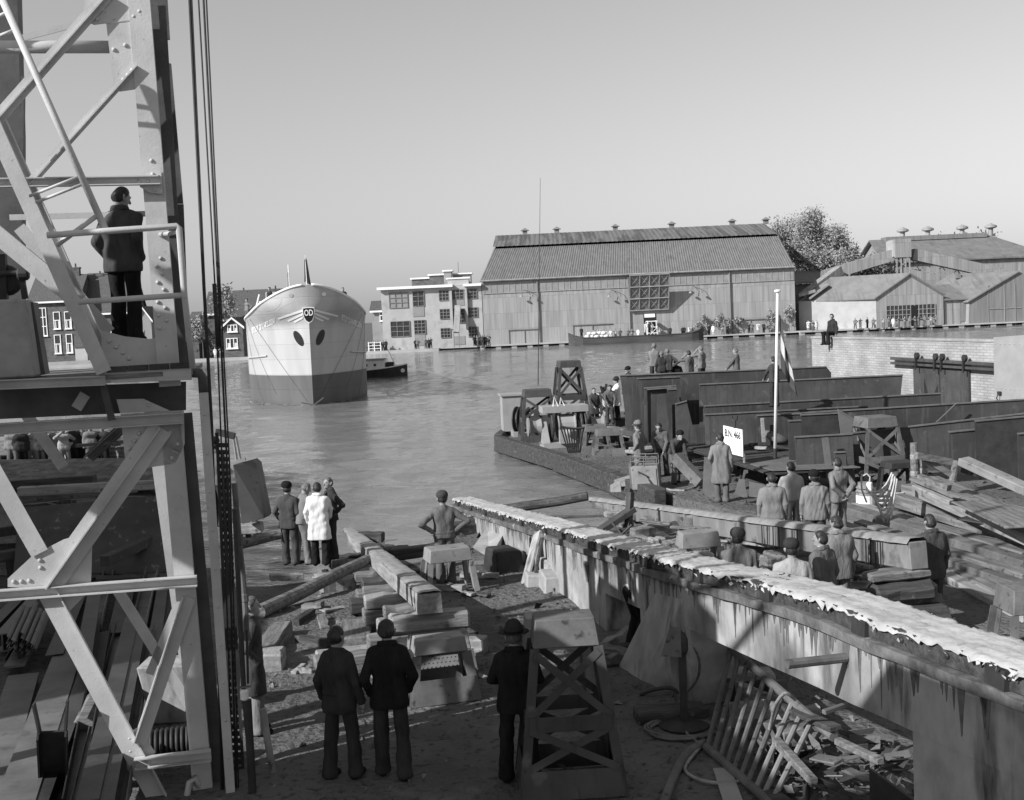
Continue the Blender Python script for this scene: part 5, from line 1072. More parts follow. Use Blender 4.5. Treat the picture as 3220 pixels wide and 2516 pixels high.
# --- left ways beam (heavy log) on stacked blocks
LP = W(1352, 1868, 16.4)                               # near end, middle of the top edge
def logpt(px, py): return along(LP, px, py)
Lf = logpt(1066, 1640); t = thing('ways_beam', 'long square greased timber beam of the left ways running down into the water', 'beam', (LP + Lf) / 2); 
mb = MB(); d = (Lf - LP); dn = d.normalized(); up_ = UU.cross(dn); up_ = up_ if up_.z > 0 else -up_
n = 22; v = []; f = []
for i in range(n + 1):
    p = LP + d * (i / n) * 1.05; 
    for a, b in ((-.16, 0), (.16, 0), (.165, -.27), (-.165, -.27)): v.append(p + UU * (a + rng.normal(0, .006)) + up_ * (b + rng.normal(0, .006)))
for i in range(n):
    for k in range(4): f.append((4 * i + k, 4 * i + (k + 1) % 4, 4 * i + 4 + (k + 1) % 4, 4 * i + 4 + k))
f += [(3, 2, 1, 0), (4 * n, 4 * n + 1, 4 * n + 2, 4 * n + 3)]
align(obj('timber', v, f, M['timber_pale'], t), dn)
mb = MB(); v = []; f = []
for i in range(61):
    p = LP + d * (i / 60) * 1.04
    for j in range(7): u = j / 6; v.append(p + UU * (-.17 + .34 * u + rng.normal(0, .008)) + up_ * (.012 + .02 * min(1, 6 * min(u, 1 - u)) + abs(rng.normal(0, .006))))
f = [(i * 7 + j, i * 7 + j + 1, i * 7 + j + 8, i * 7 + j + 7) for i in range(60) for j in range(6)]
obj('grease_layer', v, f, mat('dull_grease', .22, .36, freq=4, rough=.7, bump=.01, bfreq=20), t, smooth=True)
def beam(c, L, w, h, rz, m, label, name='timber_block', cat='block', grp='bearer blocks under the ways', bev=.025, jit=.012, tilt=0.0):
    c = V(c); t = thing(name, label, cat, c, grp); X = Vector((math.cos(rz), math.sin(rz), 0)); mb = MB(); n = 5; v = []; f = []; Y = Vector((-X.y, X.x, 0))
    for i in range(n + 1):
        p = c + X * (-L / 2 + L * i / n) + UP * (h / 2 + tilt * (i / n - .5))
        for a, b in ((-1, -1), (1, -1), (1, 1), (-1, 1)): v.append(p + Y * (a * w / 2 + rng.normal(0, jit)) + UP * (b * h / 2 + rng.normal(0, jit)))
    for i in range(n):
        for k in range(4): f.append((4 * i + k, 4 * i + 4 + k, 4 * i + 4 + (k + 1) % 4, 4 * i + (k + 1) % 4))
    f += [(0, 1, 2, 3), (4 * n + 3, 4 * n + 2, 4 * n + 1, 4 * n)]
    o = align(obj('timber', v, f, M[m], t), X)
    if bev: b = o.modifiers.new('b', 'BEVEL'); b.width = bev; b.segments = 1
    return t
RZ = math.atan2(UU.y, UU.x)
ordn = ['nearest', 'second nearest', 'third nearest', 'fourth nearest', 'fifth nearest', 'sixth nearest', 'seventh nearest', 'farthest']
k = 0
for i, dist in enumerate((1.35, 2.75, 4.1, 5.4, 6.8, 8.2, 9.6)):   # cribs that carry the log, each a pile of cross timbers
    p = LP + dn * dist - up_ * .275; g = float(groundz(np.array([[p.x, p.y]]))[0]); zz = p.z; lv = 0
    while zz - g > .12 and lv < 5:
        h = min([.2, .24, .28, .24, .3][lv], zz - g); zz -= h; L = [.85, 1.05, .95, 1.15, 1.0][lv] + rng.uniform(-.12, .2)
        if lv % 2 == 0 or True:
            c = V((p.x, p.y, zz)) + UU * (-.2 + rng.normal(0, .08)); beam(c, L, .28 + .05 * rng.random(), h - .008, RZ + rng.normal(0, .05), ['timber', 'timber_pale', 'timber', 'timber_dark'][(lv + i) % 4], '%s crib under the left beam, %s cross timber down' % (ordn[i], ['first', 'second', 'third', 'fourth', 'fifth'][lv]), grp='cross timbers of the left cribs')
        lv += 1
    for sx in (-1, 1):
        if zz - g > .02: pass
# near crib: timber bolster on sheet trestle
nc = LP + dn * .25 - up_ * .275; beam(V((nc.x, nc.y, nc.z - .255)), 1.15, .34, .25, RZ, 'timber_pale', 'big pale square bolster right under the near end of the left beam', 'bolster', 'bolster', None, .04, .014)
trestle('steel trestle carrying the near end of the left ways beam', V((nc.x + .12, nc.y - .06, 0)), RZ, .75, .34, .92, .6, nc.z - .26, .26, 'steel', 1, .0, .11, brace='', capm='steelpale')
q = LP - dn * .75; trestle('lower sheet trestle with pale foot plate nearest the two men in dark suits', G(1388, 2190), RZ + .05, .62, .3, .86, .62, .84, .2, 'steel', 1, .32, .12, brace='', capm='steelpale')
o = G(1385, 2165, 0.02); t = thing('chequer_plate', 'chequered steel plate leaning inside the sheet trestle', 'plate', o); mb = MB(); X = UU; a = o + X * -.45 + VV * .1; 
P = [a, a + X * .9, a + X * .9 + VV * .45 + UP * .35, a + VV * .45 + UP * .35]; nn = (P[1] - P[0]).cross(P[3] - P[0]).normalized(); mb.prism(P, -nn * .02)
for i in range(14):
    for j in range(8):
        c = P[0] + (P[1] - P[0]) * ((i + .5 + (j % 2) * .5) / 15) + (P[3] - P[0]) * ((j + .5) / 8); mb.bar(c + nn * .004 - X * .012 - VV * .01, c + nn * .004 + X * .012 + VV * .01, .008, .008)
mb.build('sheet', M['steel'], t)
trestle('small sheet trestle behind which the man with hands on hips stands', G(1412, 1855), RZ + .1, .72, .45, .92, .7, .82, .24, 'steelpale', 1, .0, .1, brace='', capm='steelpale')
for k, (px, py, L, w, h, dr, m, lb) in enumerate((
    (1120, 2010, 1.1, .5, .22, 1.45, 'timber', 'pale flat board by the heads of the two dark suited men'), (1112, 2060, 1.15, .26, .16, .05, 'timber_pale', 'short pale plank lying left of the bolster'), (1115, 2085, 1.2, .24, .2, .08, 'timber', 'split dark plank just behind the short pale one'),
    (862, 2035, 1.5, .34, .26, 1.35, 'timber', 'long flat timber lying by the bald man'), (860, 2098, .5, .34, .3, 1.4, 'timber_pale', 'pale end block of the long flat timber by the bald man'),
    (1060, 1850, .7, .4, .3, .2, 'timber_pale', 'sloping pale block lying left of the cribs'), (1090, 1775, .8, .35, .25, .1, 'timber_dark', 'wet dark block near the men at the water'), (1070, 1800, .35, .3, .34, .0, 'timber', 'small upright block near the men at the water'),
    (1490, 2050, .4, .3, .28, -.5, 'timber_pale', 'pale block with chopped top right of the steel trestles'), (1165, 1700, .7, .3, .25, -.4, 'timber_dark', 'floating dark log right of the beam far end'), (1250, 1755, .6, .35, .3, .1, 'timber_dark', 'dark stump at the waterline right of the beam'), (1205, 1740, .5, .3, .2, .5, 'timber_dark', 'black floating billet between the beam and the stump'),
    (1340, 1748, 1.6, .3, .28, .1, 'timber_dark', 'dark sill beam half in the water before the man with hands on hips'), (1330, 1790, 1.3, .3, .26, .1, 'timber', 'second dark sill beam nearer the small trestle'), (1290, 1830, 1.4, .32, .3, .12, 'timber_dark', 'third dark sill beam beside the cribs'))):
    g = G(px, py, .0); z = float(groundz(np.array([[g.x, g.y]]))[0]); g = G(px, py, max(z, -.5)); beam(V((g.x, g.y, g.z - .04)), L, w, h, RZ + dr, m, lb, grp='loose timbers on the slip')
# raking shores (round poles)
def pole(a, b, r, label, m='timber', r1=None):
    t = thing('shore_pole', label, 'pole', (V(a) + V(b)) / 2, 'round shore poles'); mb = MB(); a = V(a); b = V(b); mb.tube([a, a + (b - a) * .35 + V(rng.normal(0, .012, 3)), a + (b - a) * .7 + V(rng.normal(0, .012, 3)), b], r, 12, True, r1 or r * .85); mb.build('pole', M[m], t, smooth=False)
pole(G(815, 1925, .12), logpt(1188, 1742) - UU * .2 - UP * .1, .13, 'thick round pole slanting from the ground up to the left ways beam')
pole(W(760, 1708, 27.5), W(900, 1676, 28.0), .14, 'round pole lying at the water left of the group of four')
pole(W(1545, 1610, 31.5), W(1848, 1560, 31.0), .14, 'round pole lying over the water between the wall and the right beam', 'timber_dark')
# --- right ways beam: riveted steel girder with greased timber
RP = W(2885, 1688, 17.4); Rf = along(RP, 1735, 1545); d = Rf - RP; dn2 = d.normalized(); up2 = UU.cross(dn2); up2 = up2 if up2.z > 0 else -up2
t = thing('ways_girder', 'long right hand ways girder with greased top sloping into the water', 'girder', (RP + Rf) / 2)
mb = MB(); mb.bar(RP - up2 * .28, Rf - up2 * .28, .3, .42, UU); mb.build('web', mat('girder_steel', .16, .26, scale=(1, 1, .4), freq=2, rough=.7, bump=.004, bfreq=16, spot=(4, .1, .58, .7)), t, bevel=.015)
v = []
for i in range(91):
    p = RP + d * (i / 90)
    for j in range(6): u = j / 5; v.append(p + UU * (-.2 + .4 * u + rng.normal(0, .012)) + up2 * (-.05 + .03 * min(1, 6 * min(u, 1 - u)) + abs(rng.normal(0, .007)) - (.05 if j in (0, 5) else 0)))
obj('grease_layer', v, [(i * 6 + j, i * 6 + j + 1, i * 6 + j + 7, i * 6 + j + 6) for i in range(90) for j in range(5)], mat('grey_launch_grease', .2, .32, freq=3, rough=.7, bump=.01, bfreq=20), t, smooth=True)
mb = MB()
for px in (2395, 2412, 2430, 2448, 2490, 2506, 2722, 2736, 2752, 2768):
    p = along(RP - UU * .2, px, 1640 + (px - 2400) * .14); p = V((p.x, p.y, 0)); k = (p - RP).dot(VV) / d.dot(VV); z = (RP + d * k).z; mb.bar(V((p.x, p.y, z - .1)), V((p.x, p.y, z - .5)), .02, .02)
mb.build('tie_rod', M['iron'], t)
c = RP + d * .42 - UU * .16; mb = MB(); mb.box(c - up2 * .3, (.02, 1.0, .22), ax=(UU, dn2, up2))
for k in range(5): mb.rivet(c - up2 * .3 - UU * .011 + dn2 * (-.4 + .2 * k), -UU, .025)
mb.build('splice_plate', M['steel'], t)
# bolster and sawhorse at the near end of the girder
c = RP - up2 * .5 + dn2 * .1; beam(V((c.x - .3, c.y, c.z - .12)), 1.0, .34, .12, RZ, 'timber', 'packing board between the girder end and the round bolster', 'packing', 'board', None)
cz = c.z - .13; beam(V((c.x - .25, c.y - .05, cz - .38)), 1.1, .4, .37, RZ - .05, 'timber_dark', 'massive dark rounded bolster under the near end of the girder', 'bolster', 'bolster', None, .12, .012)
trestle('dark timber sawhorse trestle carrying the bolster on the right', V((c.x - .1, c.y - .1, 0)), RZ - .05, .85, .35, 1.05, .8, max(.4, cz - .385), .18, 'timber_dark', 1, 0, .14, brace='')
trestle('low trestle with patched sheet top standing before the dark sawhorse', G(2868, 1985), RZ - .05, .72, .4, .9, .7, .6, .16, 'steel', 1, 0, .13, brace='')
trestle('steel trestle with pierced legs cut off by the right edge', G(3250, 2055), .05, .75, .5, .95, .8, .98, .34, 'steel', 1, 0, .12, brace='')
# --- blocks between the wall and the right girder
BL = [(2042, 1688, .9, .3, .28, 'timber', 'long weathered baulk with checks'), (2135, 1668, .75, .3, .22, 'timber_dark', 'dark baulk behind the weathered one'), (2012, 1628, .6, .3, .2, 'timber', 'rounded grey block'), (2072, 1644, .8, .3, .2, 'timber', 'low grey pile'), (2067, 1724, .33, .3, .26, 'timber_pale', 'pale squared stub'), (2110, 1738, .3, .28, .28, 'timber', 'upright grey stub'), (2090, 1745, .25, .3, .2, 'timber_pale', 'small split pale stub'),
      (2284, 1732, .28, .3, .26, 'timber', 'grey block right of the little trestle'), (2220, 1778, .27, .28, .3, 'timber_pale', 'pale block before the little trestle'), (2226, 1672, 1.0, .3, .16, 'timber', 'long plank pile'), (2250, 1662, .7, .25, .18, 'timber_pale', 'pale board on the plank pile'), (2380, 1700, .6, .3, .2, 'timber', 'flat topped grey baulk'), (2393, 1746, .72, .32, .32, 'steel', 'plate sided bearer with scooped top'),
      (2505, 1722, .85, .35, .22, 'timber', 'upper great rounded baulk with long cracks'), (2530, 1768, 1.65, .36, .32, 'timber', 'lower great rounded baulk with long cracks'), (2392, 1816, .36, .4, .2, 'timber_dark', 'lower stacked baulk end'), (2533, 1792, .3, .5, .12, 'timber_pale', 'pale board end by the bleached overalls'), (2640, 1740, .8, .35, .3, 'timber_dark', 'dark baulk under the tie rods'), (2700, 1790, .9, .4, .35, 'timber_dark', 'shadowed baulk near the bolster'), (2450, 1668, .7, .3, .2, 'timber', 'baulk close under the girder'), (2560, 1688, .7, .3, .22, 'timber', 'second baulk close under the girder'), (2330, 1655, .7, .3, .2, 'timber_dark', 'dark baulk close under the girder'), (1930, 1622, .5, .2, .14, 'timber_pale', 'pale stick lying under the far girder'), (1965, 1650, .4, .25, .16, 'timber_dark', 'low dark slab at the water'), (2170, 1712, .5, .3, .22, 'timber', 'block leaning behind the little trestle'), (2320, 1778, .5, .3, .24, 'timber', 'block left of the dark overalls'), (2350, 1826, .5, .36, .2, 'timber_dark', 'dark block behind the wall edge'), (2430, 1790, .42, .34, .3, 'timber', 'notched end block'), (2470, 1838, .7, .4, .2, 'timber_dark', 'sunken dark block behind the wall edge')]
for px, py, L, w, h, m, lb in BL:
    g = G(px, py, 0.0); z = float(groundz(np.array([[g.x, g.y]]))[0]); g = G(px, py, z); beam(V((g.x, g.y, g.z - .03)), L, w, h, RZ + rng.normal(0, .09), m, lb + ', beside the right girder', grp='blocks beside the right girder', jit=.016)
trestle('little pale plate trestle among the timber blocks', G(2197, 1766), RZ - .05, .7, .35, .85, .55, .62, .3, 'steelpale', 1, 0, .14, brace='', capm='steelpale')
o = G(1965, 1680, -.2); t = thing('scrap_machine', 'bent rusty machine part lying at the water edge by the blocks', 'scrap', o); mb = MB(); mb.bar(o + Vector((-.6, 0, .1)), o + Vector((.25, .3, .55)), .3, .12); mb.bar(o + Vector((.1, .2, .1)), o + Vector((.2, .3, .95)), .14, .14); mb.bar(o + Vector((-.4, -.1, .05)), o + Vector((.4, 0, .15)), .1, .1); mb.tube([o + Vector((-.3, -.1, .3)), o + Vector((-.1, -.25, .05)), o + Vector((.15, -.2, .25))], .03, 5); mb.build('casting', M['plate2'], t)
# --- planks and beams stacked on the right
ST = [((2560, 1640), (3240, 1880), .30, .22, 'steel', 0), ((2600, 1632), (3240, 1838), .34, .2, 'timber', 0), ((2640, 1615), (3240, 1805), .32, .25, 'steel', 0), ((2740, 1620), (3240, 1765), .42, .2, 'timber', 0), ((2820, 1590), (3240, 1722), .3, .3, 'timber', .15), ((2870, 1580), (3240, 1690), .45, .12, 'steelpale', .2), ((2850, 1560), (3240, 1650), .32, .3, 'timber', .3), ((2700, 1600), (2930, 1680), .4, .14, 'timber_pale', .05), ((2760, 1680), (3240, 1910), .5, .12, 'timber', 0), ((2820, 1740), (3240, 1960), .25, .14, 'timber_pale', 0)]
nm = ['first', 'second', 'third', 'fourth', 'fifth', 'sixth', 'seventh', 'eighth', 'ninth', 'tenth']
for k, (a, b, w, h, m, z) in enumerate(ST):
    plank(a, b, w, h, nm[k] + ' long baulk counted from the wire coil in the timber stack on the right', m, 'baulks stacked on the right', z, 'stacked_baulk', 'baulk', z, .012)
for k, (a, b, w, h, m, z0, z1, lb) in enumerate((((2905, 1500), (3240, 1640), .7, .07, 'timber', 1.0, .75, 'broad bent plank bridging down to the right on the stack'), ((3030, 1450), (3240, 1545), .3, .17, 'steelpale', 1.5, 1.1, 'pale channel beam with bolt holes pointing up on the stack'), ((2880, 1540), (3240, 1700), .2, .25, 'timber_pale', .75, .55, 'pale edge beam under the broad bent plank'), ((3060, 1575), (3240, 1655), .9, .05, 'timber', .95, .9, 'broad sheet lying over the stack at the right edge'), ((3060, 1640), (3130, 1625), .8, .03, 'plate', .6, .6, 'dark triangular offcut on the stack'))):
    A, B_ = G(*a, z0), G(*b, z1); t = thing('raised_beam', lb, 'beam', (A + B_) / 2, None); mb = MB(); mb.bar(A, B_, w, h); align(mb.build('timber', M[m], t, bevel=.015, jit=.012), B_ - A)
for k, (px, py, h, lb) in enumerate(((2878, 1600, 1.6, 'banded wooden post at the left corner of the stack'), (2908, 1590, 1.25, 'second banded wooden post at the left corner of the stack'), (2985, 1560, .9, 'short slanted post under the broad plank'))):
    o = G(px, py, 0); t = thing('banded_post', lb, 'post', o, 'posts at the timber stack'); mb = MB(); mb.tube([o, o + UP * h + Vector((.2 if k == 2 else 0, 0, 0))], .09, 10); p = mb.build('post', M['timber'], t); mb = MB()
    for z in (.3, .8, 1.2):
        if z < h - .1: mb.lathe(o + UP * z, [(.095, 0), (.1, .02), (.1, .1), (.095, .12)], 10)
    mb.build('band', M['timber_pale'], t)
A, B_ = G(2885, 1540, 1.25), G(3010, 1500, 1.3); t = thing('rack_rail', 'horizontal rail tied to the banded posts', 'rail', (A + B_) / 2); mb = MB(); mb.bar(W(2880, 1432, 23.8), W(2990, 1452, 24.0), .14, .14); mb.bar(W(2905, 1440, 24), W(2985, 1490, 24), .16, .12); mb.bar(W(2890, 1500, 23.8), W(2985, 1535, 23.2), .14, .12); mb.build('timber', M['timber'], t)
# wire coils with small keg
o = G(2790, 1590, 0); t = thing('cable_coil', 'pale electric cable looped over a stand in many slack turns', 'cable', o, None); mb = MB()
for k in range(11):
    pts = []
    for q in range(17):
        u = q / 16; a = W(2730 + k * 3, 1545 + k * 3, 25.6); b = W(2805 + k * 1.6, 1486 + k * 2.2, 25.6); p = a + (b - a) * u; p.z -= math.sin(u * math.pi) * (.18 + .055 * k) ; p.y += .04 * math.sin(k * 2 + q * .4); pts.append(p)
    mb.tube(pts, .02, 5)
mb.build('loops', M['pale'], t, smooth=True)
coil('pale cable coil lying on the ground behind the small keg', G(2790, 1600), .42, 4, 'pale', .02, .18, 'cable_coil', .1)
o = G(2722, 1605, 0); t = thing('small_keg', 'small white keg with ridged grey neck beside the cable coil', 'keg', o); mb = MB(); mb.lathe(o, [(.2, 0), (.22, .04), (.22, .38)], 18); mb.build('body', M['white'], t, smooth=False); mb = MB(); mb.lathe(o + UP * .385, [(.22, 0), (.2, .06), (.23, .08), (.19, .14), (.22, .17), (.17, .24), (.17, .3)], 18); mb.build('neck', M['steelpale'], t)
o = W(2733, 1530, 25.2); t = thing('cable_plug', 'white cable connector hanging on a loop above the keg', 'plug', o); mb = MB(); mb.lathe(o - UP * .1, [(.06, 0), (.07, .02), (.07, .18), (.03, .2)], 10); mb.build('connector', M['white'], t); mb = MB(); mb.tube([W(*p, 25.2) for p in ((2733, 1528), (2736, 1500), (2725, 1490), (2708, 1500), (2710, 1540), (2725, 1580))], .02, 6); mb.build('lead', M['pale'], t, smooth=True)
trestle('squat dark iron frame behind the cable coil', G(2830, 1575), .2, .7, .5, .9, .7, 1.0, .15, 'iron', 1, 0, .1, brace='z')
# --- foreground trestles
trestle('biggest dark lattice trestle in the foreground before the ways wall', V((G(1800, 2508).x, G(1800, 2508).y + .4, 0)), .05, .60, .36, 1.06, .86, 1.86, .3, 'plate2', 2, .3, .1, capm='steel')
trestle('pale edged trestle just behind the biggest foreground trestle', G(1752, 2190), .1, .72, .3, .9, .6, 1.12, .16, 'steel', 1, .0, .13, brace='', capm='steelpale')
# --- gas torch stand, hoses, ladder rack, scrap bin
o = G(2152, 2285, 0); t = thing('lamp_stand', 'dark hooded work lamp on an upright post beside the ladder rack', 'lamp', o); mb = MB(); mb.bar(o, o + UP * .95, .08, .09); mb.lathe(o, [(.3, 0), (.32, .04), (.1, .08)], 14); mb.build('post', M['iron'], t)
mb = MB(); mb.lathe(o + UP * .9 + Vector((-.02, 0, 0)), [(.08, 0), (.1, .06), (.1, .18), (.07, .26), (.03, .29)], 14); h = mb.build('lamp_body', M['iron'], t); mb = MB(); mb.quad(*[o + UP * .9 + Vector(p) for p in ((-.26, -.05, 0), (-.02, -.12, 0), (-.02, -.1, .36), (-.14, -.06, .36))]); mb.build('shade_plate', M['steel'], h)
def hose(pts, r, label, m='steel', name='hose', cat='hose'):
    P = [G(px, py, z) for px, py, z in pts]; t = thing(name, label, cat, P[0], None); Q = []
    for i in range(len(P) - 1):
        p0 = P[max(i - 1, 0)]; p1 = P[i]; p2 = P[i + 1]; p3 = P[min(i + 2, len(P) - 1)]
        for k in range(6):
            u = k / 6; Q.append(.5 * ((2 * p1) + (p2 - p0) * u + (2 * p0 - 5 * p1 + 4 * p2 - p3) * u * u + (3 * p1 - p0 - 3 * p2 + p3) * u ** 3))
    Q.append(P[-1]); mb = MB(); mb.tube(Q, r, 8); mb.build('hose', M[m], t, smooth=True)
hose([(2085, 2530, .05), (2120, 2440, .05), (2160, 2370, .05), (2215, 2335, .05)], .05, 'thick dark hose winding over the ground at the bottom', 'steel')
hose([(2215, 2335, .04), (2160, 2400, .03), (2160, 2430, .03), (2210, 2455, .03), (2290, 2462, .03), (2350, 2440, .04), (2400, 2360, .1), (2425, 2270, .45), (2440, 2215, .8), (2470, 2180, 1.0), (2500, 2200, .9)], .02, 'thin pale hose looping over the ladder rack', 'timber_pale')
hose([(2180, 2030, 1.1), (2200, 2080, .8), (2190, 2140, .4), (2140, 2200, .05), (2135, 2250, .03), (2155, 2300, .03), (2195, 2335, .03)], .018, 'thin cable trailing from the lamp to the ground', 'timber')
coil('flat cable coil lying at the foot of the lamp post', G(2145, 2300), .42, 4, 'steel', .016, .1, 'cable_coil', .005)
hose([(2012, 2185, .02), (2060, 2168, .1), (2110, 2165, .12), (2150, 2190, .02)], .025, 'dark hose arched over the ground left of the lamp', 'iron')
beam(G(2110, 2260, 0), .9, .3, .16, .15, 'timber_dark', 'dark slab lying at the foot of the lamp post', 'slab', 'block', None)
t = thing('ladder_rack', 'iron rack like a broad ladder of tubes leaning by the ways wall', 'rack', G(2400, 2300)); a, b = W(2294, 2036, 14.9), W(2622, 2318, 12.4); c, d = G(2225, 2352, .06), G(2440, 2540, .06)
mb = MB(); mb.tube([a, b], .055, 10); mb.build('top_rail', M['steel'], t); mb = MB(); mb.tube([c - (d - c) * .02, d], .05, 10); mb.build('bottom_rail', M['steel'], t)
for k in range(10):
    u = k / 9.6; mb = MB(); mb.tube([c + (d - c) * u, a + (b - a) * (u * .86 + .02)], .032, 8); mb.build('rung', M['steelpale'] if k > 6 else M['steel'], t)
# junk lying behind the rack and in the scrap bin at the bottom right
for k in range(9):
    px, py = 2300 + k * 28 + rng.normal(0, 8), 2150 + k * 22 + rng.normal(0, 12); o = G(px, py, .0); beam(o, rng.uniform(.5, 1.1), rng.uniform(.12, .3), rng.uniform(.12, .3), rng.uniform(-.6, 1.0), ['timber', 'timber_pale', 'iron', 'steel'][k % 4], nm[k] + ' piece of junk from the far end behind the ladder rack', 'junk_piece', 'scrap', 'junk behind the ladder rack', .01, .02, rng.normal(0, .15))
k = 0; sc_lab = set(); A0 = G(2560, 2500, 0)
for k in range(90):
    u, w_ = rng.random(), rng.random(); o = A0 + Vector((-.35 + 1.55 * u, -.35 + 1.5 * w_, .06 + .30 * (1 - abs(2 * u - 1)) * rng.random())); L = rng.uniform(.1, .36); wd = rng.uniform(.03, .12); rz = rng.uniform(0, 3.14); X = Vector((math.cos(rz), math.sin(rz), rng.normal(0, .35))).normalized(); Y = Vector((-X.y, X.x, rng.normal(0, .4))).normalized(); Z = X.cross(Y)
    t = thing('scrap_offcut', 'small cut steel offcut lying in the heap under the ways wall', 'scrap', o, 'steel offcuts in the scrap heap'); mb = MB()
    tk = k % 3
    if tk == 0: mb.prism([o - X * L / 2 - Y * wd / 2, o + X * L / 2 - Y * wd / 2, o + X * L * .3 + Y * wd / 2, o - X * L / 2 + Y * wd / 2], Z * .012)
    elif tk == 1: mb.bar(o - X * L / 2, o + X * L / 2, wd, .012, Y); mb.bar(o - X * L / 2 + Y * wd / 2 + Z * .04, o + X * L / 2 + Y * wd / 2 + Z * .04, .012, .08, Y)
    else: mb.prism([o - X * L / 2, o + X * L / 2, o + Y * L * .6], Z * .012)
    mb.build('offcut', M[['stock_pale', 'stock', 'steel'][int(rng.integers(3))]], t)
for a, b, w, h, m, z0, z1, lb in (((2632, 2330), (2770, 2395), .09, .08, 'timber', .35, .4, 'weathered post lying across the scrap heap'), ((2440, 2330), (2560, 2460), .09, .08, 'timber', .3, .25, 'pale broken post left of the scrap heap'), ((2590, 2240), (2675, 2212), .05, .05, 'stock_pale', .75, .75, 'thin pale bar crossing the dark opening under the wall'), ((2495, 2235), (2630, 2290), .16, .06, 'timber_dark', .45, .5, 'flat board wedged at the opening under the wall'), ((2270, 2415), (2310, 2530), .2, .02, 'grey', .03, .03, 'smooth pale strip plate lying on the ground at the bottom'), ((2420, 2500), (2500, 2560), .16, .12, 'timber_dark', .05, .1, 'block of timber at the bottom edge beside the scrap'), ((2560, 2380), (2640, 2396), .18, .03, 'steel', .4, .42, 'pierced pale plate on top of the scrap heap'), ((2660, 2420), (2730, 2452), .12, .03, 'stock_pale', .3, .35, 'angled pale flat on the right of the scrap heap')):
    A, B_ = G(*a, z0), G(*b, z1); t = thing('loose_piece', lb, 'scrap', (A + B_) / 2); mb = MB(); mb.bar(A, B_, w, h); mb.build('piece', M[m], t, bevel=.008, jit=.004)
o = G(2790, 2330, 0); t = thing('steel_bin', 'dark steel skip under the ways wall holding the scrap', 'skip', o); mb = MB(); q = [wpt(wl(2640, 2330).dot(VV) + s, z, off) for s, z, off in ((0, 0, .3), (-2.3, 0, .3), (-2.3, .62, .3), (0, .62, .3))]; mb.prism(q, UU * .03); mb.build('side_panel', M['iron'], t)
# dark timber floor pieces seen through opening: rubble behind the wall
for k, (px, py, L) in enumerate(((1935, 2030, .9), (1965, 2055, .7), (1905, 2060, .8), (1950, 2085, .6), (1985, 2010, .5))):
    beam(G(px, py, 0), L, .16, .14, rng.uniform(-1, 1), ['timber_pale', 'iron', 'timber', 'steel', 'timber_pale'][k], nm[k] + ' broken piece in the rubbish under the wall opening', 'rubble_piece', 'scrap', 'rubbish under the wall opening', .01, .02, rng.normal(0, .25))

r5 = np.random.default_rng(55)                        # small offcuts and wedges between the blocks and round the cribs
for k in range(95):
    if k < 60: px, py = r5.uniform(1960, 2760), 0; py = 1655 + (px - 1960) * .17 + r5.uniform(-30, 75)
    else: px, py = r5.uniform(900, 1520), r5.uniform(1800, 2120)
    g = G(px, py, 0); z = float(groundz(np.array([[g.x, g.y]]))[0])
    if z < -.35: continue
    g = G(px, py, z); beam(g, r5.uniform(.15, .8), r5.uniform(.05, .16), r5.uniform(.03, .14), r5.uniform(0, 3.1), ['timber', 'timber_pale', 'timber_dark'][k % 3], 'small timber offcut lying on the ground among the right hand blocks' if k < 60 else 'small timber offcut lying on the ground round the left cribs', 'timber_offcut', 'offcut', 'timber offcuts among the right blocks' if k < 60 else 'timber offcuts round the left cribs', .008, .008, r5.normal(0, .06))
for k, (a, b, z0, z1) in enumerate((((2010, 1640), (2110, 1652), .35, .3), ((2300, 1706), (2420, 1722), .3, .32), ((2330, 1655), (2470, 1672), .25, .25), ((2560, 1710), (2650, 1728), .3, .3), ((2110, 1660), (2230, 1668), .3, .3), ((2160, 1700), (2290, 1706), .25, .2), ((2660, 1770), (2740, 1790), .35, .35))):
    plank(a, b, .14, .05, nm[k] + ' loose plank from the left lying over the blocks beside the girder', 'timber_pale' if k % 2 else 'timber', 'loose planks over the blocks', z0, z1=z1)
# ------------------------------------------------------------------ riveted portal crane on the left
CC = W(560, 1300, 12.7)
def CP(px, py, off=0.0): return PL(px, py, CC + VV * off, VV)
MPX = 12.4 / 3700
crane = thing('portal_crane', 'riveted light grey steel crane tower with railed platform filling the left edge', 'crane', V((CC.x, CC.y, 0)))
def strip(p0, p1, wpx, off=0.0, th=.014, ext=0.0):
    mb = MB(); a, b = CP(*p0, off), CP(*p1, off); d = (b - a).normalized(); mb.bar(a - d * ext, b + d * ext, wpx * MPX, th, d.cross(VV)); return mb
def member(name, p0, p1, wpx, off=0.0, m='crane', th=.014): return strip(p0, p1, wpx, off, th).build(name, M[m], crane)
def ribbed(name, p0, p1, wpx, off=0.0, at=.45, rib=.085, m='crane', side=1):      # flat bar with a standing flange: an angle pair
    mb = strip(p0, p1, wpx, off); a, b = CP(*p0, off), CP(*p1, off); d = (b - a).normalized(); s = d.cross(VV).normalized(); s = s if s.dot(UU) > 0 else -s
    q = s * ((at - .5) * wpx * MPX) - VV * (rib / 2 + .0075); mb.bar(a + q, b + q, .014, rib, s); return mb.build(name, M[m], crane)
def chan(name, p0, p1, hpx, off=0.0, fl=.085, m='crane'):
    mb = MB(); a, b = CP(*p0, off), CP(*p1, off); d = (b - a).normalized(); s = d.cross(VV).normalized(); mb.channel(a, b, hpx * MPX, fl, .012, s, -VV); return mb.build(name, M[m], crane)
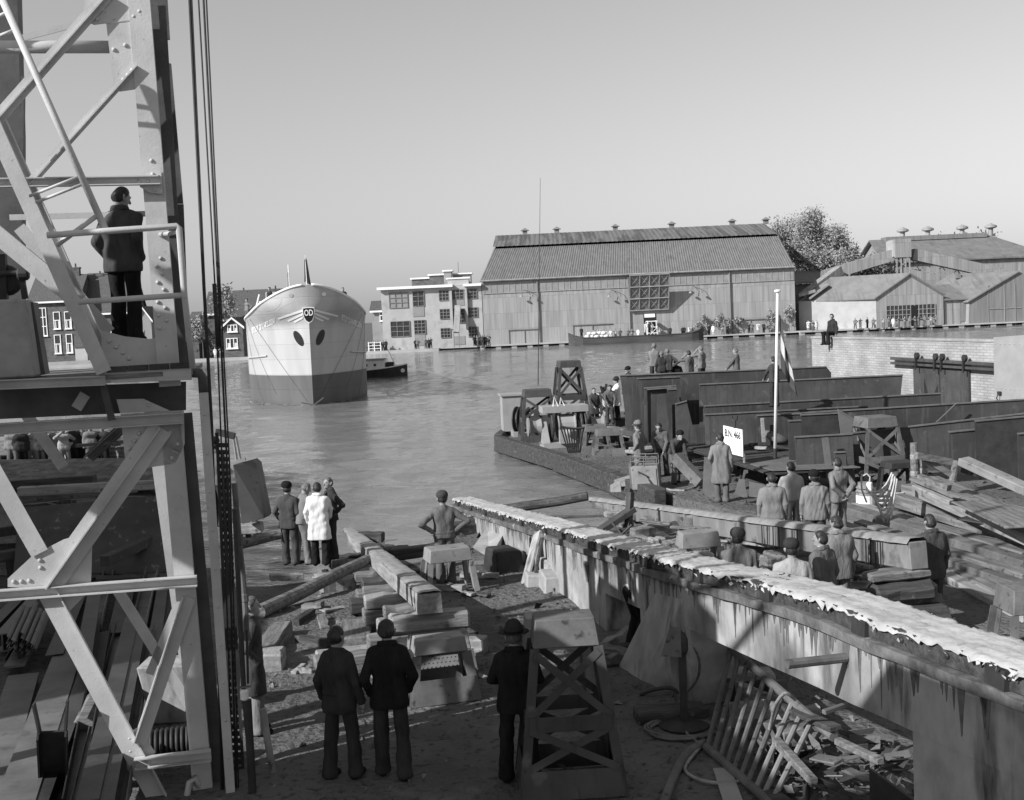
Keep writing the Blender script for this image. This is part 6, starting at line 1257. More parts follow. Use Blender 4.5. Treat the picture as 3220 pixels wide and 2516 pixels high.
def gusset(pts, off, rivets=(), name='gusset_plate', m='crane', th=.012, rr=.024):
    mb = MB(); mb.prism([CP(*p, off) for p in pts], VV * th); g = mb.build(name, M[m], crane)
    if rivets:
        mb = MB()
        for p in rivets: mb.rivet(CP(*p, off - .001), -VV, rr)
        mb.build('rivets', M[m], g, smooth=True)
    return g
# right-hand post, lower and upper length, with web coloured dark for shade, and outer cover strip
def post(p0, p1, w, name='post'):
    mb = MB(); a, b = CP(*p0), CP(*p1); mb.bar(a + VV * .06, b + VV * .06, w * MPX, .12, UU); return mb.build(name, M['crane'], crane)
post((534, 1300), (644, 2560), 63)
post((432, -60), (534, 1215), 66)
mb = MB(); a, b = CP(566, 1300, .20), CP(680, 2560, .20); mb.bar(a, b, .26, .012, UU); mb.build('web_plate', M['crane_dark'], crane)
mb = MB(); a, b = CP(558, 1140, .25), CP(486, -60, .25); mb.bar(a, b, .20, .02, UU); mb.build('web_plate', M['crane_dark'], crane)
mb = MB(); a, b = CP(640, 1235, -.16), CP(730, 2560, -.16); mb.bar(a, b, .096, .10, UU); p = mb.build('cover_strip', M['crane'], crane)
mb = MB()
for k in range(11): q = a + (b - a) * (.05 + .09 * k); mb.rivet(q - VV * .051, -VV, .014)
mb.build('rivets', M['crane'], p, smooth=True)
mb = MB(); mb.tube([CP(*q, .05) for q in ((598, 1172), (628, 1174), (638, 1190), (641, 1240))], .055, 10); mb.build('cable_elbow', M['crane_dark'], crane, smooth=True)
# dark guide rails behind the post
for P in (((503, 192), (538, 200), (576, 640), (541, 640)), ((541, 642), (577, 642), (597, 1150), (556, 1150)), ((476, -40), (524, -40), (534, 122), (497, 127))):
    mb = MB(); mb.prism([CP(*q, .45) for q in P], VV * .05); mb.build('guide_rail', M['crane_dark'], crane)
# horizontals
chan('cross_girder', (-60, 1352), (578, 1313), 36, -.02); chan('cross_girder', (-60, 1874), (620, 1824), 34, -.02); chan('cross_girder', (-60, 578), (505, 568), 28, -.02)
mb = MB(); mb.tube([CP(-60, 148, .3), CP(350, 148, .3)], .066, 14); mb.build('tie_tube', M['crane'], crane, smooth=True)
member('tie_bar', (30, 684), (470, 672), 19, .9); member('tie_bar', (70, 120), (275, 66), 20, .8)
# diagonals
ribbed('diagonal', (340, -20), (-30, 398), 40, .0, .62, .06); ribbed('diagonal', (428, 205), (92, 578), 27, .02, .7, .06)
ribbed('diagonal', (508, 1345), (150, 1850), 74, -.03, .46, .085); member('diagonal', (-40, 1448), (125, 1740), 54, -.02)
ribbed('diagonal', (150, 1862), (520, 2556), 62, -.02, .97, .05); ribbed('diagonal', (594, 1878), (438, 2340), 44, -.03, .1, .07)
member('diagonal', (80, 1300), (200, 1470), 40, 1.6, 'crane_dark'); member('diagonal', (360, 1840), (610, 2240), 38, 1.6, 'crane'); member('diagonal', (560, 1900), (470, 2120), 30, 1.6)
chan('bottom_tie', (424, 2398), (664, 2370), 36, -.05)
ribbed('diagonal', (-40, 712), (250, 950), 56, -.02, .95, .05); member('diagonal', (60, 715), (345, 1045), 40, .7)
# gussets
gusset([(268, -30), (470, -30), (461, 57), (296, 78), (262, 64)], .012, ((326, 32), (306, 60), (420, 52), (438, 36)))
gusset([(334, 74), (412, 66), (430, 280), (376, 288), (357, 270)], .02, ((358, 156), (394, 142), (402, 236), (388, 250), (416, 220)))
gusset([(436, 556), (505, 520), (512, 610), (470, 606), (440, 588)], -.04, ((480, 547), (486, 598), (438, 572), (466, 570)), rr=.02)
gusset([(322, 1166), (318, 1040), (345, 1046), (392, 1058), (470, 1066), (556, 1052), (562, 1164)], .055, ((344, 1073), (365, 1092), (386, 1110), (405, 1128), (510, 1108), (535, 1125), (310, 1140)))
mb = MB()
for px, py in ((505, 812), (492, 838), (510, 862), (496, 888), (515, 910), (496, 950), (519, 968), (499, 992), (524, 1008), (502, 1032), (476, 505)): mb.rivet(CP(px, py, -.002), -VV, .022)
mb.build('rivets', M['crane'], crane, smooth=True)
gusset([(379, 1302), (578, 1290), (581, 1396), (551, 1458), (424, 1477), (394, 1452)], .0, ((437, 1363), (423, 1386), (407, 1410), (534, 1360), (558, 1397), (540, 1440), (440, 1318), (432, 1325)))
gusset([(366, 1256), (450, 1254), (535, 1292), (378, 1300)], -.01, ((468, 1274),))
gusset([(24, 1820), (105, 1745), (200, 1697), (245, 1684), (290, 1700), (286, 1832), (110, 1850), (24, 1846)], .0, ((125, 1762), (127, 1785), (169, 1781), (148, 1806), (144, 1834), (43, 1829), (67, 1828), (92, 1826)))
gusset([(116, 1876), (274, 1864), (221, 1920), (202, 1921), (154, 1898)], .0, ((173, 1888), (195, 1904)))
gusset([(388, 2312), (434, 2288), (488, 2366), (470, 2402), (424, 2450), (400, 2420)], -.012, ((407, 2322), (410, 2362), (436, 2384)))
# platform
chan('platform_edge', (-60, 1212), (332, 1196), 30, -.25, .06); mb = strip((330, 1186), (602, 1176), 38, -.2); mb.build('platform_edge', M['crane'], crane); mb = strip((350, 1200), (598, 1190), 8, -.24, .08); mb.build('edge_flange', M['crane'], crane)
mb = MB(); q = [CP(-80, 1204, -.25), CP(602, 1166, -.25), CP(600, 1150, 2.3), CP(-80, 1180, 2.3)]; zz = max(p.z for p in q); pa = CP(-80, 1190, -.25); pb = CP(604, 1164, -.2); zp = pb.z
mb.prism([V((pa.x, pa.y, zp - .05)), V((pb.x, pb.y, zp - .05)), V((pb.x, pb.y, zp - .05)) + VV * 2.6, V((pa.x, pa.y, zp - .05)) + VV * 2.6], UP * .05); mb.build('deck_plate', M['timber'], crane)
mb = MB()
for k in range(4): a = CP(338 + k * 66, 1166 - k * 4, -.18); mb.box(a + UU * .1 + UP * .01, (.2, .10, .06), ax=(UU, VV, UP))
mb.build('deck_board', M['timber_dark'], crane)
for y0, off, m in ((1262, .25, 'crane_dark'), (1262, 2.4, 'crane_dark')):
    mb = MB(); mb.prism([CP(-80, 1226, off), CP(585, 1200, off), CP(585, 1290, off), CP(-80, 1322, off)], VV * .02); mb.build('girder_web', M['crane_dark'], crane)  # light steel in shade under the deck, coloured dark here
mb = MB(); mb.bar(CP(325, 1210, -.1), CP(352, 1322, -.1), .07, .05, UU); mb.build('strut', M['crane_dark'], crane)
member('diagonal', (240, 1285), (268, 1240), 34, .15)
# stair with handrail, balusters, platform railing
mb = MB(); a, b = CP(-50, 330, -.35), CP(326, 1172, -.35); d = (b - a).normalized(); s = d.cross(VV).normalized(); mb.channel(a, b, 44 * MPX, .06, .012, s, VV); mb.build('stair_stringer', M['crane'], crane)
a2, b2 = a + VV * .66, b + VV * .66; mb = MB(); mb.channel(a2, b2, 40 * MPX, .06, .012, s, -VV); mb.build('stair_stringer', M['crane'], crane)
mb = MB(); mb.tube([CP(-6, -30, -.55), CP(332, 724, -.55)], .036, 10); mb.build('stair_handrail', M['crane'], crane, smooth=True)
for p0, p1, r in (((92, 617), (259, 551), .016), ((112, 637), (263, 578), .016), ((-10, 54), (24, 38), .018), ((-10, 116), (42, 96), .018), ((178, 772), (308, 676), .026)):
    mb = MB(); mb.tube([CP(*p0, -.5), CP(*p1, -.55)], r, 8); mb.build('baluster', M['crane'], crane, smooth=True)
mb = MB(); mb.tube([CP(148, 740, -.6), CP(330, 727, -.6), CP(556, 711, -.6), CP(563, 716, -.6), CP(580, 930, -.6), CP(606, 1158, -.5)], .033, 10); mb.tube([CP(247, 950, -.6), CP(580, 928, -.6)], .03, 10); mb.tube([CP(505, 738, .0), CP(530, 735, -.5), CP(562, 728, -.6)], .025, 8); mb.build('platform_railing', M['crane'], crane, smooth=True)
# left rear leg, counterweight block, machinery seen at the left edge
mb = MB(); mb.prism([CP(-30, -30, 1.8), CP(54, -30, 1.8), CP(66, 420, 1.8), CP(68, 1200, 1.8), CP(-30, 1200, 1.8)], VV * .3); mb.build('rear_leg', M['crane_dark'], crane)  # shade on the rear leg put in as dark colour
mb = MB(); mb.prism([CP(66, 240, 1.7), CP(76, 240, 1.7), CP(68, 820, 1.7), CP(60, 820, 1.7)], VV * .1); mb.build('rear_leg_flange', M['crane_dark'], crane)
mb = MB(); f0 = [CP(-60, 944, -.15), CP(72, 940, -.15), CP(108, 1186, -.15), CP(-60, 1196, -.15)]; mb.prism(f0, VV * .55); mb.build('counterweight', M['concrete2'], crane, bevel=.02)
mb = MB(); mb.prism([CP(74, 950, .25), CP(104, 950, .25), CP(142, 1178, .25), CP(110, 1182, .25)], VV * .3); mb.build('counterweight_shaded_side', M['crane_dark'], crane)  # side of the counterweight, its shade given by the dark colour
mb = MB(); mb.lathe(CP(8, 880, .3), [(.14, 0), (.17, .03), (.12, .06), (.12, .16), (.17, .19), (.14, .22)], 16, VV); mb.tube([CP(-20, 862, .2), CP(85, 855, .2)], .03, 8); mb.bar(CP(66, 862, .25), CP(80, 940, .25), .06, .05, UU); mb.bar(CP(0, 800, .3), CP(6, 945, .3), .12, .12, UU); mb.lathe(CP(54, 862, .2), [(.05, 0), (.07, .02), (.07, .1), (.05, .12)], 12, UU); mb.build('brake_gear', M['iron'], crane)
# winch rope drum at the foot and loose pipe
mb = MB(); a, b = CP(478, 2345, .6), CP(608, 2330, .6)
for k in range(9): c = a + (b - a) * (k / 8); mb.lathe(c, [(.12, -.03), (.17, -.02), (.19, 0), (.17, .02), (.12, .03)], 16, b - a)
mb.build('rope_drum', M['iron'], crane, smooth=True)
mb = MB(); mb.tube([CP(590, 2560, -.1), CP(588, 2500, -.1), CP(596, 2460, -.1), CP(612, 2446, -.05), CP(640, 2500, .1)], .035, 8); mb.build('conduit', M['crane'], crane, smooth=True)
# outside the frame: the tower's left face, then unseen boxes and bars added to shade the yard
def cw(a, b, z): return V((CC.x, CC.y, 0)) + UU * a + VV * b + UP * z
for a in (-4.6,):
    for b in (0.0, 2.6): 
        mb = MB(); mb.bar(cw(a, b, 0), cw(a, b, 13), .25, .2, UU); mb.build('post', M['crane'], crane)
mb = MB(); mb.bar(cw(-.2, 2.6, 0), cw(-.5, 2.6, 4.4), .2, .15, UU); mb.build('rear_post', M['crane'], crane)
for b in (0, 2.6):
    for z in (5.5, 8.2, 10.8): mb = MB(); mb.bar(cw(-4.6, b, z), cw(-2.5, b, z), .12, .12); mb.build('cross_girder', M['crane'], crane)
mb = MB(); mb.prism([(-9.2, 5.6, 2.7), (-4.35, 5.6, 2.7), (-4.6, 8.9, 2.7), (-9.2, 8.9, 2.7)], UP * 2.6); mb.build('unseen_shade_box', M['crane'], crane)  # unseen box added to shade the foreground
mb = MB(); mb.prism([(-9.2, 5.65, 5.31), (-6.2, 5.65, 5.31), (-6.2, 8.85, 5.31), (-9.2, 8.85, 5.31)], UP * .95); mb.prism([(-9.2, 7.2, 6.6), (-7.2, 7.2, 6.6), (-7.2, 9.8, 6.6), (-9.2, 9.8, 6.6)], UP * 1.75); mb.build('unseen_upper_shade_box', M['crane'], crane)  # unseen boxes added to shade the men and part of the ways wall
mb = MB()
for q in ((-9, 5.8), (-4.6, 5.8), (-4.8, 8.7), (-9, 8.7)): mb.bar((q[0], q[1], 0), (q[0], q[1], 2.7), .2, .2)
mb.build('shade_box_leg', M['crane'], crane)  # props of the added box
mb = MB(); mb.hexa([(-8.2, -1.5, 3.6), (-5.0, -1.5, 3.6), (-5.4, 4.0, 3.6), (-8.2, 4.0, 3.6)], [(-8.2, -1.5, 9.2), (-5.0, -1.5, 9.2), (-5.4, 4.0, 8.25), (-8.2, 4.0, 8.25)]); mb.build('unseen_shade_block', M['crane'], crane)  # unseen block shaped to shade the wall face below the grease
mb = MB()
for a, b in (((-9.6, 5.6), (-7.6, 8.8)), ((-9.4, 8.6), (-7.2, 6.2)), ((-10, 7.2), (-7, 7.6)), ((-8.9, 5), (-8.4, 9.4)), ((-9.8, 6.2), (-7.4, 5.4)), ((-9.9, 8.2), (-8.0, 9.3))): mb.bar((a[0], a[1], 9.0), (b[0], b[1], 9.2), .10, .1)
mb.build('unseen_shade_bars', M['crane'], crane)  # unseen bars added to throw thin stripes of shade
for k in range(5): mb = MB(); mb.bar(cw(-5.5, -1.2, 4.6 + k * 1.5), cw(-2.4, -.2, 6.2 + k * 1.5), .12, .12); mb.build('diagonal', M['crane'], crane)  # high unseen bars, also there for their striped shadows
# ------------------------------------------------------------------ hanging wire ropes, rack ladder, standing poles
def rope(label, pts, r, off, name='wire_rope', cat='rope', m='rope', grp='wire ropes beside the crane'):
    P = [CP(px, py, off) for px, py in pts]; t = thing(name, label, cat, P[-1], grp); mb = MB(); mb.tube(P, r, 6); mb.build('strand', M[m], t, smooth=True); return t
rope('leftmost thick dark wire rope hanging beside the crane', [(594, -40), (640, 900), (664, 1330), (700, 2560)], .014, -.1)
rope('second hanging wire rope from the crane', [(601, -40), (644, 900), (668, 1330), (706, 2560)], .009, -.1)
rope('third hanging wire rope from the crane, with a swivel weight', [(622, -40), (676, 900), (700, 1500), (735, 2560)], .009, -.1)
rope('fourth hanging wire rope from the crane', [(638, -40), (686, 900), (716, 1500), (745, 2560)], .012, -.1)
rope('rightmost wire rope hanging beside the crane', [(647, -40), (692, 900), (724, 1500), (752, 2560)], .009, -.1)
t = rope('dark cylindrical swivel weight on the third wire rope', [(674, 892), (686, 1090)], .024, -.1, 'rope_swivel', 'swivel', 'rope', None)
RKL = thing('rack_ladder', 'tall dark iron ladder with closely set rungs standing between crane and slip', 'ladder', CP(720, 2560, .4)); mb = MB()
for p0, p1 in (((682, 1360), (735, 2560)), ((714, 1500), (772, 2560)), ((698, 1420), (752, 2560))): mb.bar(CP(*p0, .5), CP(*p1, .5), .035, .06, UU)
mb.build('rail', M['iron'], RKL); mb = MB()
for k in range(52):
    u = k / 52; mb.bar(CP(688 + 50 * u, 1400 + 1150 * u, .5), CP(718 + 54 * u, 1400 + 1150 * u, .5), .05, .03, UP)
o = mb.build('rungs', M['iron'], RKL)
t = thing('mast_pole', 'tall slim jointed pole standing beside the rack ladder', 'pole', CP(770, 2560, .8)); mb = MB(); P = [CP(737, 1520, .8), CP(752, 1700, .8), CP(770, 1880, .8), CP(776, 2000, .8), CP(850, 2300, .5)]
mb.tube(P[:4], .035, 8)
for p in P[1:4]: mb.lathe(p, [(.037, -.05), (.045, -.04), (.045, .04), (.037, .05)], 8)
mb.build('pole', M['steel'], t)
t = thing('insulator_post', 'dark upright iron post with a white insulator in front of the bald man', 'post', CP(790, 2560, -.3)); mb = MB(); mb.tube([CP(738, 1600, -.3), CP(766, 2160, -.3), CP(800, 2560, -.3)], .028, 8); mb.tube([CP(776, 1980, -.3), CP(780, 2150, -.3)], .014, 6); mb.tube([CP(778, 2200, -.3), CP(798, 2560, -.3)], .045, 8); mb.build('post', M['iron'], t)
mb = MB(); mb.lathe(CP(769, 2202, -.33), [(.03, 0), (.045, .015), (.045, .1), (.03, .12)], 12); mb.build('insulator', M['white'], t, smooth=False); mb = MB(); mb.bar(CP(752, 2162, -.33), CP(788, 2158, -.33), .03, .02); mb.build('clamp', M['steel'], t)
t = thing('handrail_pipe', 'pale scaffold pipe rising from the bottom edge beside the insulator post', 'pipe', G(880, 2530)); mb = MB(); mb.tube([CP(826, 2230, .2), CP(848, 2370, .2), CP(884, 2560, .2)], .04, 10); mb.build('pipe', M['steelpale'], t, smooth=True)
# swung plate on timbers at the water's edge with hand pump frame
t = thing('bulkhead_plate', 'tall weathered plate with slanting shadow bands standing at the water edge right of the ropes', 'plate', W(780, 1640, 24.5)); mb = MB(); mb.prism([W(733, 1462, 24.6), W(792, 1446, 25.0), W(806, 1458, 25.0), W(838, 1622, 24.6), W(830, 1630, 24.5), W(762, 1648, 24.2)], Vector((.05, .3, 0))); mb.build('plate_body', M['plate3'], t)
mb = MB(); 
for p0, p1 in (((775, 1640), (782, 1690)), ((800, 1636), (806, 1680)), ((752, 1650), (756, 1700))): mb.bar(W(*p0, 24.7), W(*p1, 24.7), .1, .1)
mb.build('prop', M['timber_dark'], t)
mb = MB(); mb.tube([W(733, 1370, 24.8), W(745, 1450, 24.8)], .03, 6); mb.tube([W(741, 1372, 24.8), W(756, 1448, 24.8)], .03, 6); mb.bar(W(744, 1450, 24.8), W(772, 1444, 24.8), .08, .06); 
for k in range(4): mb.bar(W(735 + k * 3, 1385 + k * 17, 24.8), W(745 + k * 3, 1383 + k * 17, 24.8), .03, .03)
mb.build('ladder_stub', M['steelpale'], t)
t = thing('cross_timber', 'dark timber yard arm across the ropes above the standing plate', 'beam', W(700, 1370, 20)); mb = MB(); mb.bar(W(680, 1358, 20), W(738, 1372, 20), .14, .1); mb.build('timber', M['iron'], t)
beam(W(775, 1678, 24.6), .7, .3, .22, .1, 'timber_pale', 'pale block under the standing plate at the water', 'timber_block', 'block', None)
# ------------------------------------------------------------------ stockyard behind the crane legs
SG_ = -.0
def stock(kind_, p0, p1, w, h, m, label, z=0.02, z1=None):
    A, B_ = G(*p0, z), G(*p1, z if z1 is None else z1); t = thing({'I': 'steel_joist', 'C': 'steel_channel', 'F': 'flat_bar', 'T': 'timber_baulk'}[kind_], label, 'steel bar' if kind_ != 'T' else 'baulk', (A + B_) / 2, 'steel stock in the yard' if kind_ != 'T' else None); mb = MB(); A = A + UP * h / 2; B_ = B_ + UP * h / 2; sd = (B_ - A).normalized().cross(UP).normalized()
    if kind_ == 'I': mb.ibeam(A, B_, w, h, .018)
    elif kind_ == 'C': mb.channel(A, B_, w, h * .8, .014, sd, UP)
    else: mb.bar(A, B_, w, h)
    mb.build('section', M[m], t, jit=.003)
LBL = iter(['leftmost', 'second', 'third', 'fourth', 'fifth', 'sixth', 'seventh', 'eighth', 'ninth', 'tenth', 'eleventh', 'twelfth', 'thirteenth', 'fourteenth', 'fifteenth', 'sixteenth', 'seventeenth', 'eighteenth', 'nineteenth', 'twentieth', 'twenty-first', 'twenty-second', 'twenty-third', 'twenty-fourth'])
for k_, a, b, w, h, m, z in (('I', (-60, 2060), (120, 1870), .22, .3, 'stock', 0), ('I', (10, 2050), (150, 1880), .2, .3, 'stock_pale', .1), ('C', (40, 2100), (110, 1960), .2, .12, 'stock', .05), ('F', (45, 2100), (95, 2010), .3, .03, 'stock_pale', .15), ('F', (-60, 2560), (75, 2130), .42, .05, 'stock_pale', .1), ('F', (-30, 2600), (120, 2230), .32, .05, 'stock_pale', .06), ('F', (40, 2560), (225, 2035), .42, .06, 'stock_pale', .22), ('F', (90, 2560), (255, 2110), .3, .05, 'stock', .2), ('I', (120, 2600), (290, 2120), .2, .22, 'stock', .05), ('C', (230, 2560), (330, 2000), .2, .14, 'stock', .1), ('C', (250, 2600), (385, 1990), .2, .16, 'stock_pale', .0), ('I', (280, 2600), (420, 1990), .22, .26, 'stock', .3), ('I', (330, 2600), (448, 1985), .2, .24, 'stock', .3), ('C', (370, 2600), (470, 1990), .18, .14, 'stock_pale', .2), ('I', (175, 2120), (265, 1880), .26, .3, 'stock', 0), ('I', (265, 2150), (300, 1930), .22, .34, 'stock', .2), ('C', (300, 2000), (345, 1810), .2, .14, 'stock_pale', .05), ('F', (370, 2000), (410, 1800), .3, .06, 'stock', .1), ('C', (440, 2000), (480, 1820), .25, .2, 'stock_pale', .05), ('F', (-60, 2450), (30, 2330), .5, .03, 'stock_pale', .02), ('I', (480, 2130), (520, 1840), .2, .25, 'stock', .0)):
    stock(k_, a, b, w, h, M and m, next(LBL) + ' rolled steel length from the left in the stockyard behind the crane bracing', z)
# bundle of nested angle bars, splayed upright channel, cut log, concrete stump
t = thing('angle_bundle', 'bundle of nested small angle bars with jagged ends in the stockyard', 'bundle', G(85, 1990)); mb = MB(); ax_ = (G(130, 1900) - G(70, 2040)).normalized(); sx2 = ax_.cross(UP)
for k in range(18): c = G(95, 2000, .3) + sx2 * ((k % 5) * .09 - .2) + UP * ((k // 5) * .07) + ax_ * rng.normal(0, .12); mb.bar(c - ax_ * 1.0, c + ax_ * 1.2, .07, .008, sx2 + UP); mb.bar(c - ax_ * 1.0 + UP * .03, c + ax_ * 1.2 + UP * .03, .07, .008, sx2 - UP)
kind(mb.build('angle_bars', M['stock_pale'], t), 'stuff')
t = thing('bent_channel', 'dark upright channel with forked open top among the flat bars', 'channel', G(165, 2420)); a, b = G(172, 2470, 0), W(165, 2310, 10.2); mb = MB(); mb.channel(G(172, 2480, 0), G(166, 2300, .9) * 1.0, .3, .12, .02, UU, -VV); q = G(166, 2300, .9)
for s in (-1, 1): mb.bar(q + UU * s * .13, q + UU * s * .17 + UP * .32, .02, .12, UU)
mb.build('channel_body', M['iron'], t)
t = thing('log_piece', 'short cut log lying between the steel lengths', 'log', G(275, 2270)); mb = MB(); mb.tube([G(262, 2300, .15), G(305, 2210, .15)], .17, 10); mb.build('log', M['timber'], t)
t = thing('concrete_stump', 'streaked tapering concrete stump behind the crane leg', 'stump', G(545, 2260)); c = t.location; mb = MB(); mb.hexa([c + Vector(p) for p in ((-.22, -.2, 0), (.22, -.2, 0), (.22, .2, 0), (-.22, .2, 0))], [c + Vector(p) for p in ((-.36, -.26, .78), (.36, -.26, .78), (.36, .26, .78), (-.36, .26, .78))]); mb.build('body', M['concrete'], t, bevel=.02)
# wide dark plates lying sloped behind, barge side and pontoon with timber fenders
t = thing('sloped_plate', 'wide dark rust plate lying sloped between the crane legs', 'plate', G(330, 1790)); mb = MB(); P = [G(40, 1840, .1), G(540, 1800, .1), G(530, 1560, 1.5), G(60, 1600, 1.4)]; mb.prism(P, (P[1] - P[0]).cross(P[3] - P[0]).normalized() * .03); mb.build('sheet', mat('rust_plate_left', .05, .085, freq=1.2, rough=.75, bump=.003, bfreq=12, spot=(5, .2, .63, .73)), t)
t = thing('mud_bank', 'low earth bank with dark ridges behind the sloped plate', 'bank', G(250, 1500)); mb = MB(); mb.hexa([G(-100, 1560, -.1), G(540, 1530, -.1), G(520, 1440, -.1), G(-100, 1450, -.1)], [G(-100, 1540, .4), G(530, 1510, .3), G(520, 1440, .8), G(-100, 1450, .9)]); mb.build('earth', M['grime'], t, jit=.05)
t = thing('timber_pontoon', 'pale squared timber pontoon with round fenders on the far side of the left yard', 'pontoon', G(150, 1440)); a, b = G(-80, 1448, .2), G(260, 1425, .2); mb = MB(); mb.bar(a + UP * .5, b + UP * .5, 1.2, .7); mb.build('timber_body', M['timber_pale'], t, bevel=.05); mb = MB(); c = G(228, 1448, .1); mb.hexa([c + Vector(p) for p in ((-.3, -.2, 0), (.3, -.2, 0), (.3, .2, 0), (-.3, .2, 0))], [c + Vector(p) for p in ((-.22, -.2, 1.5), (.22, -.2, 1.5), (.22, .2, 1.5), (-.22, .2, 1.5))]); mb.build('bollard', M['concrete2'], t, bevel=.12)
mb = MB(); mb.tube([b + UP * .9 + UU * -.3, b + UP * 1.0 + UU * -.1 - VV * .5, b + UP * .4 + UU * -.2 - VV * .75], .12, 8); mb.build('fender', M['timber'], t)
t = thing('slanted_rail', 'pale slanted channel rail leaning behind the gusset plate', 'rail', G(330, 1450)); mb = MB(); mb.channel(W(280, 1440, 38), W(385, 1345, 38), .35, .12, .03, UU, -VV); mb.bar(W(240, 1402, 38), W(400, 1388, 38), .14, .1); mb.build('channel_body', M['stock_pale'], t)

# unseen shed added left of the yard, outside the frame, so that its roof edge throws the long shade over the left ground
t = thing('unseen_shade_shed', 'long unseen corrugated shed added left of the yard to shade it', 'building', (-20, 24, 0)); mb = MB(); mb.prism([(-16.2, 8.5, 0), (-16.2, 8.5, 8.7), (-20, 8.5, 10.2), (-24, 8.5, 8.7), (-24, 8.5, 0)], (-4.5, 26, 0)); mb.build('wall', M['corrmid'], t)
mb = MB(); mb.prism([(-16.0, 8.3, 8.72), (-20, 8.3, 10.22), (-20, 8.3, 10.35), (-15.9, 8.3, 8.85)], (-4.5, 26.4, 0)); mb.prism([(-24.2, 8.3, 8.72), (-20.01, 8.3, 10.23), (-20.01, 8.3, 10.36), (-24.3, 8.3, 8.85)], (-4.5, 26.4, 0)); mb.build('roof', M['shedroof'], t)
# dark clutter between the crane legs and the left water
r6 = np.random.default_rng(66)
for k in range(26):
    px, py = r6.uniform(-20, 520), r6.uniform(1580, 1860); o = G(px, py, 0); beam(o, r6.uniform(.6, 2.6), r6.uniform(.12, .4), r6.uniform(.1, .45), r6.uniform(0, 3.1), ['timber_dark', 'iron', 'plate2', 'timber', 'plate'][k % 5], 'dark balk or steel length lying jumbled behind the crane legs', 'yard_length', 'scrap', 'jumbled lengths behind the crane legs', .01, .01, r6.normal(0, .2))
for k in range(14):
    px, py = r6.uniform(-20, 470), r6.uniform(1400, 1470); o = G(px, py, .1); beam(o, r6.uniform(.8, 3.0), r6.uniform(.3, .8), r6.uniform(.3, 1.0), r6.uniform(-.4, .4), ['timber_dark', 'iron', 'plate', 'timber'][k % 4], 'dark piece of gear lying on the far edge of the left yard', 'yard_gear', 'gear', 'gear on the far edge of the left yard', .02, .02)

for k, (a, b, z0, z1, m) in enumerate((((-20, 1590), (430, 1548), 1.1, 1.2, 'timber'), ((120, 1640), (530, 1592), 1.0, 1.0, 'timber_dark'), ((-20, 1690), (300, 1640), .7, .9, 'plate2'), ((60, 1560), (525, 1535), 1.5, 1.5, 'timber_pale'), ((200, 1730), (530, 1660), .6, .8, 'iron'), ((-20, 1770), (260, 1720), .45, .5, 'timber_dark'), ((20, 1540), (300, 1520), 1.5, 1.6, 'timber_dark'), ((330, 1780), (500, 1700), .5, .6, 'plate2'))):
    plank(a, b, .22, .2, nm[k] + ' long length lying across the dark sloped plate behind the crane legs', m, 'lengths lying over the sloped plate', z0, 'yard_length', 'baulk', z1)
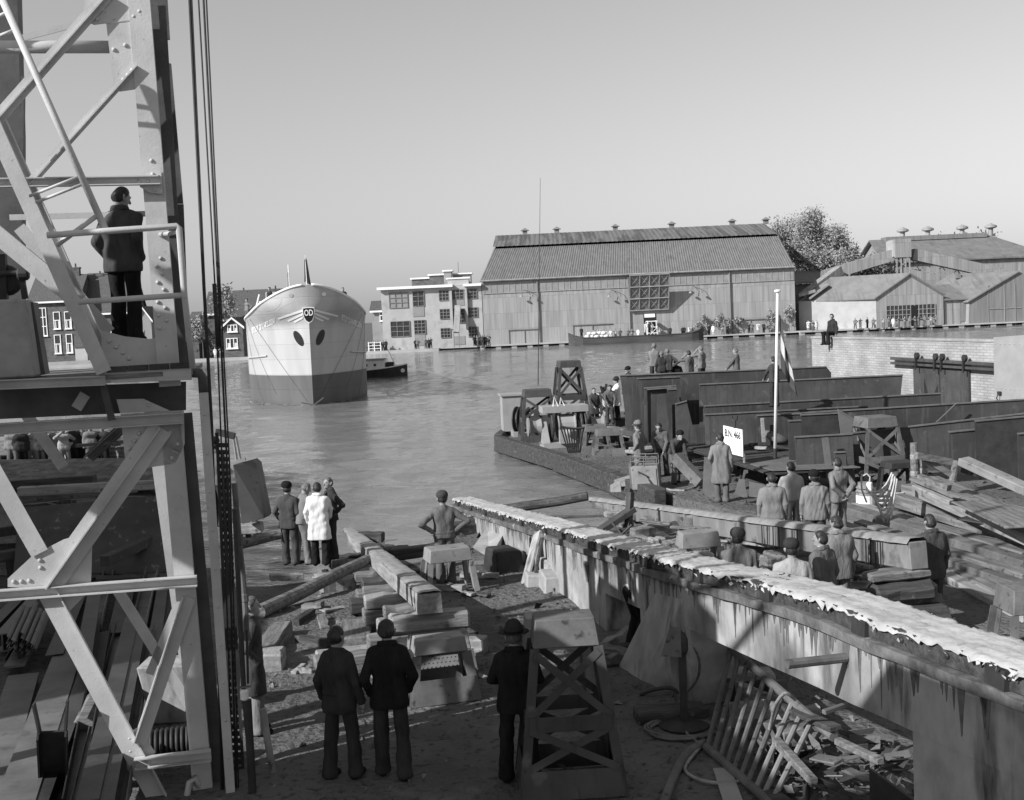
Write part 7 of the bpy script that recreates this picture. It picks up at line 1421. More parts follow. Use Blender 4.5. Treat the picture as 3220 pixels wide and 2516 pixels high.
# ------------------------------------------------------------------ people: distance-field figures meshed as one surface each
class SDF:
    def __init__(s, lo, hi, vs):
        s.vs = vs; s.lo = np.array(lo, np.float32); n = np.ceil((np.array(hi) - s.lo) / vs).astype(int) + 1; s.n = n
        s.ax = [s.lo[i] + vs * np.arange(n[i], dtype=np.float32) for i in range(3)]; s.d = np.full(n, .25, np.float32)
    def sub(s, lo, hi):
        sl = []
        for i in range(3):
            a = int(max(0, math.floor((lo[i] - s.lo[i]) / s.vs))); b = int(min(s.n[i], math.ceil((hi[i] - s.lo[i]) / s.vs) + 1)); sl.append(slice(a, max(a, b)))
        return tuple(sl)
    def cone(s, a, b, ra, rb, k=.03, sy=1.0):         # tapered round limb, blended in
        a = np.array(a, float); b = np.array(b, float); m = max(ra, rb) + k + .05; sl = s.sub(np.minimum(a, b) - m, np.maximum(a, b) + m)
        X = s.ax[0][sl[0]][:, None, None]; Y = s.ax[1][sl[1]][None, :, None]; Z = s.ax[2][sl[2]][None, None, :]
        e = b - a; l2 = max(float(e @ e), 1e-9); px, py, pz = X - a[0], (Y - a[1]), Z - a[2]
        h = np.clip((px * e[0] + py * e[1] + pz * e[2]) / l2, 0, 1); dx, dy, dz = px - e[0] * h, (py - e[1] * h) / sy, pz - e[2] * h
        d = np.sqrt(dx * dx + dy * dy + dz * dz) - (ra + (rb - ra) * h)
        o = s.d[sl]; hh = np.clip(.5 + .5 * (o - d) / k, 0, 1); s.d[sl] = o + (d - o) * hh - k * hh * (1 - hh); return s
    def cutz(s, z, keep='above'):
        Z = s.ax[2][None, None, :]; s.d = np.maximum(s.d, (z - Z) if keep == 'above' else (Z - z)); return s
    def cut(s, p, n):
        n = np.array(n, float); n /= np.linalg.norm(n); X = s.ax[0][:, None, None]; Y = s.ax[1][None, :, None]; Z = s.ax[2][None, None, :]
        s.d = np.maximum(s.d, (X - p[0]) * n[0] + (Y - p[1]) * n[1] + (Z - p[2]) * n[2]); return s
    def wrinkle(s, amp, seed, fz=1.0):
        r = np.random.default_rng(seed); X = s.ax[0][:, None, None]; Y = s.ax[1][None, :, None]; Z = s.ax[2][None, None, :]; w = 0
        for i in range(5):
            kx, ky, kz = r.normal(0, 20), r.normal(0, 20), r.normal(0, 22) * fz; w = w + np.sin(X * kx + Y * ky + Z * kz + r.uniform(0, 6.28) + 1.5 * np.sin(Z * 9 + i))
        s.d = s.d + (amp * w / 2.2).astype(np.float32); return s
    def mesh(s):
        D = s.d; I = D < 0; nx, ny, nz = D.shape
        c = np.zeros((nx - 1, ny - 1, nz - 1), np.int8)
        for i in (0, 1):
            for j in (0, 1):
                for k in (0, 1): c += I[i:nx - 1 + i, j:ny - 1 + j, k:nz - 1 + k]
        idx = np.argwhere((c > 0) & (c < 8)); 
        if len(idx) == 0: return np.zeros((0, 3)), []
        acc = np.zeros((len(idx), 3)); cnt = np.zeros(len(idx))
        for ax in range(3):
            o = [a for a in range(3) if a != ax]
            for u in (0, 1):
                for w in (0, 1):
                    p0 = idx.copy(); p0[:, o[0]] += u; p0[:, o[1]] += w; p1 = p0.copy(); p1[:, ax] += 1
                    d0 = D[tuple(p0.T)]; d1 = D[tuple(p1.T)]; m = (d0 < 0) != (d1 < 0); t = np.where(m, d0 / np.where(m, d0 - d1, 1), 0)
                    q = p0.astype(float); q[:, ax] += t; acc += q * m[:, None]; cnt += m
        v = s.lo + s.vs * acc / cnt[:, None]; cid = np.full(c.shape, -1); cid[tuple(idx.T)] = np.arange(len(idx)); F_ = []
        for ax in range(3):
            o = [(ax + 1) % 3, (ax + 2) % 3]; sl0 = [slice(None)] * 3; sl1 = [slice(None)] * 3; sl0[ax] = slice(0, -1); sl1[ax] = slice(1, None)
            e = np.argwhere(I[tuple(sl0)] != I[tuple(sl1)]); ok = (e[:, o[0]] > 0) & (e[:, o[1]] > 0) & (e[:, o[0]] < D.shape[o[0]] - 1) & (e[:, o[1]] < D.shape[o[1]] - 1); e = e[ok]
            fl = I[tuple(e.T)]; q = []
            for u, w in ((1, 1), (0, 1), (0, 0), (1, 0)): p = e.copy(); p[:, o[0]] -= u; p[:, o[1]] -= w; q.append(cid[tuple(p.T)])
            q = np.stack(q, 1); q[~fl] = q[~fl][:, ::-1]; F_.append(q)
        return v, np.concatenate(F_).tolist()
def rotx(p, c, a):                                    # lean about the x axis at c, forwards for positive a
    p = np.array(p, float); c = np.array(c, float); q = p - c; ca, sa = math.cos(a), math.sin(a)
    return c + np.array([q[0], q[1] * ca + q[2] * sa, -q[1] * sa + q[2] * ca])
ARMS = {'down': ((.25, -.03, 1.14), (.26, .05, .90)), 'pocket': ((.262, -.10, 1.15), (.205, .05, .95)), 'akimbo': ((.45, -.13, 1.20), (.215, -.05, 1.03)), 'back': ((.28, -.15, 1.17), (.05, -.20, .97)), 'front': ((.27, .03, 1.15), (.06, .24, 1.10)),
        'eyes': ((.32, .22, 1.36), (.07, .19, 1.56)), 'reach': ((.24, .22, 1.22), (.16, .46, 1.08)), 'low': ((.22, .16, 1.18), (.14, .34, .98)), 'side': ((.38, .0, 1.2), (.44, .1, 1.0)), 'lap': ((.25, .08, 1.16), (.14, .26, 1.0))}
def person(label, feet, face, h=1.75, arms=('down', 'down'), top='dark', low='dark', hem=.80, style='jacket', hat=None, hatm='dark', hair='hair', lean=0.0, stance=.11, step=0.0, sit=False, vs=.014, group=None, headturn=0.0, nod=0.0, collar=None, shoe='ink', build=1.0, knee=0.0, skin='skin'):
    """feet: world point between the feet. face: unit-ish ground direction the figure faces."""
    k = h / 1.75; fx_ = Vector((face[0], face[1], 0)).normalized(); rz = math.atan2(fx_.y, fx_.x) - math.pi / 2
    root = thing('person', label, 'person', feet, group, rz)
    hip = np.array([0, 0, .93]); drop = 0.0
    if sit: drop = .45
    L = lambda p: rotx(p, hip, lean) - np.array([0, 0, drop])
    legs = []
    for sx in (-1, 1):
        H = np.array([sx * .095, 0, .92 - drop]); st = step * sx
        if sit: K = np.array([sx * .12, .40, .50]); A_ = np.array([sx * .10, .40 + .03 * sx, .07])
        else:
            A_ = np.array([sx * stance, st, .08]); K = (H + A_) / 2 + np.array([sx * .01, .02 + knee, .02])
        legs.append((H, K, A_))
    arm = []
    for sx, nm in zip((-1, 1), arms):
        e, w = ARMS[nm]; S = np.array([sx * .176 * build, 0, 1.40]); E = np.array([sx * e[0], e[1], e[2]]); Wr = np.array([sx * w[0], w[1], w[2]]); arm.append((L(S), L(E), L(Wr), nm))
    if lean > .5:
        for q in range(2):
            S, E, Wr, nm = arm[q]
            if nm in ('low', 'reach'):
                E = S + np.array([0, .08, -.27]); Wr = E + np.array([0, .12, -.22]); arm[q] = (S, E, Wr, nm)
    lo = np.array([-.62, -.62, -.03]); hi = np.array([.62, .95, 1.92])
    neck = L((0, 0, 1.47)); hc = L((0, .015, 1.635)); ct, st_ = math.cos(headturn), math.sin(headturn)
    def Hd(p):                                         # head space: turn about z, nod about x
        p = np.array(p, float); p = rotx(p, (0, 0, 0), nod + lean * .35); return hc + np.array([p[0] * ct - p[1] * st_, p[0] * st_ + p[1] * ct, p[2]])
    def headparts(s, inf=0.0):
        s.cone(Hd((0, -.022, .005)), Hd((0, .006, .045)), .079 + inf, .078 + inf, .02); s.cone(Hd((0, .03, -.02)), Hd((0, .045, -.075)), .068 + inf, .048 + inf, .03)
    hs = SDF(lo, hi, vs); s = hs
    for H, K, A_ in legs: s.cone(H, K, .075, .055, .03); s.cone(K, A_, .052, .04, .02); s.cone(A_ + [0, -.03, -.04], A_ + [0, .14, -.045], .035, .03, .02)
    for z, wd, r in ((1.35, .07, .09), (1.22, .055, .09), (1.08, .045, .085), (.95, .06, .085)): s.cone(L((-wd * build, .005, z)), L((wd * build, .005, z)), r, r, .06)
    s.cone(L((-.13 * build, 0, 1.40)), L((.13 * build, 0, 1.40)), .05, .05, .05); s.cone(neck, Hd((0, -.015, -.06)), .058, .055, .03)
    for S, E, Wr, nm in arm: s.cone(S, E, .05, .042, .03); s.cone(E, Wr, .04, .028, .02)
    headparts(s)
    s.cone(Hd((0, .098, .015)), Hd((0, .118, -.02)), .011, .017, .012); s.cone(Hd((0, .085, -.065)), Hd((0, .092, -.09)), .02, .018, .02)
    for sx in (-1, 1): s.cone(Hd((sx * .086, .0, -.03)), Hd((sx * .096, -.016, .02)), .012, .016, .006)
    s.cone(Hd((-.04, .086, .032)), Hd((.04, .086, .032)), .014, .014, .015)
    v, f = s.mesh(); V0 = [tuple(x) for x in v * k]; F0 = [tuple(q) for q in f]; mb = MB(); mb.v = V0; mb.f = F0
    for (S, E, Wr, nm), sx in zip(arm, (-1, 1)):       # hands with five bent fingers
        d = Wr - E; d = V(d / np.linalg.norm(d)); 
        if nm in ('pocket',): continue
        w = V(Wr); side = Vector((0, 1, 0)) if abs(d.y) < .7 else UP; pn = d.cross(side).normalized(); side = pn.cross(d).normalized()
        mb.tube([(w - d * .02) * k, (w + d * .05) * k, (w + d * .095) * k], .030 * k, 8, True, .034 * k)
        for i in range(4):
            b = w + d * .09 + side * (.033 - .022 * i); ln = (.062, .072, .068, .052)[i]; c = b + d * ln * .55 + pn * .006 * sx; e = c + d * ln * .4 - pn * .022 * sx; mb.tube([b * k, c * k, e * k], .0098 * k, 5, True, .008 * k)
        b = w + d * .02 + side * .03; mb.tube([b * k, (b + d * .035 + side * .022) * k, (b + d * .07 + side * .018) * k], .011 * k, 5, True, .009 * k)
    mb.build('body', M[skin], None, smooth=True).parent = root
    def part(name, s, m):
        v, f = s.mesh()
        if len(v) == 0: return None
        mb = MB(); mb.v = [tuple(x) for x in v * k]; mb.f = [tuple(q) for q in f]; o = mb.build(name, M[m], None, smooth=True); o.parent = root; return o
    seed = int(rng.integers(1, 9999))
    s = SDF(lo, hi, vs)                                # trousers
    for H, K, A_ in legs: s.cone(H, K, .098 * build, .08, .02); s.cone(K, A_ + [0, -.005, .0], .078, .086, .015); s.cone(A_ + [0, -.005, -.01], A_ + [0, -.005, .0], .094, .094, .006)
    s.cone(L((-.06 * build, 0, .97)) , L((.06 * build, 0, .97)), .100 * build, .100 * build, .06); s.wrinkle(.006, seed, .6); s.cutz(.035); part('trousers', s, low)
    s = SDF(lo, hi, vs)
    for H, K, A_ in legs: s.cone(A_ + [0, -.045, -.035], A_ + [0, .15, -.042], .047, .038, .02)
    s.cutz(.0); part('shoes', s, shoe)
    s = SDF(lo, hi, vs); b = build                     # jacket / coat / shirt
    for z, wd, r in ((1.36, .10 * b, .112), (1.24, .09 * b, .115), (1.10, .078 * b, .108), (.98, .085 * b, .116)): s.cone(L((-wd, -.005, z)), L((wd, -.005, z)), r, r, .1)
    s.cone(L((-.15 * b, -.005, 1.405)), L((0, -.01, 1.445)), .066, .078, .05); s.cone(L((.15 * b, -.005, 1.405)), L((0, -.01, 1.445)), .066, .078, .05); s.cone(L((0, -.01, 1.44)), L((0, -.005, 1.52)), .085, .068, .04)
    z = .90
    while z > hem - .02: 
        f_ = (.95 - z); s.cone(L((-.09 * b - .05 * f_, -.01, z)), L((.09 * b + .05 * f_, -.01, z)), .116 + .05 * f_, .116 + .05 * f_, .05); z -= .07
    for S, E, Wr, nm in arm: s.cone(S, E, .070, .057, .012); s.cone(E, Wr - (Wr - E) * .06, .056, .045, .012); s.cone(Wr - (Wr - E) * .08, Wr - (Wr - E) * .06, .051, .051, .005)
    s.wrinkle(.0062, seed + 1, .5)
    if lean < .3 and not sit: s.cutz(hem)
    else: s.cut(L((0, 0, hem)), L((0, 0, hem)) - L((0, 0, hem + 1)))
    s.cut(L((0, 0, 1.52)), L((0, .25, 2)) - L((0, 0, 1))); part({'jacket': 'jacket', 'coat': 'overcoat', 'overall': 'overall_top', 'shirt': 'shirt', 'sweater': 'sweater'}[style], s, top)
    if style == 'overall':
        s = SDF(lo, hi, vs); s.cone(L((-.085 * b, -.005, 1.01)), L((.085 * b, -.005, 1.01)), .128, .128, .05); s.cut(L((0, 0, 1.035)), L((0, 0, 2)) - L((0, 0, 1))); s.cut(L((0, 0, .99)), L((0, 0, 0)) - L((0, 0, 1))); part('belt', s, low)
    if style in ('jacket', 'coat') and lean < .3:
        s = SDF(lo, hi, vs * .8); s.cone(L((-.04, -.02, 1.50)), L((.04, -.02, 1.50)), .072, .072, .01); s.cut(L((0, 0, 1.535)), L((0, .3, 2)) - L((0, 0, 1))); s.cut(L((0, 0, 1.49)), L((0, 0, 0)) - L((0, 0, 1))); part('coat_collar', s, top)
    if collar:
        s = SDF(lo, hi, vs * .8); s.cone(L((0, -.012, 1.485)), L((0, -.004, 1.535)), .074, .066, .01); s.cut(L((0, 0, 1.538)), L((0, 0, 2)) - L((0, 0, 1))); part('collar', s, collar)
    if hair:
        s = SDF(lo, hi, vs * .8); headparts(s, .009); s.wrinkle(.0055, seed + 2, 1.4)
        n = Hd((0, 1, -.62)) - hc; s.cut(Hd((0, .035, .03)), n); s.cut(Hd((0, 0, -.055)), Hd((0, .3, -1)) - hc); part('hair', s, hair)
    if hat in ('beret', 'cap'):
        s = SDF(lo, hi, vs * .8); c1, c2 = Hd((0, -.03, .082)), Hd((0, .02, .078)); s.cone(c1, c2, .092, .089, .03); s.cone(Hd((-.035, -.02, .092)), Hd((.03, -.02, .088)), .083, .083, .03); s.cut(Hd((0, 0, .045)), Hd((0, .15, -1)) - hc)
        if hat == 'cap': s.cone(Hd((-.04, .11, .055)), Hd((.04, .11, .055)), .022, .022, .03)
        part('cap', s, hatm)
    if hat == 'fedora':
        s = SDF(lo, hi, vs * .75); s.cone(Hd((0, -.03, .07)), Hd((0, .03, .07)), .104, .10, .02); s.cone(Hd((0, -.035, .13)), Hd((0, .03, .125)), .088, .078, .03); s.cut(Hd((0, 0, .055)), Hd((0, 0, -1)) - hc); o = part('hat_crown', s, hatm)
        mb = MB(); mb.lathe((0, 0, 0), [(.09, .012), (.13, -.002), (.168, .004), (.17, .012), (.13, .008), (.09, .022)], 24); n = Hd((0, 0, 1)) - hc; c = Hd((0, 0, .055)); q = UP.rotation_difference(V(n)); mb.v = [tuple((V(c) + q @ Vector(p)) * k) for p in mb.v]; o = mb.build('hat_brim', M[hatm], None, smooth=True); o.parent = root
        s = SDF(lo, hi, vs * .75); s.cone(Hd((0, -.03, .07)), Hd((0, .03, .07)), .108, .104, .01); s.cutz(Hd((0, 0, .095))[2], 'below'); s.cut(Hd((0, 0, .062)), Hd((0, 0, -1)) - hc); part('hat_band', s, 'ink')
    return root
AW = Vector((-.05, 1, 0))
def at(px, py, h=1.75, z=0.0): return headpos(px, py, h, z)
# foreground row
person('man in dark overalls seen from behind, left of the two standing close together', at(1054, 1972, 1.73), (.45, 1), 1.73, ('down', 'down'), 'charcoal', 'charcoal', .78, 'overall', stance=.13, step=.06, headturn=-.2, build=.82, vs=.012)
person('man in black suit with white collar seen from behind beside the man in dark overalls', at(1213, 1953, 1.78), (-.1, 1), 1.78, ('pocket', 'pocket'), 'ink', 'charcoal', .80, 'jacket', collar='pale', stance=.12, step=-.1, build=.9, vs=.012)
person('man in black suit and dark felt hat seen from behind by the big trestle', at(1614, 1972, 1.72), (.1, 1), 1.72, ('front', 'front'), 'ink', 'ink', .80, 'jacket', 'fedora', 'charcoal', 'hairgrey', stance=.15, collar='pale', build=1.0, vs=.012)
person('bald older man in long open coat in profile behind the insulator post', at(783, 1878, 1.74), (1, .35), 1.74, ('pocket', 'pocket'), 'dark', 'drab', .55, 'coat', hair='hairgrey', collar='pale', headturn=-.1, build=1.1, vs=.012)
# group of four at the water
g4 = 'men conferring at the water edge'
person('man in dark beret and dark work clothes, left of the four at the water edge', at(901, 1521), (.35, 1), 1.75, ('pocket', 'down'), 'dark', 'dark', .80, 'overall', 'beret', 'ink', group=g4)
person('man in drab overalls bowing his curly head, second of the four at the water edge', at(938, 1530, 1.68), (.9, .6), 1.75, ('low', 'low'), 'drab', 'drab', .9, 'overall', hair='hairfair', lean=.22, nod=.4, step=.1, group=g4)
person('man in a long white dust coat with dark trousers, seen from behind at the water', at(995, 1510, 1.82), (.1, 1), 1.76, ('down', 'low'), 'whitecloth', 'ink', .56, 'coat', group=g4)
person('grey haired man in dark overalls with hand on hip facing the white coated man', at(1034, 1502, 1.78), (-.75, -.35), 1.78, ('akimbo', 'akimbo'), 'charcoal', 'charcoal', .85, 'overall', hair='hairgrey', headturn=.3, group=g4)
person('man in stained overalls and beret standing with hands on hips facing the ship', at(1390, 1553), (-.25, 1), 1.76, ('akimbo', 'akimbo'), 'mid', 'mid', .9, 'overall', 'beret', 'dark')
# right, behind the girder
g5 = 'men standing behind the right ways girder'
person('man in dark drab jacket with dishevelled hair, leftmost behind the right girder', at(2432, 1495) + Vector((.03, .3, 0)), (.2, 1), 1.75, ('down', 'down'), 'drab', 'mid', .84, 'jacket', headturn=.2, group=g5, build=1.08)
person('man in pale torn shirt and faded trousers behind the right girder', at(2494, 1460) + Vector((.03, .3, 0)), (-.3, 1), 1.75, ('low', 'down'), 'light', 'drab', .95, 'shirt', headturn=.2, group=g5, build=1.05)
person('man in dark cap and light jacket with dark sleeves behind the right girder', at(2568, 1490) + Vector((.03, .3, 0)), (.2, 1), 1.74, ('down', 'down'), 'drab', 'dark', .80, 'jacket', 'cap', 'ink', group=g5, build=1.08)
person('man in grey suit with hands clasped behind his back beside the small keg', at(2642, 1447) + Vector((.03, .3, 0)), (-.45, .9), 1.76, ('back', 'back'), 'drab', 'drab', .82, 'jacket', collar='pale', headturn=.1, stance=.13, group=g5)
g6 = 'men standing among the blocks behind the ways wall'
person('man in dark overalls and beret, leftmost behind the ways wall', at(2320, 1670), (.15, 1), 1.75, ('low', 'down'), 'mid', 'mid', .85, 'overall', 'beret', 'dark', group=g6, build=1.15)
person('man in bleached overalls and beret with bare neck behind the ways wall', at(2488, 1704), (.1, 1), 1.75, ('down', 'down'), 'light', 'light', .9, 'overall', 'beret', 'charcoal', group=g6, build=1.12)
person('man with glasses in belted grey jacket looking left behind the ways wall', at(2583, 1673), (-.6, .8), 1.76, ('pocket', 'down'), 'mid', 'dark', .78, 'jacket', headturn=.35, collar='pale', group=g6, build=1.08)
person('man with sleek dark hair and open collar beside the man with glasses', at(2632, 1630), (-.2, 1), 1.78, ('down', 'down'), 'drab', 'drab', .8, 'jacket', collar='pale', headturn=.4, group=g6)
person('man in dark work jacket seen from behind at the right end of the girder', at(2926, 1622), (-.25, 1), 1.76, ('down', 'down'), 'dark', 'dark', .78, 'jacket', group=g6, build=1.1)
# quay
person('man in long belted raincoat seen from behind by the flagpole table', at(2264, 1364, 1.8), (.2, 1), 1.8, ('pocket', 'down'), 'drab', 'mid', .50, 'coat', headturn=.3, stance=.1)
person('man in pale felt hat and long grey overcoat in profile before the plate rack', at(2006, 1330, 1.72), (-.8, .6), 1.72, ('pocket', 'pocket'), 'drab', 'dark', .42, 'coat', 'fedora', 'drab', hair='hairgrey')
o = G(2084, 1500); person('workman in dark jacket bending over behind the tool cabinet', o, (-.35, -1), 1.74, ('low', 'low'), 'mid', 'dark', .86, 'jacket', lean=.42, nod=.35, step=.12, knee=.06)
o = G(2125, 1522); person('workman in beret bending low and lifting a steel trough', o, (.25, -1), 1.72, ('reach', 'reach'), 'dark', 'mid', .88, 'jacket', 'beret', 'ink', lean=.7, nod=-.1, step=.16, knee=.08)
person('man in dark coat standing left of the whitish drum', at(1866, 1221, 1.74), (.3, -1), 1.74, ('down', 'low'), 'dark', 'ink', .6, 'coat', hair='hair', vs=.018)
person('man bending over the whitish drum with receding hair', at(1914, 1208, 1.7, .3), (.1, -1), 1.7, ('low', 'low'), 'mid', 'dark', .82, 'jacket', lean=.25, nod=.3, vs=.018)
person('man in white coat and dark felt hat beside the plate rack corner', at(1938, 1190, 1.76, .45), (-.9, -.2), 1.76, ('low', 'low'), 'whitecloth', 'ink', .6, 'coat', 'fedora', 'charcoal', vs=.018)
def boy(label, px, py, h, z, face, arms, top, hair='hairfair', **k):
    person(label, at(px, py, h, z), face, h, arms, top, k.pop('low', 'charcoal'), k.pop('hem', .86), 'sweater', hair=hair, vs=.018, group='onlookers standing on the plate stack', build=.92, **k)
person('man in dark peaked cap peering over the left end of the plate rack', at(1974, 1156, 1.72, 1.25), (-.6, -.5), 1.72, ('down', 'down'), 'dark', 'dark', .8, 'jacket', 'cap', 'ink', vs=.018)
boy('tall boy in belted jacket, leftmost of those on the plate stack', 2056, 1080, 1.66, 2.15, (.2, 1), ('low', 'low'), 'drab')
boy('small dark boy between the belted jacket and the sweater on the plate stack', 2080, 1105, 1.42, 2.15, (.1, 1), ('down', 'down'), 'charcoal')
boy('boy in dark knitted sweater, third on the plate stack', 2098, 1097, 1.5, 2.15, (.1, 1), ('down', 'akimbo'), 'dark')
boy('boy in black top sitting low on the plate stack', 2125, 1131, 1.5, 1.75, (0, 1), ('down', 'down'), 'ink')
boy('boy in sweater raising both hands to his face on the plate stack', 2166, 1103, 1.5, 2.1, (-.5, .8), ('eyes', 'eyes'), 'mid', hair='hair')
boy('fair boy in grey pullover with hands at his face on the plate stack', 2204, 1088, 1.58, 2.1, (-.6, .6), ('eyes', 'low'), 'drab')
boy('boy in zipped jacket standing alone on the right of the plate stack', 2314, 1095, 1.5, 2.15, (-.9, .3), ('low', 'low'), 'mid', hem=.8)
boy('boy half hidden behind the hanging flag', 2432, 1122, 1.45, 2.1, (-.5, .8), ('low', 'low'), 'dark', hair='hair')
s = along(PB + UU * .1, 2618, 1060); person('young man in dark jacket sitting on top of the pale brick wall', V((s.x, s.y, zwt + .18 - .42)) + UU * -.0, (-.85, -.5), 1.68, ('down', 'down'), 'charcoal', 'ink', .85, 'jacket', sit=True, vs=.018, headturn=.5, nod=.2)
# man on the crane
mf = CP(385, 1060, 1.0); mz = CP(398, 592, 1.0).z - 1.76; person('man in dark suit jacket with hand in pocket standing on the crane platform', V((CP(392, 900, .9).x, CP(392, 900, .9).y, mz)), (.3, 1), 1.76, ('pocket', 'pocket'), 'dark', 'ink', .80, 'jacket', headturn=-.5, nod=.3, stance=.1, build=1.12, vs=.012, lean=.04)
person('workman in pale shirt stooping under the opening of the ways wall', G(1995, 2052), (.9, .4), 1.72, ('low', 'low'), 'pale', 'ink', .9, 'shirt', lean=1.25, nod=.3, vs=.016, knee=.1)
person('workman climbing by the rack ladder, half hidden by the ropes', W(690, 1660, 22.5) , (.6, 1), 1.72, ('reach', 'down'), 'mid', 'charcoal', .85, 'jacket', 'beret', 'ink', vs=.02)
# on the ship and across the water: small figures share a few meshes, one per look
def smallbody(style, top, low, pose, hatm=None, seed=0):
    v = []; f = []; mi = []; lo, hi = (-.6, -.5, -.02), (.6, .6, 1.95); vs = .045
    def put(s, k):
        a, b = s.mesh(); o = len(v); v.extend([tuple(x) for x in a]); f.extend([tuple(i + o for i in q) for q in b]); mi.extend([k] * len(b))
    s = SDF(lo, hi, vs); s.cone((0, 0, 1.5), (0, .02, 1.66), .07, .105, .03)
    for sx, nm in zip((-1, 1), pose): e, w = ARMS[nm]; s.cone((sx * e[0], e[1], e[2]), (sx * w[0], w[1], w[2]), .05, .05, .02)
    put(s, 0); s = SDF(lo, hi, vs); hem = .5 if style == 'coat' else .85; s.cone((-.12, 0, 1.38), (.12, 0, 1.38), .13, .13, .06); s.cone((-.1, 0, 1.1), (.1, 0, 1.1), .13, .13, .1); z = .95
    while z > hem: s.cone((-.1, 0, z), (.1, 0, z), .14, .14, .05); z -= .1
    for sx, nm in zip((-1, 1), pose): e, w = ARMS[nm]; s.cone((sx * .2, 0, 1.4), (sx * e[0], e[1], e[2]), .08, .07, .03); s.cone((sx * e[0], e[1], e[2]), (sx * w[0], w[1], w[2]), .065, .055, .03)
    put(s, 1); s = SDF(lo, hi, vs)
    for sx in (-1, 1): s.cone((sx * .1, 0, .9), (sx * (.12 + .05 * (seed % 2)), .03 * sx * seed, .1), .11, .09, .03)
    put(s, 2); s = SDF(lo, hi, vs); s.cone((0, -.02, 1.70), (0, .0, 1.72), .105, .10, .02); s.cutz(1.69); put(s, 3)
    me = bpy.data.meshes.new('body'); me.from_pydata([tuple(map(float, p)) for p in v], [], [tuple(int(i) for i in q) for q in f]); me.update()
    for m in (M['skin'], M[top], M[low], M[hatm or 'hair']): me.materials.append(m)
    me.polygons.foreach_set('material_index', mi); me.polygons.foreach_set('use_smooth', [True] * len(mi)); return me
SB = {'dark': smallbody('jacket', 'charcoal', 'ink', ('down', 'pocket')), 'darkeyes': smallbody('jacket', 'dark', 'charcoal', ('eyes', 'down'), seed=1), 'drab': smallbody('jacket', 'drab', 'mid', ('akimbo', 'down'), seed=1), 'drabeyes': smallbody('jacket', 'drab', 'drab', ('eyes', 'eyes')), 'pale': smallbody('coat', 'whitecloth', 'pale', ('down', 'down'), 'light'), 'paleeyes': smallbody('coat', 'whitecloth', 'light', ('eyes', 'low')), 'white': smallbody('jacket', 'whitecloth', 'whitecloth', ('low', 'low'), 'whitecloth', 1), 'light': smallbody('jacket', 'light', 'drab', ('akimbo', 'eyes'), seed=1)}
LOOK = {'dark': 'in dark clothes', 'darkeyes': 'dark jacket, shading the eyes', 'drab': 'drab clothes, hand on hip', 'drabeyes': 'drab clothes, both hands raised', 'pale': 'in a long white coat', 'paleeyes': 'long white coat, shading the eyes', 'white': 'in white work clothes', 'light': 'light clothes, arms bent'}
ORD = ['first', 'second', 'third', 'fourth', 'fifth', 'sixth', 'seventh', 'eighth', 'ninth', 'tenth', 'eleventh', 'twelfth', 'thirteenth', 'fourteenth', 'fifteenth', 'sixteenth', 'seventeenth']
def crowd(where, spots, Y, z=.09, grp=None, h=1.0):
    for i, (px, look) in enumerate(spots):
        p = W(px, 1050, Y + rng.uniform(-.4, .4)); o = bpy.data.objects.new('person', SB[look]); C.objects.link(o); o.location = (p.x, p.y, z); o.rotation_euler = (0, 0, math.pi + rng.uniform(-.6, .6)); o.scale = (1, 1, h * rng.uniform(.95, 1.04))
        tag(o, '%s from left %s, %s' % (ORD[i], where, LOOK[look]), 'person', grp or ('people ' + where))
crowd('before the factory doors', [(1305, 'dark'), (1312, 'drab'), (1337, 'drab'), (1346, 'dark'), (1353, 'darkeyes')], 200.6, -.02)
crowd('behind the white terrace railing', [(1165, 'dark'), (1172, 'light'), (1178, 'dark'), (1186, 'drab'), (1193, 'dark'), (1203, 'drab'), (1212, 'dark')], 201.8, -.02)
crowd('at the corner of factory and warehouse', [(1491, 'dark'), (1499, 'drab'), (1507, 'dark'), (1516, 'darkeyes'), (1524, 'dark'), (1531, 'light'), (1537, 'drab')], 200.0)
crowd('on the quay behind the barge', [(1866, 'white'), (1873, 'paleeyes'), (1880, 'white'), (1888, 'white'), (1906, 'pale'), (1920, 'white'), (1936, 'light'), (1950, 'drab'), (1975, 'drab'), (1988, 'light'), (2007, 'pale')], 201.2, .09)
crowd('in the warehouse doorway', [(2031, 'white'), (2042, 'darkeyes'), (2050, 'white')], 201.5, 1.0)
crowd('right of the warehouse doorway', [(2074, 'light'), (2108, 'dark'), (2146, 'darkeyes'), (2152, 'dark'), (2168, 'paleeyes'), (2178, 'drab'), (2230, 'dark'), (2243, 'pale'), (2272, 'light'), (2280, 'drabeyes'), (2288, 'dark'), (2296, 'light'), (2356, 'darkeyes'), (2366, 'drab'), (2384, 'paleeyes'), (2402, 'dark')], 200.8)
crowd('in the shade right of the warehouse', [(2542, 'paleeyes'), (2557, 'light'), (2569, 'pale')], 199.3)
crowd('before the lit wall of the gabled shed', [(2690, 'drab'), (2706, 'drabeyes'), (2728, 'dark'), (2747, 'drab')], 198.6)
crowd('lined up before the gridded window', [(2778, 'light'), (2796, 'drab'), (2810, 'pale'), (2827, 'drabeyes'), (2846, 'light'), (2862, 'drab'), (2878, 'light'), (2890, 'drabeyes'), (2909, 'drab'), (2928, 'light'), (2944, 'drabeyes')], 198.4)
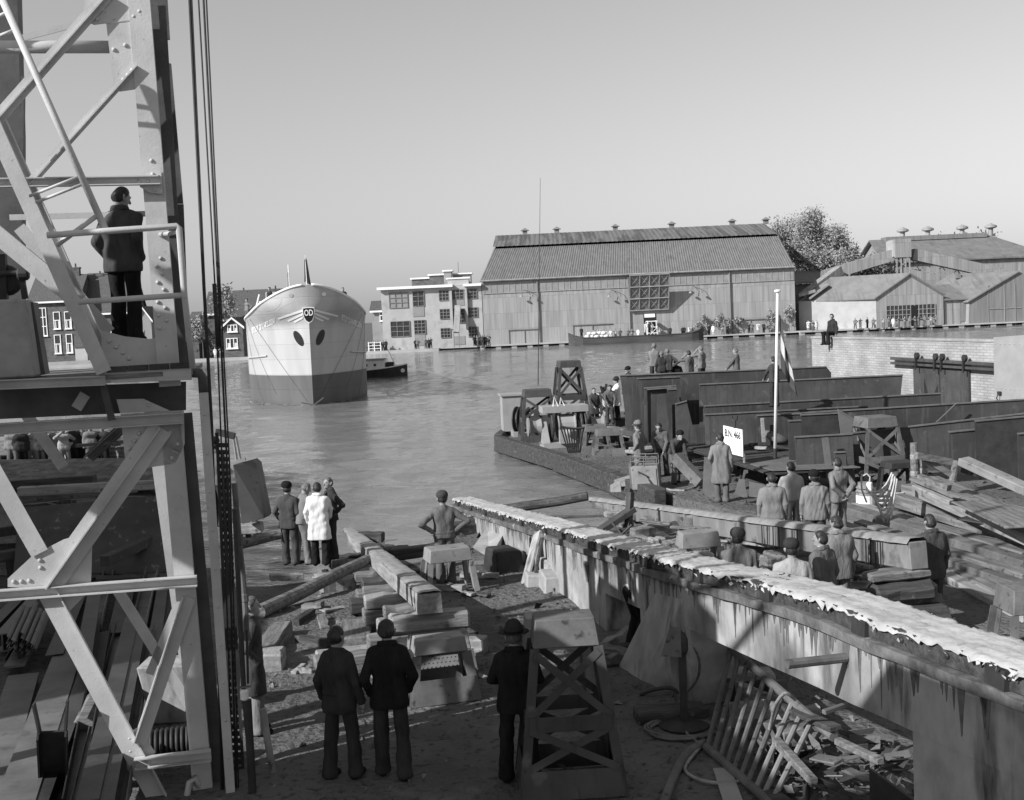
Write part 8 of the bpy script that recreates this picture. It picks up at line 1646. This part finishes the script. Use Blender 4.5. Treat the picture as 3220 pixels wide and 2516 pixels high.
p = W(1829, 1060, 196); o = bpy.data.objects.new('person', SB['dark']); C.objects.link(o); o.location = (p.x, p.y, .75); o.rotation_euler = (0, 0, 3.0); tag(o, 'lone man in dark clothes standing at the stern of the barge', 'person')
for k, (px, py, Y, look, lb) in enumerate(((847, 904, 86.5, 'dark', 'seaman in cap and dark jersey leaning at the ship rail'), (776, 940, 89, 'drab', 'seaman stooping at the widest part of the ship rail'), (1078, 905, 87.5, 'dark', 'seaman whose head shows above the right bulwark of the ship'))):
    p = W(px, py, Y); o = bpy.data.objects.new('person', SB[look]); C.objects.link(o); o.location = (p.x, p.y, p.z - 1.78); o.rotation_euler = (0, 0, 2.4 if k < 2 else 3.6); tag(o, lb, 'person', 'crew on the ship deck')
crowd('on the garden quay between the wire ropes', [(673, 'pale'), (691, 'light')], 203, -.02)
crowd('in the crowd behind the timber pontoon', [(12, 'drab'), (40, 'dark'), (72, 'light'), (104, 'dark'), (150, 'drab'), (175, 'light'), (205, 'dark'), (238, 'dark'), (262, 'drab'), (300, 'dark')], 44, .0)
# small litter on the yard
r = np.random.default_rng(77); mb = MB()
for i in range(1500):
    x = r.uniform(-4.5, 9); y = r.uniform(11.5, 27); z = float(groundz(np.array([[x, y]]))[0]); sz = abs(r.normal(.02, .022)) + .008; a = V(r.normal(0, 1, 3)).normalized() * sz; b = V(r.normal(0, 1, 3)).normalized() * sz; c = V((x, y, z + .02)); mb.add([c - a - b * .4, c + a - b * .5, c + b, c + UP * sz * .8], [(0, 1, 3), (1, 2, 3), (2, 0, 3)])
kind(mb.build('yard_litter', M['timber']), 'stuff'); mb = MB()
for i in range(900):
    x = r.uniform(-2, 16); y = r.uniform(20, 45); q = np.array([[x, y]]); z = .03 if sdpoly(q, QUAY)[0] > 0 else float(groundz(q)[0]) + .02; 
    if z < -.35: continue
    sz = abs(r.normal(.03, .04)) + .01; a = V(r.normal(0, 1, 3)).normalized() * sz; b = V(r.normal(0, 1, 3)).normalized() * sz; c = V((x, y, z)); mb.add([c - a - b * .4, c + a - b * .5, c + b, c + UP * sz * .7], [(0, 1, 3), (1, 2, 3), (2, 0, 3)])
kind(mb.build('quay_litter', M['timber_dark']), 'stuff')
